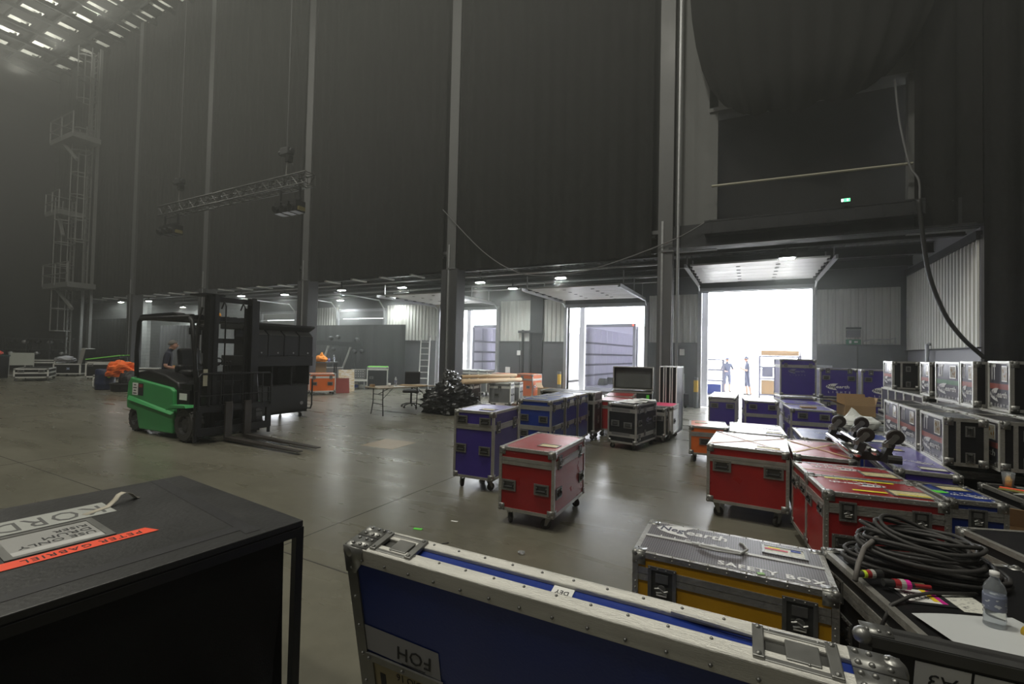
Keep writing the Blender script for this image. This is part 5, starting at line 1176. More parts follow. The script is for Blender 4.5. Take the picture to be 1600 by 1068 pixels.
for k in range(17):
    a0 = 0.37 - 0.008 * k + rr.uniform(-0.04, 0.02); b0 = 0.2 + rr.uniform(-0.04, 0.03); zz = 0.013 + 0.009 * k
    ox, oy = rr.uniform(-0.04, 0.04), rr.uniform(-0.03, 0.05); tilt = rr.uniform(-0.12, 0.12)
    for i in range(26):
        a = 2 * pi * i / 26
        pts.append((ox + a0 * cos(a), oy + b0 * sin(a) * (1 + 0.25 * cos(a)) + tilt * 0.4 * cos(a), max(0.012, zz + 0.03 * sin(a * 2 + k) * (k / 17) + 0.035 * (k / 17) * (1 - cos(a)))))
sm = [tuple(sum(pts[min(max(i + j, 0), len(pts) - 1)][c] for j in (-2, -1, 0, 1, 2)) / 5 for c in range(3)) for i in range(len(pts))]
MB().tube(sm, 0.0105, 8).build('cable_loop', CABLE, cb, True)
MB().tube([(-0.1, 0.02, 0.17), (-0.22, -0.04, 0.165), (-0.32, -0.14, 0.14), (-0.38, -0.22, 0.09), (-0.42, -0.28, 0.03)], 0.012, 8).build('cable_loop', mat('pale_grey_sheath', (0.13, 0.12, 0.11), 0.6, 0, 0.15, 12), cb, True)
MB().tube([(0.1, -0.22, 0.012), (-0.12, -0.28, 0.014), (-0.24, -0.36, 0.02), (-0.34, -0.42, 0.0), (-0.39, -0.44, -0.1)], 0.008, 7).build('thin_cable', CABLE, cb, True)
CRED = mat('connector_red', (0.3, 0.02, 0.025), 0.4, 0, 0.1, 20); CWHITE = mat('connector_grey', (0.42, 0.41, 0.38), 0.45, 0, 0.1, 20); CMAG = mat('connector_magenta', (0.75, 0.02, 0.3), 0.45, 0, 0.05, 20); CYEL = mat('connector_lime', (0.6, 0.75, 0.05), 0.5, 0, 0, 20)
def plug(p, dr, bits, name='connector'):
    A_ = Vector(p); d_ = Vector(dr).normalized(); c = MB(); ms = []; z0 = 0
    for ln, r_, m_ in bits:
        if m_ not in ms: ms.append(m_)
        c.cur = ms.index(m_); c.cyl(A_ + d_ * z0, A_ + d_ * (z0 + ln), r_, 14); z0 += ln
    return c.build(name, ms, cb, False)
plug((-0.4, -0.25, 0.05), (1, 0.3, 0.02), [(0.03, 0.014, CABLE), (0.014, 0.018, CYEL), (0.022, 0.019, CRED), (0.018, 0.021, CWHITE), (0.04, 0.02, RUBBER)])
plug((-0.3, -0.27, 0.035), (1, 0.08, -0.02), [(0.045, 0.018, RUBBER), (0.025, 0.021, CRED), (0.02, 0.023, CWHITE), (0.022, 0.022, CMAG), (0.02, 0.011, RUBBER), (0.07, 0.009, CRED)])
plug((-0.39, -0.44, -0.1), (-0.05, -0.1, -1), [(0.03, 0.02, CWHITE), (0.05, 0.022, CRED), (0.04, 0.026, CRED), (0.03, 0.022, RUBBER)])
bottle('half-empty water bottle standing on the black case beside the cable coil', 0.905, 2.62, 0.66, 1.08)
o = MB().lathe([(0.005, 0), (0.022, 0), (0.024, 0.04), (0.021, 0.045), (0.021, 0.16), (0.005, 0.162)], n=14, axis='x'); o.cur = 1; o.lathe([(0.0215, 0.03), (0.025, 0.032), (0.025, 0.045), (0.0215, 0.047)], n=14, axis='x')
o = o.build('yellow_torch', [mat('torch_yellow', (0.55, 0.36, 0.03), 0.45, 0, 0.1, 15), mat('torch_red', (0.3, 0.03, 0.02), 0.5, 0, 0)], None, True); o.location = (0.985, 2.6, 0.683); o.rotation_euler = (0, 0, -0.9); tag(o, 'yellow torch lying beside the half-empty water bottle', 'torch')
for k, (x_, y_, r_) in enumerate([(0.93, 2.36, 0.15), (0.88, 2.52, 0.45)]):
    mb = MB(); vs = [(0.42 * (i / 6 - 0.5), 0.3 * (j / 6 - 0.5), 0.004 + 0.008 * k + 0.004 * sin(i * 0.9) * cos(j)) for j in range(7) for i in range(7)]
    mb.add(vs, [(j * 7 + i, j * 7 + i + 1, j * 7 + i + 8, j * 7 + i + 7) for j in range(6) for i in range(6)])
    o = mb.build('plan_sheet', print_mat('plan_print', (0.55, 0.57, 0.58), (0.35, 0.36, 0.4), (9, 22, 1), 0.68), None, True); o.location = (x_, y_, 0.66); o.rotation_euler = (0, 0, r_)
    tag(o, ['lower printed plan sheet on the cable case', 'upper printed plan sheet on the cable case, beside the torch'][k], 'paper', 'plan sheets')
t = case('flight_case', 'black flight case with white lettering, behind the cable coil', 1.72, 3.98, 20, 0.85, 0.55, 0.66, 0.12, col='black', lid=0.12)
m = MB(); text_into(m, 'L I GHTS', 0.07, (0, 0, 0), 1.2); o = m.build('lettering', WHITE_INK, t); o.matrix_local = FT('f', 0.85, 0.55, 0.66, -0.1, 0.47, 0.0)

# ---- cup, bottle, strips on the stickered lid to the right
cup = empty('plastic_cup', (2.06, 5.7, 0.645), 0, 'clear plastic cup half full of orange juice on the stickered lid', 'cup')
MB().lathe([(0.004, 0.002), (0.032, 0.0), (0.045, 0.135), (0.0435, 0.135), (0.031, 0.004)], n=20).build('cup_wall', WATER, cup, True)
MB().lathe([(0.003, 0.006), (0.029, 0.006), (0.034, 0.062), (0.003, 0.063)], n=20).build('orange_juice', mat('orange_juice', (0.85, 0.4, 0.01), 0.3, 0, 0.03, 10), cup, True)
bottle('full water bottle on the stickered lid beside the plastic cup', 2.2, 5.66, 0.645, 0.95)
for k, (nm, lab, cl, x_, y_, w_, d_, r_) in enumerate([('orange_strip', 'fluorescent orange strip next to the plastic cup', (0.85, 0.12, 0.05), 2.08, 5.62, 0.2, 0.05, -0.35), ('olive_strip', 'olive webbing strip on the stickered lid', (0.22, 0.2, 0.05), 2.12, 5.54, 0.34, 0.06, -0.42)]):
    o = MB().box((0, 0, 0.003), (w_, d_, 0.006)).build(nm, mat(nm, cl, 0.6, 0, 0.1, 10)); o.location = (x_, y_, 0.6445 + 0.004 * (1 - k)); o.rotation_euler = (0, 0, r_); tag(o, lab, 'strip')
# ------------------------------------------------------------------ far left: cases, bins, shelves, tower
case('flight_case', 'low silver-edged flight case on castors, out alone on the floor at the far end', -29.3, 8.6, 65, 1.1, 1.9, 0.56, 0.15, col='black', lid=0.2, lid_on=True, bright=True, ew=0.05, handles=[('f', -0.32, 0.44, 1.3), ('f', 0.32, 0.44, 1.3)])
case('flight_case', 'black flight case with aluminium edges standing behind the low silver-edged one', -34.2, 10.4, 55, 1.2, 1.3, 0.8, 0.14, col='black', lid=0.14, bright=True, ew=0.05, handles=[('f', -0.3, 0.4)])
t = empty('flight_case', (-32.0, 10.8, 0), radians(50), 'black flight case with its lid tipped open at the far end of the hall', 'flight case')
MB().box((0, 0, 0.38), (1.1, 1.2, 0.5)).build('body', PANEL['black'], t)
f = MB()
for sx in (-0.53, 0.53):
    for sy in (-0.58, 0.58): f.box((sx, sy, 0.38), (0.06, 0.06, 0.54))
for z_ in (0.14, 0.63): f.box((0, -0.58, z_), (1.1, 0.05, 0.05)).box((0, 0.58, z_), (1.1, 0.05, 0.05)).box((-0.53, 0, z_), (0.05, 1.2, 0.05)).box((0.53, 0, z_), (0.05, 1.2, 0.05))
f.build('frame', ALU_BRIGHT, t)
q = MB().box((0.62, 0, 1.05), (0.1, 1.1, 0.78), ry=0.18).build('lid', PANEL['black'], t)
f = MB().box((0.57, -0.56, 1.05), (0.16, 0.05, 0.82), ry=0.18).box((0.57, 0.56, 1.05), (0.16, 0.05, 0.82), ry=0.18).box((0.64, 0, 1.44), (0.16, 1.12, 0.05), ry=0.18); f.build('lid_frame', ALU, q)
m = MB().prism([(0.1 * cos(a * pi / 4) * (1 if a % 2 else 0.45), 0.1 * sin(a * pi / 4) * (1 if a % 2 else 0.45)) for a in range(8)], -0.006, 0, 'y'); o = m.build('star_sticker', mat('pale_blue_print', (0.25, 0.3, 0.42), 0.5, 0, 0), t); o.location = (0.05, -0.6, 0.4)
for sx in (-0.4, 0.4):
    for sy in (-0.45, 0.45): MB().cyl((sx - 0.03, sy, 0.06), (sx + 0.03, sy, 0.06), 0.06, 10).build('wheel', TYRE, t)
t = empty('rubbish_bin', (-30.9, 7.75, 0), 0.2, 'tall dark wheeled bin at the far end, a red bag on its lid', 'bin')
MB().prism([(-0.25, 0.05), (0.25, 0.05), (0.3, 1.05), (-0.3, 1.05)], -0.28, 0.28).build('bin_body', FBLACK, t)
MB().box((0, 0, 1.08), (0.64, 0.62, 0.06)).build('bin_lid', mat('bin_lid_teal', (0.01, 0.05, 0.05), 0.5, 0, 0.1, 8), t)
crumple('red plastic bag lying on the lid of the dark bin', 'red_bag', 'bag', (-30.85, 7.7, 1.2), 0.2, (1.2, 1, 0.6), mat('red_plastic', (0.6, 0.05, 0.03), 0.4, 0, 0.1, 8), 12)
t = empty('presentation_board', (-33.6, 9.3, 0), radians(60), 'white board on a stand behind the low silver-edged case', 'board')
MB().box((0, 0, 0.85), (0.95, 0.03, 0.65)).build('white_panel', mat('off_white_panel', (0.42, 0.44, 0.4), 0.6, 0, 0.05, 4), t)
MB().box((-0.45, 0, 0.6), (0.05, 0.05, 1.2)).box((0.45, 0.02, 0.3), (0.04, 0.04, 0.6)).box((0, 0.2, 0.02), (0.95, 0.5, 0.03)).build('stand', GALV, t)
rk = empty('lamp_rack', (-37.4, 11.1, 0), radians(55), 'dark rack of small stage lamps in two rows at the far end', 'rack')
MB().box((0, 0, 1.95), (3.0, 0.5, 0.05)).box((0, 0, 1.3), (3.0, 0.5, 0.05)).box((0, 0, 0.5), (3, 0.5, 0.05)).build('shelf', DARKSTEEL, rk)
f = MB()
for x_ in (-1.5, -0.5, 0.5, 1.5):
    for y_ in (-0.24, 0.24): f.box((x_, y_, 1.0), (0.06, 0.06, 2.0))
f.build('upright', DARKSTEEL, rk)
for r_ in range(2):
    for k in range(5):
        o = MB().lathe([(0.02, -0.16), (0.1, -0.15), (0.12, 0.1), (0.125, 0.14), (0.1, 0.13), (0.02, 0.1)], n=12, axis='y'); o = o.build('stage_lamp', GALV if (k + r_) % 2 else DARKSTEEL, None, True)
        a = radians(55); u = -1.2 + 0.55 * k; o.location = (-37.4 + u * cos(a), 11.1 + u * sin(a), 1.76 if r_ == 0 else 1.1); o.rotation_euler = (0, 0, a); tag(o, '%s small stage lamp, %s row of the dark rack, from the bin' % (['first', 'second', 'third', 'fourth', 'fifth'][k], 'upper' if r_ == 0 else 'lower'), 'stage lamp', '%s row of rack lamps' % ('upper' if r_ == 0 else 'lower'))
bg_ = crumple('bundle of grey sheeting on the open-lidded case at the far end', 'sheeting_bundle', 'bundle', (-32.3, 10.6, 0.86), 0.5, (1.3, 0.7, 0.35), mat('grey_sheet', (0.3, 0.3, 0.32), 0.6, 0, 0.15, 8), 21)
t = case('flight_case', 'black flight case with aluminium edges, a striped green lid resting on it', -28.6, 11.0, 50, 1.3, 1.3, 0.85, 0.1, col='black', lid=0.1, bright=True, ew=0.06, handles=[('f', -0.45, 0.7, 1.3), ('f', 0.45, 0.7, 1.3)])
t = empty('case_lid', (-28.6, 11.0, 0.87), radians(50), 'case lid with bright green edges tilted on the aluminium-edged case', 'case lid')
LIME = mat('lime_edge', (0.22, 0.75, 0.1), 0.5, 0, 0.08, 10)
MB().box((0, 0, 0.14), (1.3, 1.2, 0.1), ry=-0.16).build('panel', PANEL['black'], t)
m = MB()
for y_ in (-0.6, -0.1, 0.6): m.box((0, y_, 0.2), (1.34, 0.08, 0.05), ry=-0.16)
m.build('green_edge', LIME, t)
case('flight_case', 'long low case with pale edges behind the hi-vis bundle', -26.6, 11.8, 40, 1.6, 0.8, 0.6, 0.08, col='black', lid=0.16, bright=True, ew=0.05)
case('flight_case', 'long low case with pale edges seen through the forklift', -24.2, 12.6, 40, 1.6, 0.8, 0.58, 0.08, col='black', lid=0.16, bright=True, ew=0.05)
case('tool_box', 'small silver-edged box on the floor beside the blue barrel', -22.6, 8.45, 50, 0.32, 0.3, 0.52, 0.02, col='grey', lid=0.1, bright=True, casters=False, cat='box')
o = MB().lathe([(0.02, 0.0), (0.28, 0.0), (0.3, 0.06), (0.3, 0.2), (0.31, 0.22), (0.3, 0.26), (0.3, 0.55), (0.31, 0.57), (0.3, 0.6), (0.3, 0.74), (0.27, 0.78), (0.02, 0.79)], n=20).build('blue_barrel', mat('navy_plastic', (0.008, 0.014, 0.05), 0.45, 0, 0.15, 6), None, True); o.location = (-21.75, 8.3, 0); tag(o, 'dark blue barrel next to the hi-vis clothing', 'barrel')
o = MB().lathe([(0.02, 0.02), (0.42, 0.0), (0.46, 0.05), (0.47, 0.26), (0.5, 0.27), (0.5, 0.3), (0.44, 0.3), (0.42, 0.08), (0.02, 0.07)], n=24).build('black_tub', FBLACK, None, True); o.location = (-20.6, 8.5, 0); tag(o, 'round black tub on the floor behind the forklift counterweight', 'tub')
bag = crumple('black holdall in the round tub, under the hi-vis clothing', 'holdall', 'bag', (-20.6, 8.55, 0.42), 0.36, (0.9, 0.7, 0.9), mat('black_nylon', (0.015, 0.015, 0.016), 0.5, 0, 0.15, 10), 9)
hv = crumple('heap of orange hi-vis clothing with a yellow stripe behind the forklift', 'hi_vis_clothing', 'clothing', (-21.1, 8.55, 0.75), 0.42, (1.15, 0.9, 0.75), mat('hi_vis_orange', (0.95, 0.16, 0.02), 0.7, 0, 0.15, 8), 17, amp=0.5, seg=(28, 18))
m = MB().tube([(-21.35, 8.25, 0.5), (-21.05, 8.2, 0.7), (-20.85, 8.22, 0.62)], 0.05, 8); m.build('reflective_stripe', mat('hi_vis_yellow', (0.8, 0.85, 0.05), 0.6, 0, 0.1, 10), None, True); bpy.data.objects['reflective_stripe'].parent = hv
wt = empty('work_bench', (-13.9, 7.25, 0), radians(8), 'work bench with tools beside the man in the dark tee shirt', 'bench')
MB().box((0, 0, 0.86), (1.6, 0.6, 0.05)).build('bench_top', MIDSTEEL, wt)
for s in (-0.72, 0.72):
    for y_ in (-0.25, 0.25): MB().box((s, y_, 0.42), (0.05, 0.05, 0.84)).build('leg', DARKSTEEL, wt)
o = MB().box((0, 0, 0.11), (0.3, 0.2, 0.22)).box((0, 0, 0.25), (0.16, 0.04, 0.06)).build('yellow_tool_box', mat('toolbox_yellow', (0.85, 0.5, 0.02), 0.45, 0, 0.1, 10)); o.location = (-14.55, 7.15, 0.886); o.rotation_euler = (0, 0, 0.5); tag(o, 'yellow tool box on the work bench', 'tool box')
o = MB().lathe([(0.01, 0), (0.04, 0), (0.04, 0.15), (0.015, 0.19), (0.015, 0.23), (0.005, 0.23)], n=12).build('blue_bottle', mat('blue_plastic', (0.03, 0.1, 0.4), 0.4, 0, 0.1, 10), None, True); o.location = (-14.25, 7.2, 0.886); tag(o, 'blue bottle beside the yellow tool box', 'bottle')
o = MB().box((0, 0, 0.06), (0.5, 0.3, 0.12)).build('brown_parcel', CARD); o.location = (-13.35, 7.25, 0.886); o.rotation_euler = (0, 0, 0.3); tag(o, 'brown parcel the standing man is working on', 'parcel')

# caged access ladder tower at the far end
TW = mat('tower_steel', (0.17, 0.175, 0.17), 0.5, 0.3, 0.15, 1)
tw = empty('ladder_tower', (-34.2, 11.08, 0), 0, 'tall caged access ladder with three rest platforms on the end wall', 'ladder')
for k, (xa, z0, z1, y_) in enumerate([(-0.55, 0.0, 9.9, 0.1), (0.65, 5.1, 13.9, 0.3), (0.35, 13.2, 18.6, 0.5)]):
    l = MB()
    for s in (-0.24, 0.24): l.cyl((xa + s, y_ + 0.3, z0), (xa + s, y_ + 0.3, z1), 0.045, 6)
    l.build('ladder_rail', TW, tw)
    l = MB(); z = z0 + 0.4
    while z < z1: l.cyl((xa - 0.24, y_ + 0.3, z), (xa + 0.24, y_ + 0.3, z), 0.02, 5); z += 0.35
    r_ = l.build('rungs', TW, tw); r_['kind'] = 'stuff'
    z = z0 + 2.4
    while z < z1:
        MB().tube([(xa - 0.3, y_ + 0.3, z), (xa - 0.44, y_ - 0.05, z), (xa - 0.3, y_ - 0.38, z), (xa, y_ - 0.5, z), (xa + 0.3, y_ - 0.38, z), (xa + 0.44, y_ - 0.05, z), (xa + 0.3, y_ + 0.3, z)], 0.035, 5).build('cage_hoop', TW, tw); z += 1.25
    for a in (-0.44, 0.0, 0.44):
        MB().cyl((xa + a, y_ - 0.05 if a else y_ - 0.5, z0 + 2.4), (xa + a, y_ - 0.05 if a else y_ - 0.5, z1), 0.028, 5).build('cage_bar', TW, tw)
for z, x0_, x1_, y0_ in ((4.9, -1.5, 1.75, -0.5), (9.1, -1.9, -0.1, -0.4), (13.0, -1.0, 1.9, -0.6)):
    MB().box(((x0_ + x1_) / 2, y0_ + 0.6, z), (x1_ - x0_, 1.2, 0.28)).build('platform', TW, tw)
    g = MB()
    for x_ in (x0_, (x0_ + x1_) / 2, x1_): g.cyl((x_, y0_, z), (x_, y0_, z + 1.2), 0.035, 5)
    for zz in (0.6, 1.2): g.cyl((x0_, y0_, z + zz), (x1_, y0_, z + zz), 0.035, 5).cyl((x0_, y0_, z + zz), (x0_, y0_ + 1.1, z + zz), 0.03, 5)
    g.build('guard_rail', TW, tw)
    MB().cyl((x1_ - 0.2, y0_ + 0.3, z - 1.3), (x0_ + 0.9, y0_ + 0.3, z - 0.1), 0.09, 6).build('platform_brace', TW, tw)
for x_ in (0.0, 1.1): MB().box((x_, 0.75, 9.3), (0.12, 0.12, 18.6)).build('tower_post', TW, tw)

# truss hanging on two chain hoists
TR = mat('truss_aluminium', (0.05, 0.052, 0.05), 0.4, 0.5, 0.15, 2)
tr = empty('lighting_truss', (-17.75, 8.0, 6.1), 0, 'dark box truss hanging level on two chains in front of the drapes', 'truss')
L_ = 7.35; s_ = 0.3; m = MB()
for a in (0, s_):
    for b_ in (0, s_): m.cyl((0, a, b_), (L_, a, b_), 0.025, 6)
m.build('chord', TR, tr)
m = MB(); n = 24
for k in range(n + 1):
    x_ = L_ * k / n
    for a in (0, s_): m.cyl((x_, a, 0), (x_, a, s_), 0.012, 4).cyl((x_, 0, a), (x_, s_, a), 0.012, 4)
    if k < n:
        x2 = L_ * (k + 1) / n
        for a in (0, s_): m.cyl((x_, a, 0 if k % 2 else s_), (x2, a, s_ if k % 2 else 0), 0.01, 4).cyl((x_, 0 if k % 2 else s_, a), (x2, s_ if k % 2 else 0, a), 0.01, 4)
m.build('lacing', TR, tr)
for k, u in enumerate((0.95, 6.35)):
    h = empty('chain_hoist', (-17.75 + u, 8.15, 0), 0, ['chain hoist over the far end of the hanging truss', 'chain hoist over the near end of the hanging truss'][k], 'hoist', 'truss hoists')
    bevel(MB().box((0, 0, 7.15), (0.34, 0.2, 0.2)).cyl((-0.17, 0, 7.15), (-0.28, 0, 7.15), 0.08, 10).cyl((0.17, 0, 7.15), (0.25, 0, 7.15), 0.075, 10).build('motor', DARKSTEEL, h), 0.02)
    MB().cyl((0, 0, 7.28), (0, 0, 18.6), 0.006, 5).build('chain', MIDSTEEL, h)
    MB().tube([(0.05, 0, 7.02), (0.02, 0, 6.7), (0, 0, 6.48), (0.06, 0, 6.42)], 0.02, 5).build('hook', STEEL, h)
    MB().prism([(-0.09, 0), (0.09, 0), (0.07, -0.16), (-0.07, -0.16)], -0.07, 0.07).build('chain_bag', CLOTH, h);
    f = empty('moving_light_bar', (-17.75 + [0.55, 6.55][k], 8.15, 5.74), 0, ['dark fixture bracket slung under the far end of the truss', 'dark fixture bracket slung under the near end of the truss'][k], 'stage light', 'truss fixtures')
    MB().box((0, 0, 0.03), (0.9, 0.06, 0.06)).box((-0.4, 0, 0.18), (0.05, 0.05, 0.36)).box((0.4, 0, 0.18), (0.05, 0.05, 0.36)).build('hanging_bar', DARKSTEEL, f)
    for q in (-0.32, 0.0, 0.32): MB().box((q, 0, -0.18), (0.24, 0.3, 0.3)).cyl((q, -0.15, -0.2), (q, -0.24, -0.24), 0.09, 10).build('lamp_head', FBLACK, f)
    MB().box((0.48, 0, -0.25), (0.06, 0.2, 0.1)).build('yellow_safety_tag', mat('dull_yellow', (0.12, 0.1, 0.03), 0.6, 0, 0.1, 10), f)

for o in bpy.data.objects:
    if o.name.startswith('chain_bag'): o.location = (0.1, 0, 7.02)

# ------------------------------------------------------------------ dock floor, middle bays
case('flight_case', 'orange flight case with bright edges beside the leaning board', -14.6, 12.2, 60, 0.95, 0.66, 0.8, 0.12, col='orange', lid=0.14, bright=True, handles=[('f', -0.28, 0.42, 1.2), ('f', 0.28, 0.42, 1.2)], latches=[('f', -0.3, 0.66), ('f', 0.3, 0.66)])
o = MB().box((0, 0, 0.45), (0.62, 0.03, 0.9), rx=-0.16).build('leaning_sheet', print_mat('wordy_sheet', (0.62, 0.5, 0.28), (0.75, 0.72, 0.66), (5, 60, 30), 0.5)); o.location = (-14.7, 13.55, 0.0); o.rotation_euler = (0, 0, 1.0); tag(o, 'tan board covered in paper lists leaning beside the orange case', 'board')
o = MB().box((0, 0, 0.3), (0.5, 0.025, 0.6), rx=-0.25).build('plywood_sheet', mat('dull_red', (0.2, 0.03, 0.02), 0.5, 0, 0.1, 5)); o.location = (-14.25, 12.95, 0); o.rotation_euler = (0, 0, 1.0); tag(o, 'dull red sheet leaning between the orange case and the tan board', 'panel')
wb = empty('work_bench', (-15.9, 13.2, 0), radians(58), 'dark work bench carrying an orange drill and bottles behind the orange case', 'bench')
MB().box((0, 0, 1.17), (1.4, 0.6, 0.05)).build('bench_top', MIDSTEEL, wb)
for s in (-0.62, 0.62):
    for y_ in (-0.24, 0.24): MB().box((s, y_, 0.57), (0.05, 0.05, 1.15)).build('leg', DARKSTEEL, wb)
MB().box((-0.1, -0.1, 0.9), (0.7, 0.03, 0.5)).build('tan_panel', CARD, wb)
def onb(u, v): a = radians(58); return (-15.9 + u * cos(a) - v * sin(a), 13.2 + u * sin(a) + v * cos(a))
crumple('orange cloth heaped on the dark work bench', 'orange_cloth', 'cloth', (*onb(0.05, 0), 1.3), 0.24, (1.1, 0.8, 0.7), mat('orange_fabric', (0.9, 0.3, 0.03), 0.7, 0, 0.1, 8), 22, (0.1, 0, 0.15))
o = MB().box((0, 0, 0.06), (0.5, 0.3, 0.12)).build('tan_carton', CARD); o.location = (*onb(-0.4, 0.05), 1.196); o.rotation_euler = (0, 0, 1.0); tag(o, 'flat tan carton on the dark work bench', 'box')
bottle('water bottle at the end of the dark work bench', *onb(0.55, 0.0), 1.196, 1.3)
o = MB().lathe([(0.01, 0), (0.04, 0), (0.042, 0.13), (0.01, 0.135)], n=12).build('paint_tin', mat('violet_tin', (0.25, 0.2, 0.5), 0.4, 0.1, 0.1, 10), None, True); o.location = (*onb(0.35, -0.1), 1.196); tag(o, 'violet tin on the dark work bench', 'tin')
case('flight_case', 'black flight case with silver edges and a lime-green lid in front of the masking drape', -14.95, 15.6, 40, 0.9, 0.8, 0.97, 0.06, col='black', lid=0.1, bright=True, ew=0.045, handles=[('f', -0.25, 0.5), ('r', 0.1, 0.4)])
o = MB().box((0, 0, 0.01), (0.88, 0.78, 0.02)).build('lime_board', LIME); o.location = (-14.95, 15.6, 0.976); o.rotation_euler = (0, 0, radians(40)); tag(o, 'thin lime-green board lying on the silver-edged black case', 'board')
st = empty('stage_platform', (-15.9, 14.6, 0), radians(45), 'low dark stage platform with silver edge in front of the lamp stands', 'platform')
MB().box((0, 0, 0.4), (1.8, 0.9, 0.06)).build('deck', DARKSTEEL, st); MB().box((0, -0.46, 0.39), (1.82, 0.02, 0.09)).build('edge_profile', ALU_BRIGHT, st)
for s in (-0.8, -0.25, 0.3, 0.8): MB().cyl((s, -0.38, 0), (s, -0.38, 0.38), 0.03, 8).build('leg', GALV, st)
o = case('flight_case', 'navy low case under the stage platform', -15.8, 14.7, 45, 0.9, 0.4, 0.28, 0.02, col='blue', lid=0.06, casters=False)
for k, u in enumerate((-0.5, 0.5)):
    a = radians(45); o = case('amp_rack', ['grey amplifier rack on the stage platform, beside the lamp stands', 'small amplifier rack with pale knobs on the stage platform'][k], -15.9 + u * cos(a), 14.65 + u * sin(a), 45, [0.7, 0.6][k], 0.4, [0.5, 0.42][k], 0.0, 0.432, col='grey', lid_on=False, casters=False, cat='amplifier')
    for r_ in range(3):
        m = MB()
        for q in range(5): m.cyl((-0.2 + 0.1 * q, -0.21, 0.12 + 0.11 * r_), (-0.2 + 0.1 * q, -0.23, 0.12 + 0.11 * r_), 0.02, 8)
        m.build('knob_row', PAPER if k else STEEL, o)
def lamp_stand(label, x, y, h, lean, heads):
    t = empty('lamp_stand', (x, y, 0.0), 0.5, label, 'lamp stand', 'lamp stands')
    for s in (-0.08, 0.08): MB().cyl((lean[0], lean[1] + s, 0), (0, s, h), 0.022, 6).build('leg', ALU, t)
    MB().cyl((-lean[0], lean[1], 0), (0, 0, h * 0.92), 0.018, 6).build('leg', DARKSTEEL, t)
    MB().box((0, 0, h + 0.12), (1.1, 0.12, 0.22)).box((-0.7, 0, h + 0.1), (0.4, 0.08, 0.1)).build('lamp_bar', DARKSTEEL, t)
    for u, z_ in heads:
        MB().lathe([(0.02, -0.12), (0.08, -0.1), (0.11, 0.05), (0.115, 0.1), (0.02, 0.11)], (u, -0.05, h + z_), 12, 'y').build('lamp_head', DARKSTEEL, t, True)
        MB().sph((u, -0.11, h + z_ + 0.05), 0.05, 10, 7, (1.4, 0.7, 0.9)).build('reflector', GALV, t, True)
    return t
lamp_stand('lamp stand with two pale reflectors, nearer to the dark work bench', -18.5, 15.85, 1.9, (-0.5, -0.2), [(0.1, 0.36), (0.45, 0.42), (0.25, -0.2)])
lamp_stand('lamp stand with a pale reflector, in the middle of the masking drape', -17.1, 15.95, 1.85, (-0.55, -0.2), [(0.3, 0.35), (0.2, -0.22), (0.55, -0.2)])
ld = empty('step_ladder', (-12.85, 16.2, 0), radians(25), 'aluminium ladder leaning against the clad dock wall behind the office chair', 'ladder')
for s in (-0.2, 0.2): MB().box((s, 0.12, 1.17), (0.04, 0.07, 2.36), rx=-0.12).build('stile', ALU_BRIGHT, ld)
for k in range(8): MB().box((0, 0.12 + (0.25 + 0.27 * k - 1.17) * 0.12, 0.25 + 0.27 * k), (0.4, 0.06, 0.03)).build('rung', ALU_BRIGHT, ld)
for s in (-0.16, 0.16): MB().box((s + 0.3, 0.35, 1.2), (0.04, 0.06, 2.4), rx=-0.03).build('rear_stile', GALV, ld)
t = empty('hand_truck', (-2.1, 16.4, 0), 0.3, 'grey hand truck parked beside the frame of the big open door', 'hand truck')
MB().tube([(-0.18, 0.1, 0.15), (-0.18, 0.22, 1.15), (0, 0.25, 1.25), (0.18, 0.22, 1.15), (0.18, 0.1, 0.15)], 0.02, 6).build('handle_frame', GALV, t)
MB().box((0, -0.1, 0.32), (0.5, 0.35, 0.36)).build('bin', FBLACK, t)
for s in (-0.22, 0.22): MB().cyl((s - 0.03, 0.15, 0.1), (s + 0.03, 0.15, 0.1), 0.1, 12).build('wheel', TYRE, t)
BOLL = mat('bollard_yellow', (0.7, 0.45, 0.03), 0.5, 0, 0.1, 6)
for k, x_ in enumerate((-1.62, -6.62)):
    t = empty('bollard', (x_, 16.78, 0), 0, ['steel bollard with a yellow band at the frame of the big open door', 'steel bollard with a yellow band at the frame of the trailer door'][k], 'bollard', 'door bollards')
    MB().cyl((0, 0, 0), (0, 0, 1.05), 0.07, 12).build('post', MIDSTEEL, t, False); MB().cyl((0, 0, 0.55), (0, 0, 0.95), 0.074, 12).build('yellow_band', BOLL, t)
for nm, lab, cat, x_, z_, sx, sz, m_ in (('wall_switch', 'white switch box on the plinth between the two trailer doors', 'switch', -8.5, 1.75, 0.16, 0.2, PAPER), ('padlock_sign', 'pale padlock-shaped sign low on the plinth between the trailer doors', 'sign', -9.0, 1.0, 0.22, 0.3, PAPER), ('wall_switch', 'white switch box on the plinth just short of the big open door', 'switch', -2.1, 1.9, 0.16, 0.22, PAPER), ('wall_plate', 'long pale plate on the plinth to the right of the big open door', 'plate', 2.0, 1.55, 0.5, 0.07, GALV)):
    o = bevel(MB().box((0, 0, 0), (sx, 0.05, sz)).build(nm, m_), 0.01); o.location = (x_, 16.94, z_); tag(o, lab, cat)
t = empty('emergency_light', (2.76, 16.88, 2.55), 0, 'grey emergency light box on the cladding beside the big open door', 'light')
MB().box((0, 0, 0), (0.34, 0.12, 0.22)).build('housing', MIDSTEEL, t); MB().box((0, -0.02, 0.16), (0.36, 0.1, 0.06)).build('top_lamp', DARKSTEEL, t)
t = empty('exit_sign', (2.76, 16.88, 2.3), 0, 'small green exit sign under the emergency light box', 'sign')
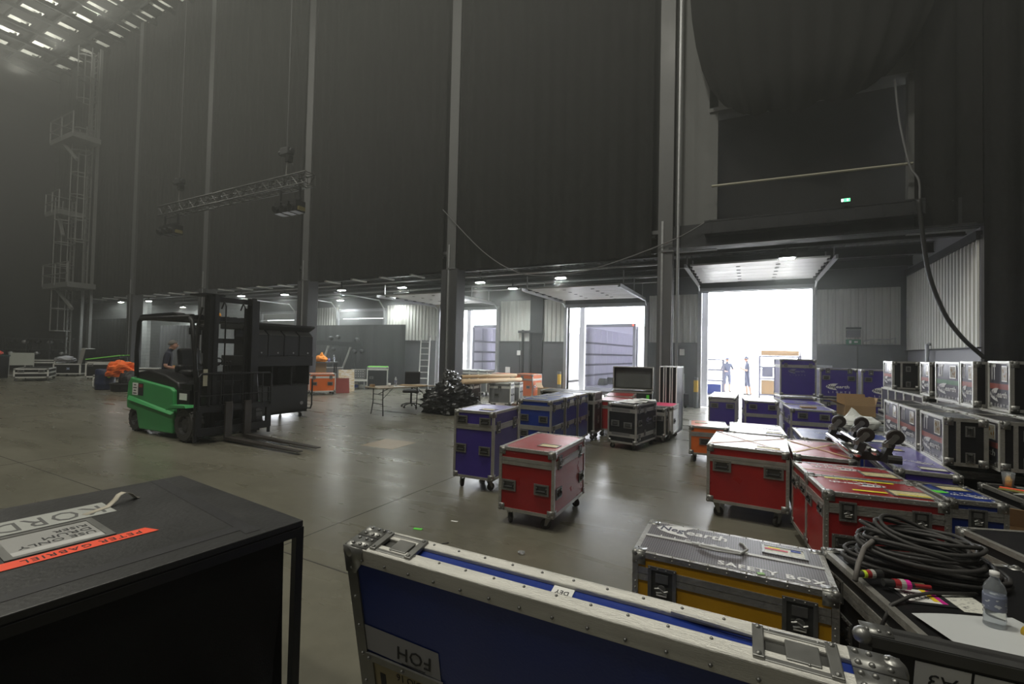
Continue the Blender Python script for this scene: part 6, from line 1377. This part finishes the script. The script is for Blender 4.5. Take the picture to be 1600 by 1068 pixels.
MB().box((0, 0, 0), (0.36, 0.05, 0.15)).build('sign_plate', mat('sign_green_dull', (0.04, 0.2, 0.1), 0.4, 0, 0), t); m = MB().box((-0.08, -0.027, 0), (0.06, 0.004, 0.09)).box((0.06, -0.027, 0), (0.09, 0.004, 0.05)); m.build('pictogram', PAPER, t)
m = MB().tube([(3.0, 16.86, 2.32), (3.2, 16.86, 2.38), (3.6, 16.86, 2.38), (3.75, 16.86, 2.42), (3.75, 16.86, 2.26)], 0.02, 6).tube([(3.2, 16.86, 2.24), (3.7, 16.86, 2.24)], 0.02, 6); o = m.build('pipe_run', GALV); tag(o, 'thin pipe run on the cladding in the corner by the side wall', 'pipe')
m = MB().tube([(4.0, 15.0, 2.2), (3.93, 14.9, 2.18), (3.93, 14.9, 1.75)], 0.04, 8); o = m.build('socket_pipe', GALV); tag(o, 'short pipe and socket box on the dock side wall above the 2T case', 'pipe')
t = empty('exit_sign', (1.78, 11.78, 5.14), 0, 'glowing green exit sign on the ledge over the right bay', 'sign')
MB().box((0, 0, 0), (0.17, 0.06, 0.08)).box((0, 0.02, -0.07), (0.03, 0.03, 0.08)).build('sign_box', DARKSTEEL, t)
MB().box((0.02, -0.032, 0), (0.11, 0.006, 0.07)).build('green_face', mat('lit_green', (0.1, 0.7, 0.3), 0.5, 0, 0, emit=(0.15, 0.9, 0.4), strength=1.6), t)
MB().box((-0.06, -0.032, 0), (0.04, 0.006, 0.06)).box((0.03, -0.036, 0), (0.03, 0.006, 0.04)).build('white_face', mat('lit_white', (0.8, 0.9, 0.85), 0.5, 0, 0, emit=(0.8, 1.0, 0.9), strength=2.0), t)
o = MB().cyl((-0.86, 12.05, 5.93), (2.95, 12.05, 5.84), 0.03, 8).build('guard_bar', mat('dull_brass_bar', (0.32, 0.31, 0.24), 0.4, 0.4, 0.1, 4)); tag(o, 'pale horizontal guard bar across the dark recess over the right bay', 'rail')
def hang(label, pts, r, m_=RUBBER):
    P = [Vector(p) for p in pts]; out = []
    for i in range(len(P) - 1):
        p0, p1, p2, p3 = P[max(i - 1, 0)], P[i], P[i + 1], P[min(i + 2, len(P) - 1)]
        for k in range(8):
            u = k / 8; out.append(0.5 * ((2 * p1) + (p2 - p0) * u + (2 * p0 - 5 * p1 + 4 * p2 - p3) * u * u + (-p0 + 3 * p1 - 3 * p2 + p3) * u ** 3))
    out.append(P[-1]); o = MB().tube(out, r, 6).build('hanging_cable', m_, None, True); tag(o, label, 'cable'); return o
hang('thick black cable sagging down in front of the clad side wall', [(2.98, 11.8, 5.0), (3.08, 11.9, 4.2), (3.2, 12.0, 3.5), (3.45, 12.1, 2.75), (3.72, 12.1, 2.25), (4.05, 12.1, 1.85)], 0.04)
hang('thin grey cable looping over the guard bar at the dark recess', [(2.62, 11.9, 7.6), (2.7, 11.9, 6.7), (2.85, 11.85, 5.75), (2.98, 11.8, 5.4), (3.0, 11.8, 5.0)], 0.02, mat('dull_grey_cable', (0.12, 0.12, 0.12), 0.6, 0, 0.1, 5))
hang('thin cable slung between the two columns above the lamps', [(-8.9, 12.0, 6.35), (-7.33, 12.0, 4.85), (-6.08, 12.0, 4.12), (-4.9, 12.0, 3.98), (-3.63, 12.0, 4.12), (-1.79, 12.0, 4.66), (-0.89, 12.0, 5.1)], 0.016, mat('dull_grey_cable', (0.12, 0.12, 0.12), 0.6))

# ------------------------------------------------------------------ lamps under the canopy
LENS = mat('lit_lens', (1, 1, 1), 0.4, 0, 0, emit=(0.95, 1.0, 0.97), strength=150)
lens_me = MB().box((0, 0, -0.06), (0.3, 0.14, 0.012)).mesh('lens', LENS)
hous_me = MB().box((0, 0, 0), (0.38, 0.22, 0.09)).box((0, 0, 0.33), (0.04, 0.04, 0.62)).mesh('housing', DARKSTEEL)
LAMPS = [(-32.8, 13.1, 'at the very far end of the dock front'), (-30.1, 13.3, 'second from the far end of the dock front'), (-32.4, 16.2, 'deep in the bay above the man'), (-21.9, 13.5, 'over the forklift mast'), (-19.1, 13.8, 'in front of the part-raised white shutter'),
         (-15.2, 13.6, 'nearest to the column behind the orange case'), (-18.4, 16.4, 'over the closed grey shutter'), (-12.1, 13.8, 'above the aluminium ladder, nearer the hall'), (-14.9, 16.4, 'above the masking drape end, nearer the doors'),
         (-8.46, 13.7, 'just past the column by the first trailer door'), (-8.05, 15.4, 'between the two trailer doors, the most glaring one'), (-5.44, 13.75, 'over the second trailer door'), (0.79, 11.9 + 1.0, 'over the big open door')]
for x_, y_, wh in LAMPS:
    t = empty('dock_lamp', (x_, y_, 4.25), 0, 'bright lamp under the dock canopy, ' + wh, 'lamp', 'dock lamps')
    glare = abs(x_ + 8.3) < 0.01
    put('housing', hous_me, t); ln_ = put('lens', lens_me, t)
    if glare: ln_.scale = (1.7, 2.6, 1)
    lamp('bulb', (0, 0, -0.09), DOCK_POWER * (1.6 if glare else 1.0), 0.12, (0.93, 1.0, 0.97), spot=150, parent=t)

# ------------------------------------------------------------------ outside: trailers, carts, posts
TPAN = mat('trailer_panel', (0.4, 0.4, 0.45), 0.5, 0, 0.08, 2); TRAIL = mat('trailer_rail', (0.13, 0.13, 0.155), 0.45, 0.2, 0.1, 3)
CURT = bpy.data.materials.new('trailer_curtain'); CURT.use_nodes = True
_n = CURT.node_tree; _p = _n.nodes['Principled BSDF']; _p.inputs['Base Color'].default_value = (0.55, 0.54, 0.6, 1); _p.inputs['Roughness'].default_value = 0.6
_tr = _n.nodes.new('ShaderNodeBsdfTranslucent'); _tr.inputs['Color'].default_value = (0.5, 0.49, 0.56, 1); _mx = _n.nodes.new('ShaderNodeMixShader'); _mx.inputs[0].default_value = 0.35
_n.links.new(_p.outputs[0], _mx.inputs[1]); _n.links.new(_tr.outputs[0], _mx.inputs[2]); _n.links.new(_mx.outputs[0], _n.nodes['Material Output'].inputs['Surface'])
def trailer(label, x0_, x1_, y0_, rot):
    t = empty('trailer', (x0_, y0_, 0), radians(rot), label, 'trailer', 'parked trailers')
    w = x1_ - x0_; Ln = 11.0; zf, zt = 0.25, 3.05
    MB().box((w / 2, Ln / 2, zf - 0.06), (w, Ln, 0.12)).build('deck', TPAN, t)
    MB().box((w / 2, Ln / 2, zt), (w, Ln, 0.05)).build('roof', CURT, t)
    for s, nm in ((0.02, 0), (w - 0.02, 1)):
        for k in range(12): MB().box((s, Ln * (k + 0.5) / 12, (zf + zt) / 2), (0.03, Ln / 12 - 0.04, zt - zf)).build('curtain_panel', CURT, t)
        for z_ in (0.75, 1.25, 1.75, 2.3): MB().box((s + (0.04 if nm == 0 else -0.04), Ln / 2, z_), (0.04, Ln - 0.2, 0.09)).build('side_rail', TRAIL, t)
    MB().box((w / 2, Ln, (zf + zt) / 2), (w, 0.06, zt - zf)).build('front_wall', TPAN, t)
    for s in (0.05, w - 0.05): MB().box((s, 0.0, (zf + zt) / 2), (0.11, 0.12, zt - zf + 0.1)).build('rear_post', TRAIL, t)
    MB().box((w / 2, 0, zt), (w, 0.12, 0.14)).box((w / 2, 0, zf - 0.05), (w, 0.14, 0.16)).build('rear_frame', TRAIL, t)
    for s in (-0.06, w + 0.06): MB().box((s, 0.75, 1.65), (0.05, 1.3, 2.7)).build('door_leaf', TPAN, t)
    for s in (0.1, w - 0.1): MB().sph((s, -0.07, zt), 0.04, 8, 6).build('marker_lamp', mat('marker_red', (0.6, 0.05, 0.03), 0.4, 0, 0, emit=(1, 0.1, 0.05), strength=2) if s > 1 else PAPER, t)
    MB().box((w / 2 - 0.1, Ln - 0.1, 2.6), (0.35, 0.03, 0.3)).build('notice', PAPER, t)
    for s in (0.35, w - 0.35):
        for y_ in (2.2, 3.4): MB().cyl((s - 0.15, y_, 0.28), (s + 0.15, y_, 0.28), 0.3, 16).build('wheel', TYRE, t)
trailer('open-ended trailer seen through the second door, slatted side inside', -6.9, -4.35, 20.0, -3)
trailer('open-ended trailer behind the pale grey cases in the third door', -12.75, -10.2, 20.0, -3)
for x_, y_, lab in ((-1.46, 18.1, 'pale post outside the big open door'), (-6.3, 18.6, 'white post outside the trailer door'), (-12.0, 18.6, 'white post outside the third door')):
    o = MB().box((0, 0, 2.1), (0.2, 0.2, 4.2)).box((0, 0, 0.02), (0.34, 0.34, 0.04)).build('canopy_post', mat('white_post', (0.5, 0.5, 0.52), 0.5, 0, 0.05, 3)); o.location = (x_, y_, -0.04); tag(o, lab, 'post')
sw_ = MB().box((2.02, 20.6, 1.98), (0.12, 7.0, 4.04)).build('outside_wing_wall', mat('wing_wall', (0.4, 0.4, 0.42), 0.5, 0, 0.05, 2)); tag(sw_, 'pale corrugated wing wall just outside the big open door', 'wall')
w2 = cladding(17.3, 24.1, 0.1, 4.0, 1.955, sw_, pitch=0.3, along='y', m=mat('wing_cladding', (0.55, 0.55, 0.58), 0.5, 0.1, 0.05, 2))
cg = mat('cart_steel', (0.16, 0.16, 0.21), 0.45, 0.3, 0.1, 4)
def cart(label, x, y, w, d, h, rot, goods):
    t = empty('cage_trolley', (x, y, -0.04), radians(rot), label, 'trolley')
    f = MB()
    for sx in (-1, 1):
        for sy in (-1, 1): f.box((sx * w / 2, sy * d / 2, h / 2 + 0.1), (0.06, 0.06, h))
    for z_ in (0.2, h * 0.5, h * 0.78, h + 0.08):
        f.box((0, -d / 2, z_), (w, 0.05, 0.06)).box((0, d / 2, z_), (w, 0.05, 0.06)).box((-w / 2, 0, z_), (0.05, d, 0.06)).box((w / 2, 0, z_), (0.05, d, 0.06))
    f.build('frame', cg, t)
    MB().box((0, 0, 0.2), (w, d, 0.05)).box((0, 0, h * 0.5), (w, d, 0.03)).build('shelf', cg, t)
    for sx in (-1, 1):
        for sy in (-1, 1): MB().cyl((sx * w / 2 - 0.025, sy * d / 2, 0.08), (sx * w / 2 + 0.025, sy * d / 2, 0.08), 0.075, 10).build('wheel', TYRE, t)
    return t
cart('steel cage trolley outside, left of the two men', -1.35, 21.6, 0.7, 0.9, 1.6, 5, 0)
cart('tall steel cage trolley outside, right of the two men', 1.15, 23.2, 1.5, 0.9, 1.8, 0, 0)
for lab, x_, y_, z_, s_ in (('tan carton on the lower shelf of the tall trolley', 0.95, 23.1, 0.2, (0.95, 0.6, 0.58)), ('brown carton across the top of the tall trolley', 1.15, 23.2, 1.88, (1.4, 0.8, 0.22)), ('navy crate in the trolley beside the first man', -1.35, 21.6, 0.2, (0.55, 0.6, 0.4)), ('grey crate on the upper shelf of the tall trolley', 0.7, 23.1, 0.94, (0.4, 0.5, 0.45))):
    o = MB().box((0, 0, s_[2] / 2), s_).box((0, -s_[1] / 2 - 0.003, s_[2] * 0.5), (s_[0] * 0.98, 0.004, 0.04)).build('carton', CARD if 'carton' in lab else (PANEL['blue'] if 'navy' in lab else cg)); o.location = (x_, y_, z_); tag(o, lab, 'box')

# ------------------------------------------------------------------ litter on the floor
for k, (x_, y_, w_, d_, r_, m_, lab) in enumerate([(-2.87, 3.6, 0.09, 0.035, 0.2, GTAPE, 'short strip of bright green tape on the floor'), (-2.68, 3.95, 0.075, 0.02, 0.1, PAPER, 'short strip of white tape on the floor'), (-2.45, 3.45, 0.09, 0.014, 0.9, BLACK_INK, 'black cable tie offcut on the floor')]):
    o = MB().box((0, 0, 0.0015), (w_, d_, 0.003)).box((w_ * 0.4, 0, 0.003), (w_ * 0.2, d_, 0.004)).build('tape_scrap', m_); o.location = (x_, y_, 0.001); o.rotation_euler = (0, 0, r_); tag(o, lab, 'scrap')
for k, (x_, y_) in enumerate([(-1.75, 3.62), (-2.35, 5.0), (-1.35, 3.1), (-1.52, 3.15)]):
    crumple(['scrap of clear film by the castor of the lone red case', 'white scrap on the floor near the tall purple case', 'crumpled clear film on the floor beyond the blue lid', 'second piece of crumpled clear film beyond the blue lid'][k], 'film_scrap', 'scrap', (x_, y_, 0.015), 0.025 if k < 2 else 0.05, (1.2, 1, 0.5), PLASTIC if k == 1 else WATER, 40 + k, seg=(9, 6))

t = empty('monitor', (-17.2, 13.55, 0), radians(60), 'small lit monitor on a pole beside the column behind the orange case', 'monitor')
MB().box((0, 0, 0.75), (0.05, 0.05, 1.5)).box((0, 0, 0.02), (0.4, 0.4, 0.04)).build('pole', DARKSTEEL, t); MB().box((0, 0, 1.6), (0.42, 0.05, 0.28)).build('screen_case', FBLACK, t)
MB().box((0, -0.03, 1.66), (0.36, 0.006, 0.1)).box((0, -0.03, 1.53), (0.36, 0.006, 0.04)).build('lit_screen', mat('lit_screen', (0.6, 0.7, 0.8), 0.4, 0, 0, emit=(0.6, 0.75, 0.9), strength=0.9), t)
# ------------------------------------------------------------------ people
SKIN = mat('skin', (0.5, 0.27, 0.19), 0.55, 0, 0.06, 20)
def person(label, x, y, rz, H, arms, legs, mats_, head_tilt=(0, -0.02), hat=False, bare_from=None, lean=0.0, long_legs=True):
    """arms: {-1: (elbow, wrist, tip), 1: ...} in metres for a 1.75 m figure facing -y; legs: {side: (knee, ankle)}"""
    t = empty('person', (x, y, 0), rz, label, 'person'); S = H / 1.75
    V = []; E = []; Rr = []; tagz = []
    def v(p, r, par=None, z='skin'):
        V.append(Vector(p) * S); Rr.append((r * S, r * S) if not isinstance(r, tuple) else (r[0] * S, r[1] * S)); tagz.append(z)
        if par is not None: E.append((par, len(V) - 1))
        return len(V) - 1
    def L(z): return -lean * max(0, z - 0.95)
    pel = v((0, 0, 0.97), (0.15, 0.115), None, 'legs')
    sp = v((0, L(1.14), 1.14), (0.14, 0.105), pel, 'top')
    chs = v((0, L(1.34), 1.34), (0.165, 0.115), sp, 'top')
    nb = v((0, L(1.47) + 0.005, 1.47), (0.085, 0.07), chs, 'top')
    nk = v((0, L(1.53) - 0.005, 1.53), 0.055, nb, 'skin')
    hx, hy = head_tilt
    jaw = v((hx * 0.5, L(1.6) + hy, 1.585), (0.06, 0.068), nk, 'skin')
    hd = v((hx, L(1.66) + hy, 1.655), (0.076, 0.092), jaw, 'skin')
    top = v((hx, L(1.71) + hy + 0.005, 1.715), (0.062, 0.075), hd, 'skin')
    v((hx, L(1.63) + hy - 0.108, 1.635), 0.016, hd, 'skin')
    for s in (-1, 1): v((hx + s * 0.082, L(1.64) + hy + 0.01, 1.64), 0.02, hd, 'skin')
    for s in (-1, 1):
        sh = v((s * 0.185, L(1.43), 1.425), 0.065, chs, 'top')
        el, wr, tip = arms[s]
        m1 = v(tuple((Vector((s * 0.2, L(1.43), 1.4)) * 0.45 + Vector(el) * 0.55)), 0.05, sh, 'top')
        e = v(el, 0.042, m1, 'skin'); w_ = v(wr, 0.03, e, 'skin')
        d = (Vector(tip) - Vector(wr)); ln = d.length; d.normalize(); side = d.cross(Vector((0, 0, 1))); side = side.normalized() if side.length > 0.2 else Vector((1, 0, 0))
        pm = v(tuple(Vector(wr) + d * ln * 0.35), (0.034, 0.022), w_, 'skin')
        for k, (o_, f) in enumerate(((-0.03, 0.5), (-0.01, 0.6), (0.01, 0.56), (0.03, 0.44))):
            b = v(tuple(Vector(wr) + d * ln * 0.62 + side * o_), 0.0105, pm, 'skin'); v(tuple(Vector(wr) + d * ln * (0.62 + f * 0.75) + side * o_ * 1.1 + Vector((0, 0, -0.022))), 0.008, b, 'skin')
        th = v(tuple(Vector(wr) + d * ln * 0.4 + side * 0.05 * s), 0.011, pm, 'skin')
        hp = v((s * 0.1, 0, 0.9), (0.098, 0.1), pel, 'legs'); kn, an = legs[s]
        mid = v(tuple((Vector((s * 0.105, 0, 0.88)) + Vector(kn)) / 2 + Vector((0, 0, 0.0))), 0.085, hp, 'legs')
        k_ = v(kn, 0.062 if long_legs else 0.07, mid, 'legs')
        cf = v(tuple(Vector(kn) * 0.6 + Vector(an) * 0.4 + Vector((0, 0.015, 0))), 0.055, k_, 'legs' if long_legs else 'skin')
        a_ = v(an, 0.042, cf, 'legs' if long_legs else 'skin'); hl = v((an[0], an[1] + 0.03, 0.045), 0.042, a_, 'shoe'); v((an[0] + s * 0.015, an[1] - 0.16, 0.035), 0.036, hl, 'shoe')
    me = bpy.data.meshes.new('body'); me.from_pydata(V, E, [])
    o = bpy.data.objects.new('body', me); COL.objects.link(o)
    o.modifiers.new('skin', 'SKIN').use_smooth_shade = True
    sv = me.skin_vertices[0].data
    for i, r in enumerate(Rr): sv[i].radius = r; sv[i].use_root = (i == 0)
    ss = o.modifiers.new('sub', 'SUBSURF'); ss.levels = 2; ss.render_levels = 2
    dg = bpy.context.evaluated_depsgraph_get(); dg.update()
    nm = bpy.data.meshes.new_from_object(o.evaluated_get(dg)); bpy.data.objects.remove(o)
    keys = ['skin', 'top', 'legs', 'shoe']; nm.materials.clear()
    for k in keys: nm.materials.append(mats_[k])
    segs = [(V[a], V[b], tagz[b] if tagz[b] != 'skin' or tagz[a] == 'skin' else None, tagz[a], tagz[b], max(Rr[a][0], Rr[b][0])) for a, b in E]
    for p in nm.polygons:
        best, bt_ = 1e9, 'skin'; c = p.center
        for a, b, _, ta, tb, r in segs:
            d = b - a; u = max(0, min(1, (c - a).dot(d) / d.length_squared)); q = (c - (a + d * u)).length - r * 0.6
            if q < best: best = q; bt_ = ta if u < 0.5 else tb
        p.material_index = keys.index(bt_); p.use_smooth = True
    put('body', nm, t)
    c = Vector((hx, L(1.66) + hy, 1.655)) * S
    for s in (-1, 1): MB().sph(tuple(c + Vector((s * 0.032, -0.083, 0.005)) * S), 0.012 * S, 8, 6).build('eye', BLACK_INK, t, True)
    MB().box(tuple(c + Vector((0, -0.086, -0.058)) * S), (0.045 * S, 0.012, 0.008)).build('mouth', mat('lip', (0.4, 0.13, 0.11), 0.5, 0, 0), t)
    hr = MB(); hr.sph((0, 0, 0), 1, 14, 10); hr.v = [tuple(c + Vector((p[0] * 0.089, p[1] * 0.106 + 0.014, max(p[2], -0.25 if p[1] > 0 else 0.32) * 0.1 + 0.018)) * S) for p in hr.v]
    hr.build('hair', mats_['hair'], t, True)
    if hat:
        h = MB().lathe([(0.001, 0.115), (0.06, 0.11), (0.09, 0.07), (0.1, 0.035), (0.15, 0.02), (0.15, 0.014), (0.095, 0.02)], tuple(c + Vector((0, 0.01, 0.02)) * S), 18); h.build('hat', mats_['hat'], t, True)
    return t
DT = mat('navy_tee', (0.012, 0.014, 0.028), 0.85, 0, 0.15, 6); GT = mat('grey_trousers', (0.07, 0.07, 0.066), 0.85, 0, 0.15, 6); SH = mat('dark_shoes', (0.02, 0.02, 0.02), 0.5, 0, 0.1, 8)
HG = mat('grey_hair', (0.12, 0.11, 0.1), 0.7, 0, 0.2, 40); SLATE = mat('slate_clothes', (0.06, 0.07, 0.11), 0.85, 0, 0.1, 6); SLATE2 = mat('slate_shorts', (0.09, 0.1, 0.15), 0.85, 0, 0.1, 6)
person('man in a dark navy tee shirt bent over the bench behind the forklift', -13.5, 6.4, radians(148), 1.86,
       {-1: ((-0.27, -0.02, 1.13), (-0.15, -0.26, 1.06), (-0.1, -0.42, 1.02)), 1: ((0.27, -0.02, 1.13), (0.15, -0.25, 1.05), (0.1, -0.41, 1.02))},
       {-1: ((-0.12, -0.02, 0.5), (-0.12, 0.02, 0.09)), 1: ((0.12, -0.02, 0.5), (0.13, 0.03, 0.09))}, {'skin': SKIN, 'top': DT, 'legs': GT, 'shoe': SH, 'hair': HG}, head_tilt=(0.0, -0.06), lean=0.12)
person('man outside in a brimmed hat, side on, reading a dark notebook', -0.1, 24.2, radians(-80), 1.78,
       {-1: ((-0.25, -0.05, 1.13), (-0.12, -0.28, 1.26), (-0.07, -0.42, 1.32)), 1: ((0.25, -0.05, 1.13), (0.12, -0.28, 1.26), (0.07, -0.42, 1.32))},
       {-1: ((-0.1, -0.03, 0.5), (-0.1, 0.02, 0.09)), 1: ((0.1, 0.06, 0.5), (0.1, 0.14, 0.09))}, {'skin': SKIN, 'top': SLATE, 'legs': SLATE2, 'shoe': SH, 'hair': HG, 'hat': SLATE}, head_tilt=(0, -0.04), hat=True, long_legs=False)
t = MB().box((0, 0, 0), (0.22, 0.02, 0.16), rx=-0.5).build('notebook', SLATE); t.location = (-0.53, 24.28, 1.36); t.rotation_euler = (0, 0, radians(-80)); tag(t, 'dark notebook held by the man reading outside', 'notebook')
person('shorter man outside in a brimmed hat and shorts, facing the hall', -1.0, 25.6, radians(20), 1.72,
       {-1: ((-0.3, 0.02, 1.14), (-0.16, -0.2, 1.07), (-0.06, -0.3, 1.08)), 1: ((0.3, 0.02, 1.14), (0.16, -0.2, 1.04), (0.08, -0.31, 1.0))},
       {-1: ((-0.12, -0.02, 0.5), (-0.12, 0.02, 0.09)), 1: ((0.12, -0.02, 0.5), (0.13, 0.02, 0.09))}, {'skin': SKIN, 'top': SLATE, 'legs': SLATE2, 'shoe': SH, 'hair': HG, 'hat': SLATE2}, hat=True, long_legs=False)

# ------------------------------------------------------------------ haze in the hall
hz = bpy.data.materials.new('hall_haze'); hz.use_nodes = True
nt = hz.node_tree; nt.nodes.remove(nt.nodes['Principled BSDF'])
vs_ = nt.nodes.new('ShaderNodeVolumeScatter'); vs_.inputs['Density'].default_value = HAZE_DENSITY; vs_.inputs['Anisotropy'].default_value = 0.35
vs_.inputs['Color'].default_value = (0.97, 1.0, 0.96, 1)
tcz = nt.nodes.new('ShaderNodeNewGeometry'); sx_ = nt.nodes.new('ShaderNodeSeparateXYZ'); mrz = nt.nodes.new('ShaderNodeMapRange')
mrz.inputs['From Min'].default_value = 1.0; mrz.inputs['From Max'].default_value = 7.0
mrz.inputs['To Min'].default_value = HAZE_DENSITY * 0.3; mrz.inputs['To Max'].default_value = HAZE_DENSITY      # smoke hangs high in the hall
nt.links.new(tcz.outputs['Position'], sx_.inputs[0]); nt.links.new(sx_.outputs['Z'], mrz.inputs['Value']); 
mry = nt.nodes.new('ShaderNodeMapRange'); mry.inputs['From Min'].default_value = 11.5; mry.inputs['From Max'].default_value = 14.0; mry.inputs['To Min'].default_value = 1.0; mry.inputs['To Max'].default_value = 4.0   # thickened under the canopy to add glow round the lamps
mu_ = nt.nodes.new('ShaderNodeMath'); mu_.operation = 'MULTIPLY'
nt.links.new(sx_.outputs['Y'], mry.inputs['Value']); nt.links.new(mrz.outputs['Result'], mu_.inputs[0]); nt.links.new(mry.outputs['Result'], mu_.inputs[1]); nt.links.new(mu_.outputs[0], vs_.inputs['Density'])
nt.links.new(vs_.outputs[0], nt.nodes['Material Output'].inputs['Volume'])
if HAZE_DENSITY > 0:
    o = MB().box(((X0 + X1) / 2, (YB + 16.95) / 2, 9.32), (X1 - X0 - 0.1, 16.95 - YB - 0.1, 18.6)).build('haze', hz)
    tag(o, 'thin theatrical haze filling the whole hall', 'haze', kind='stuff')
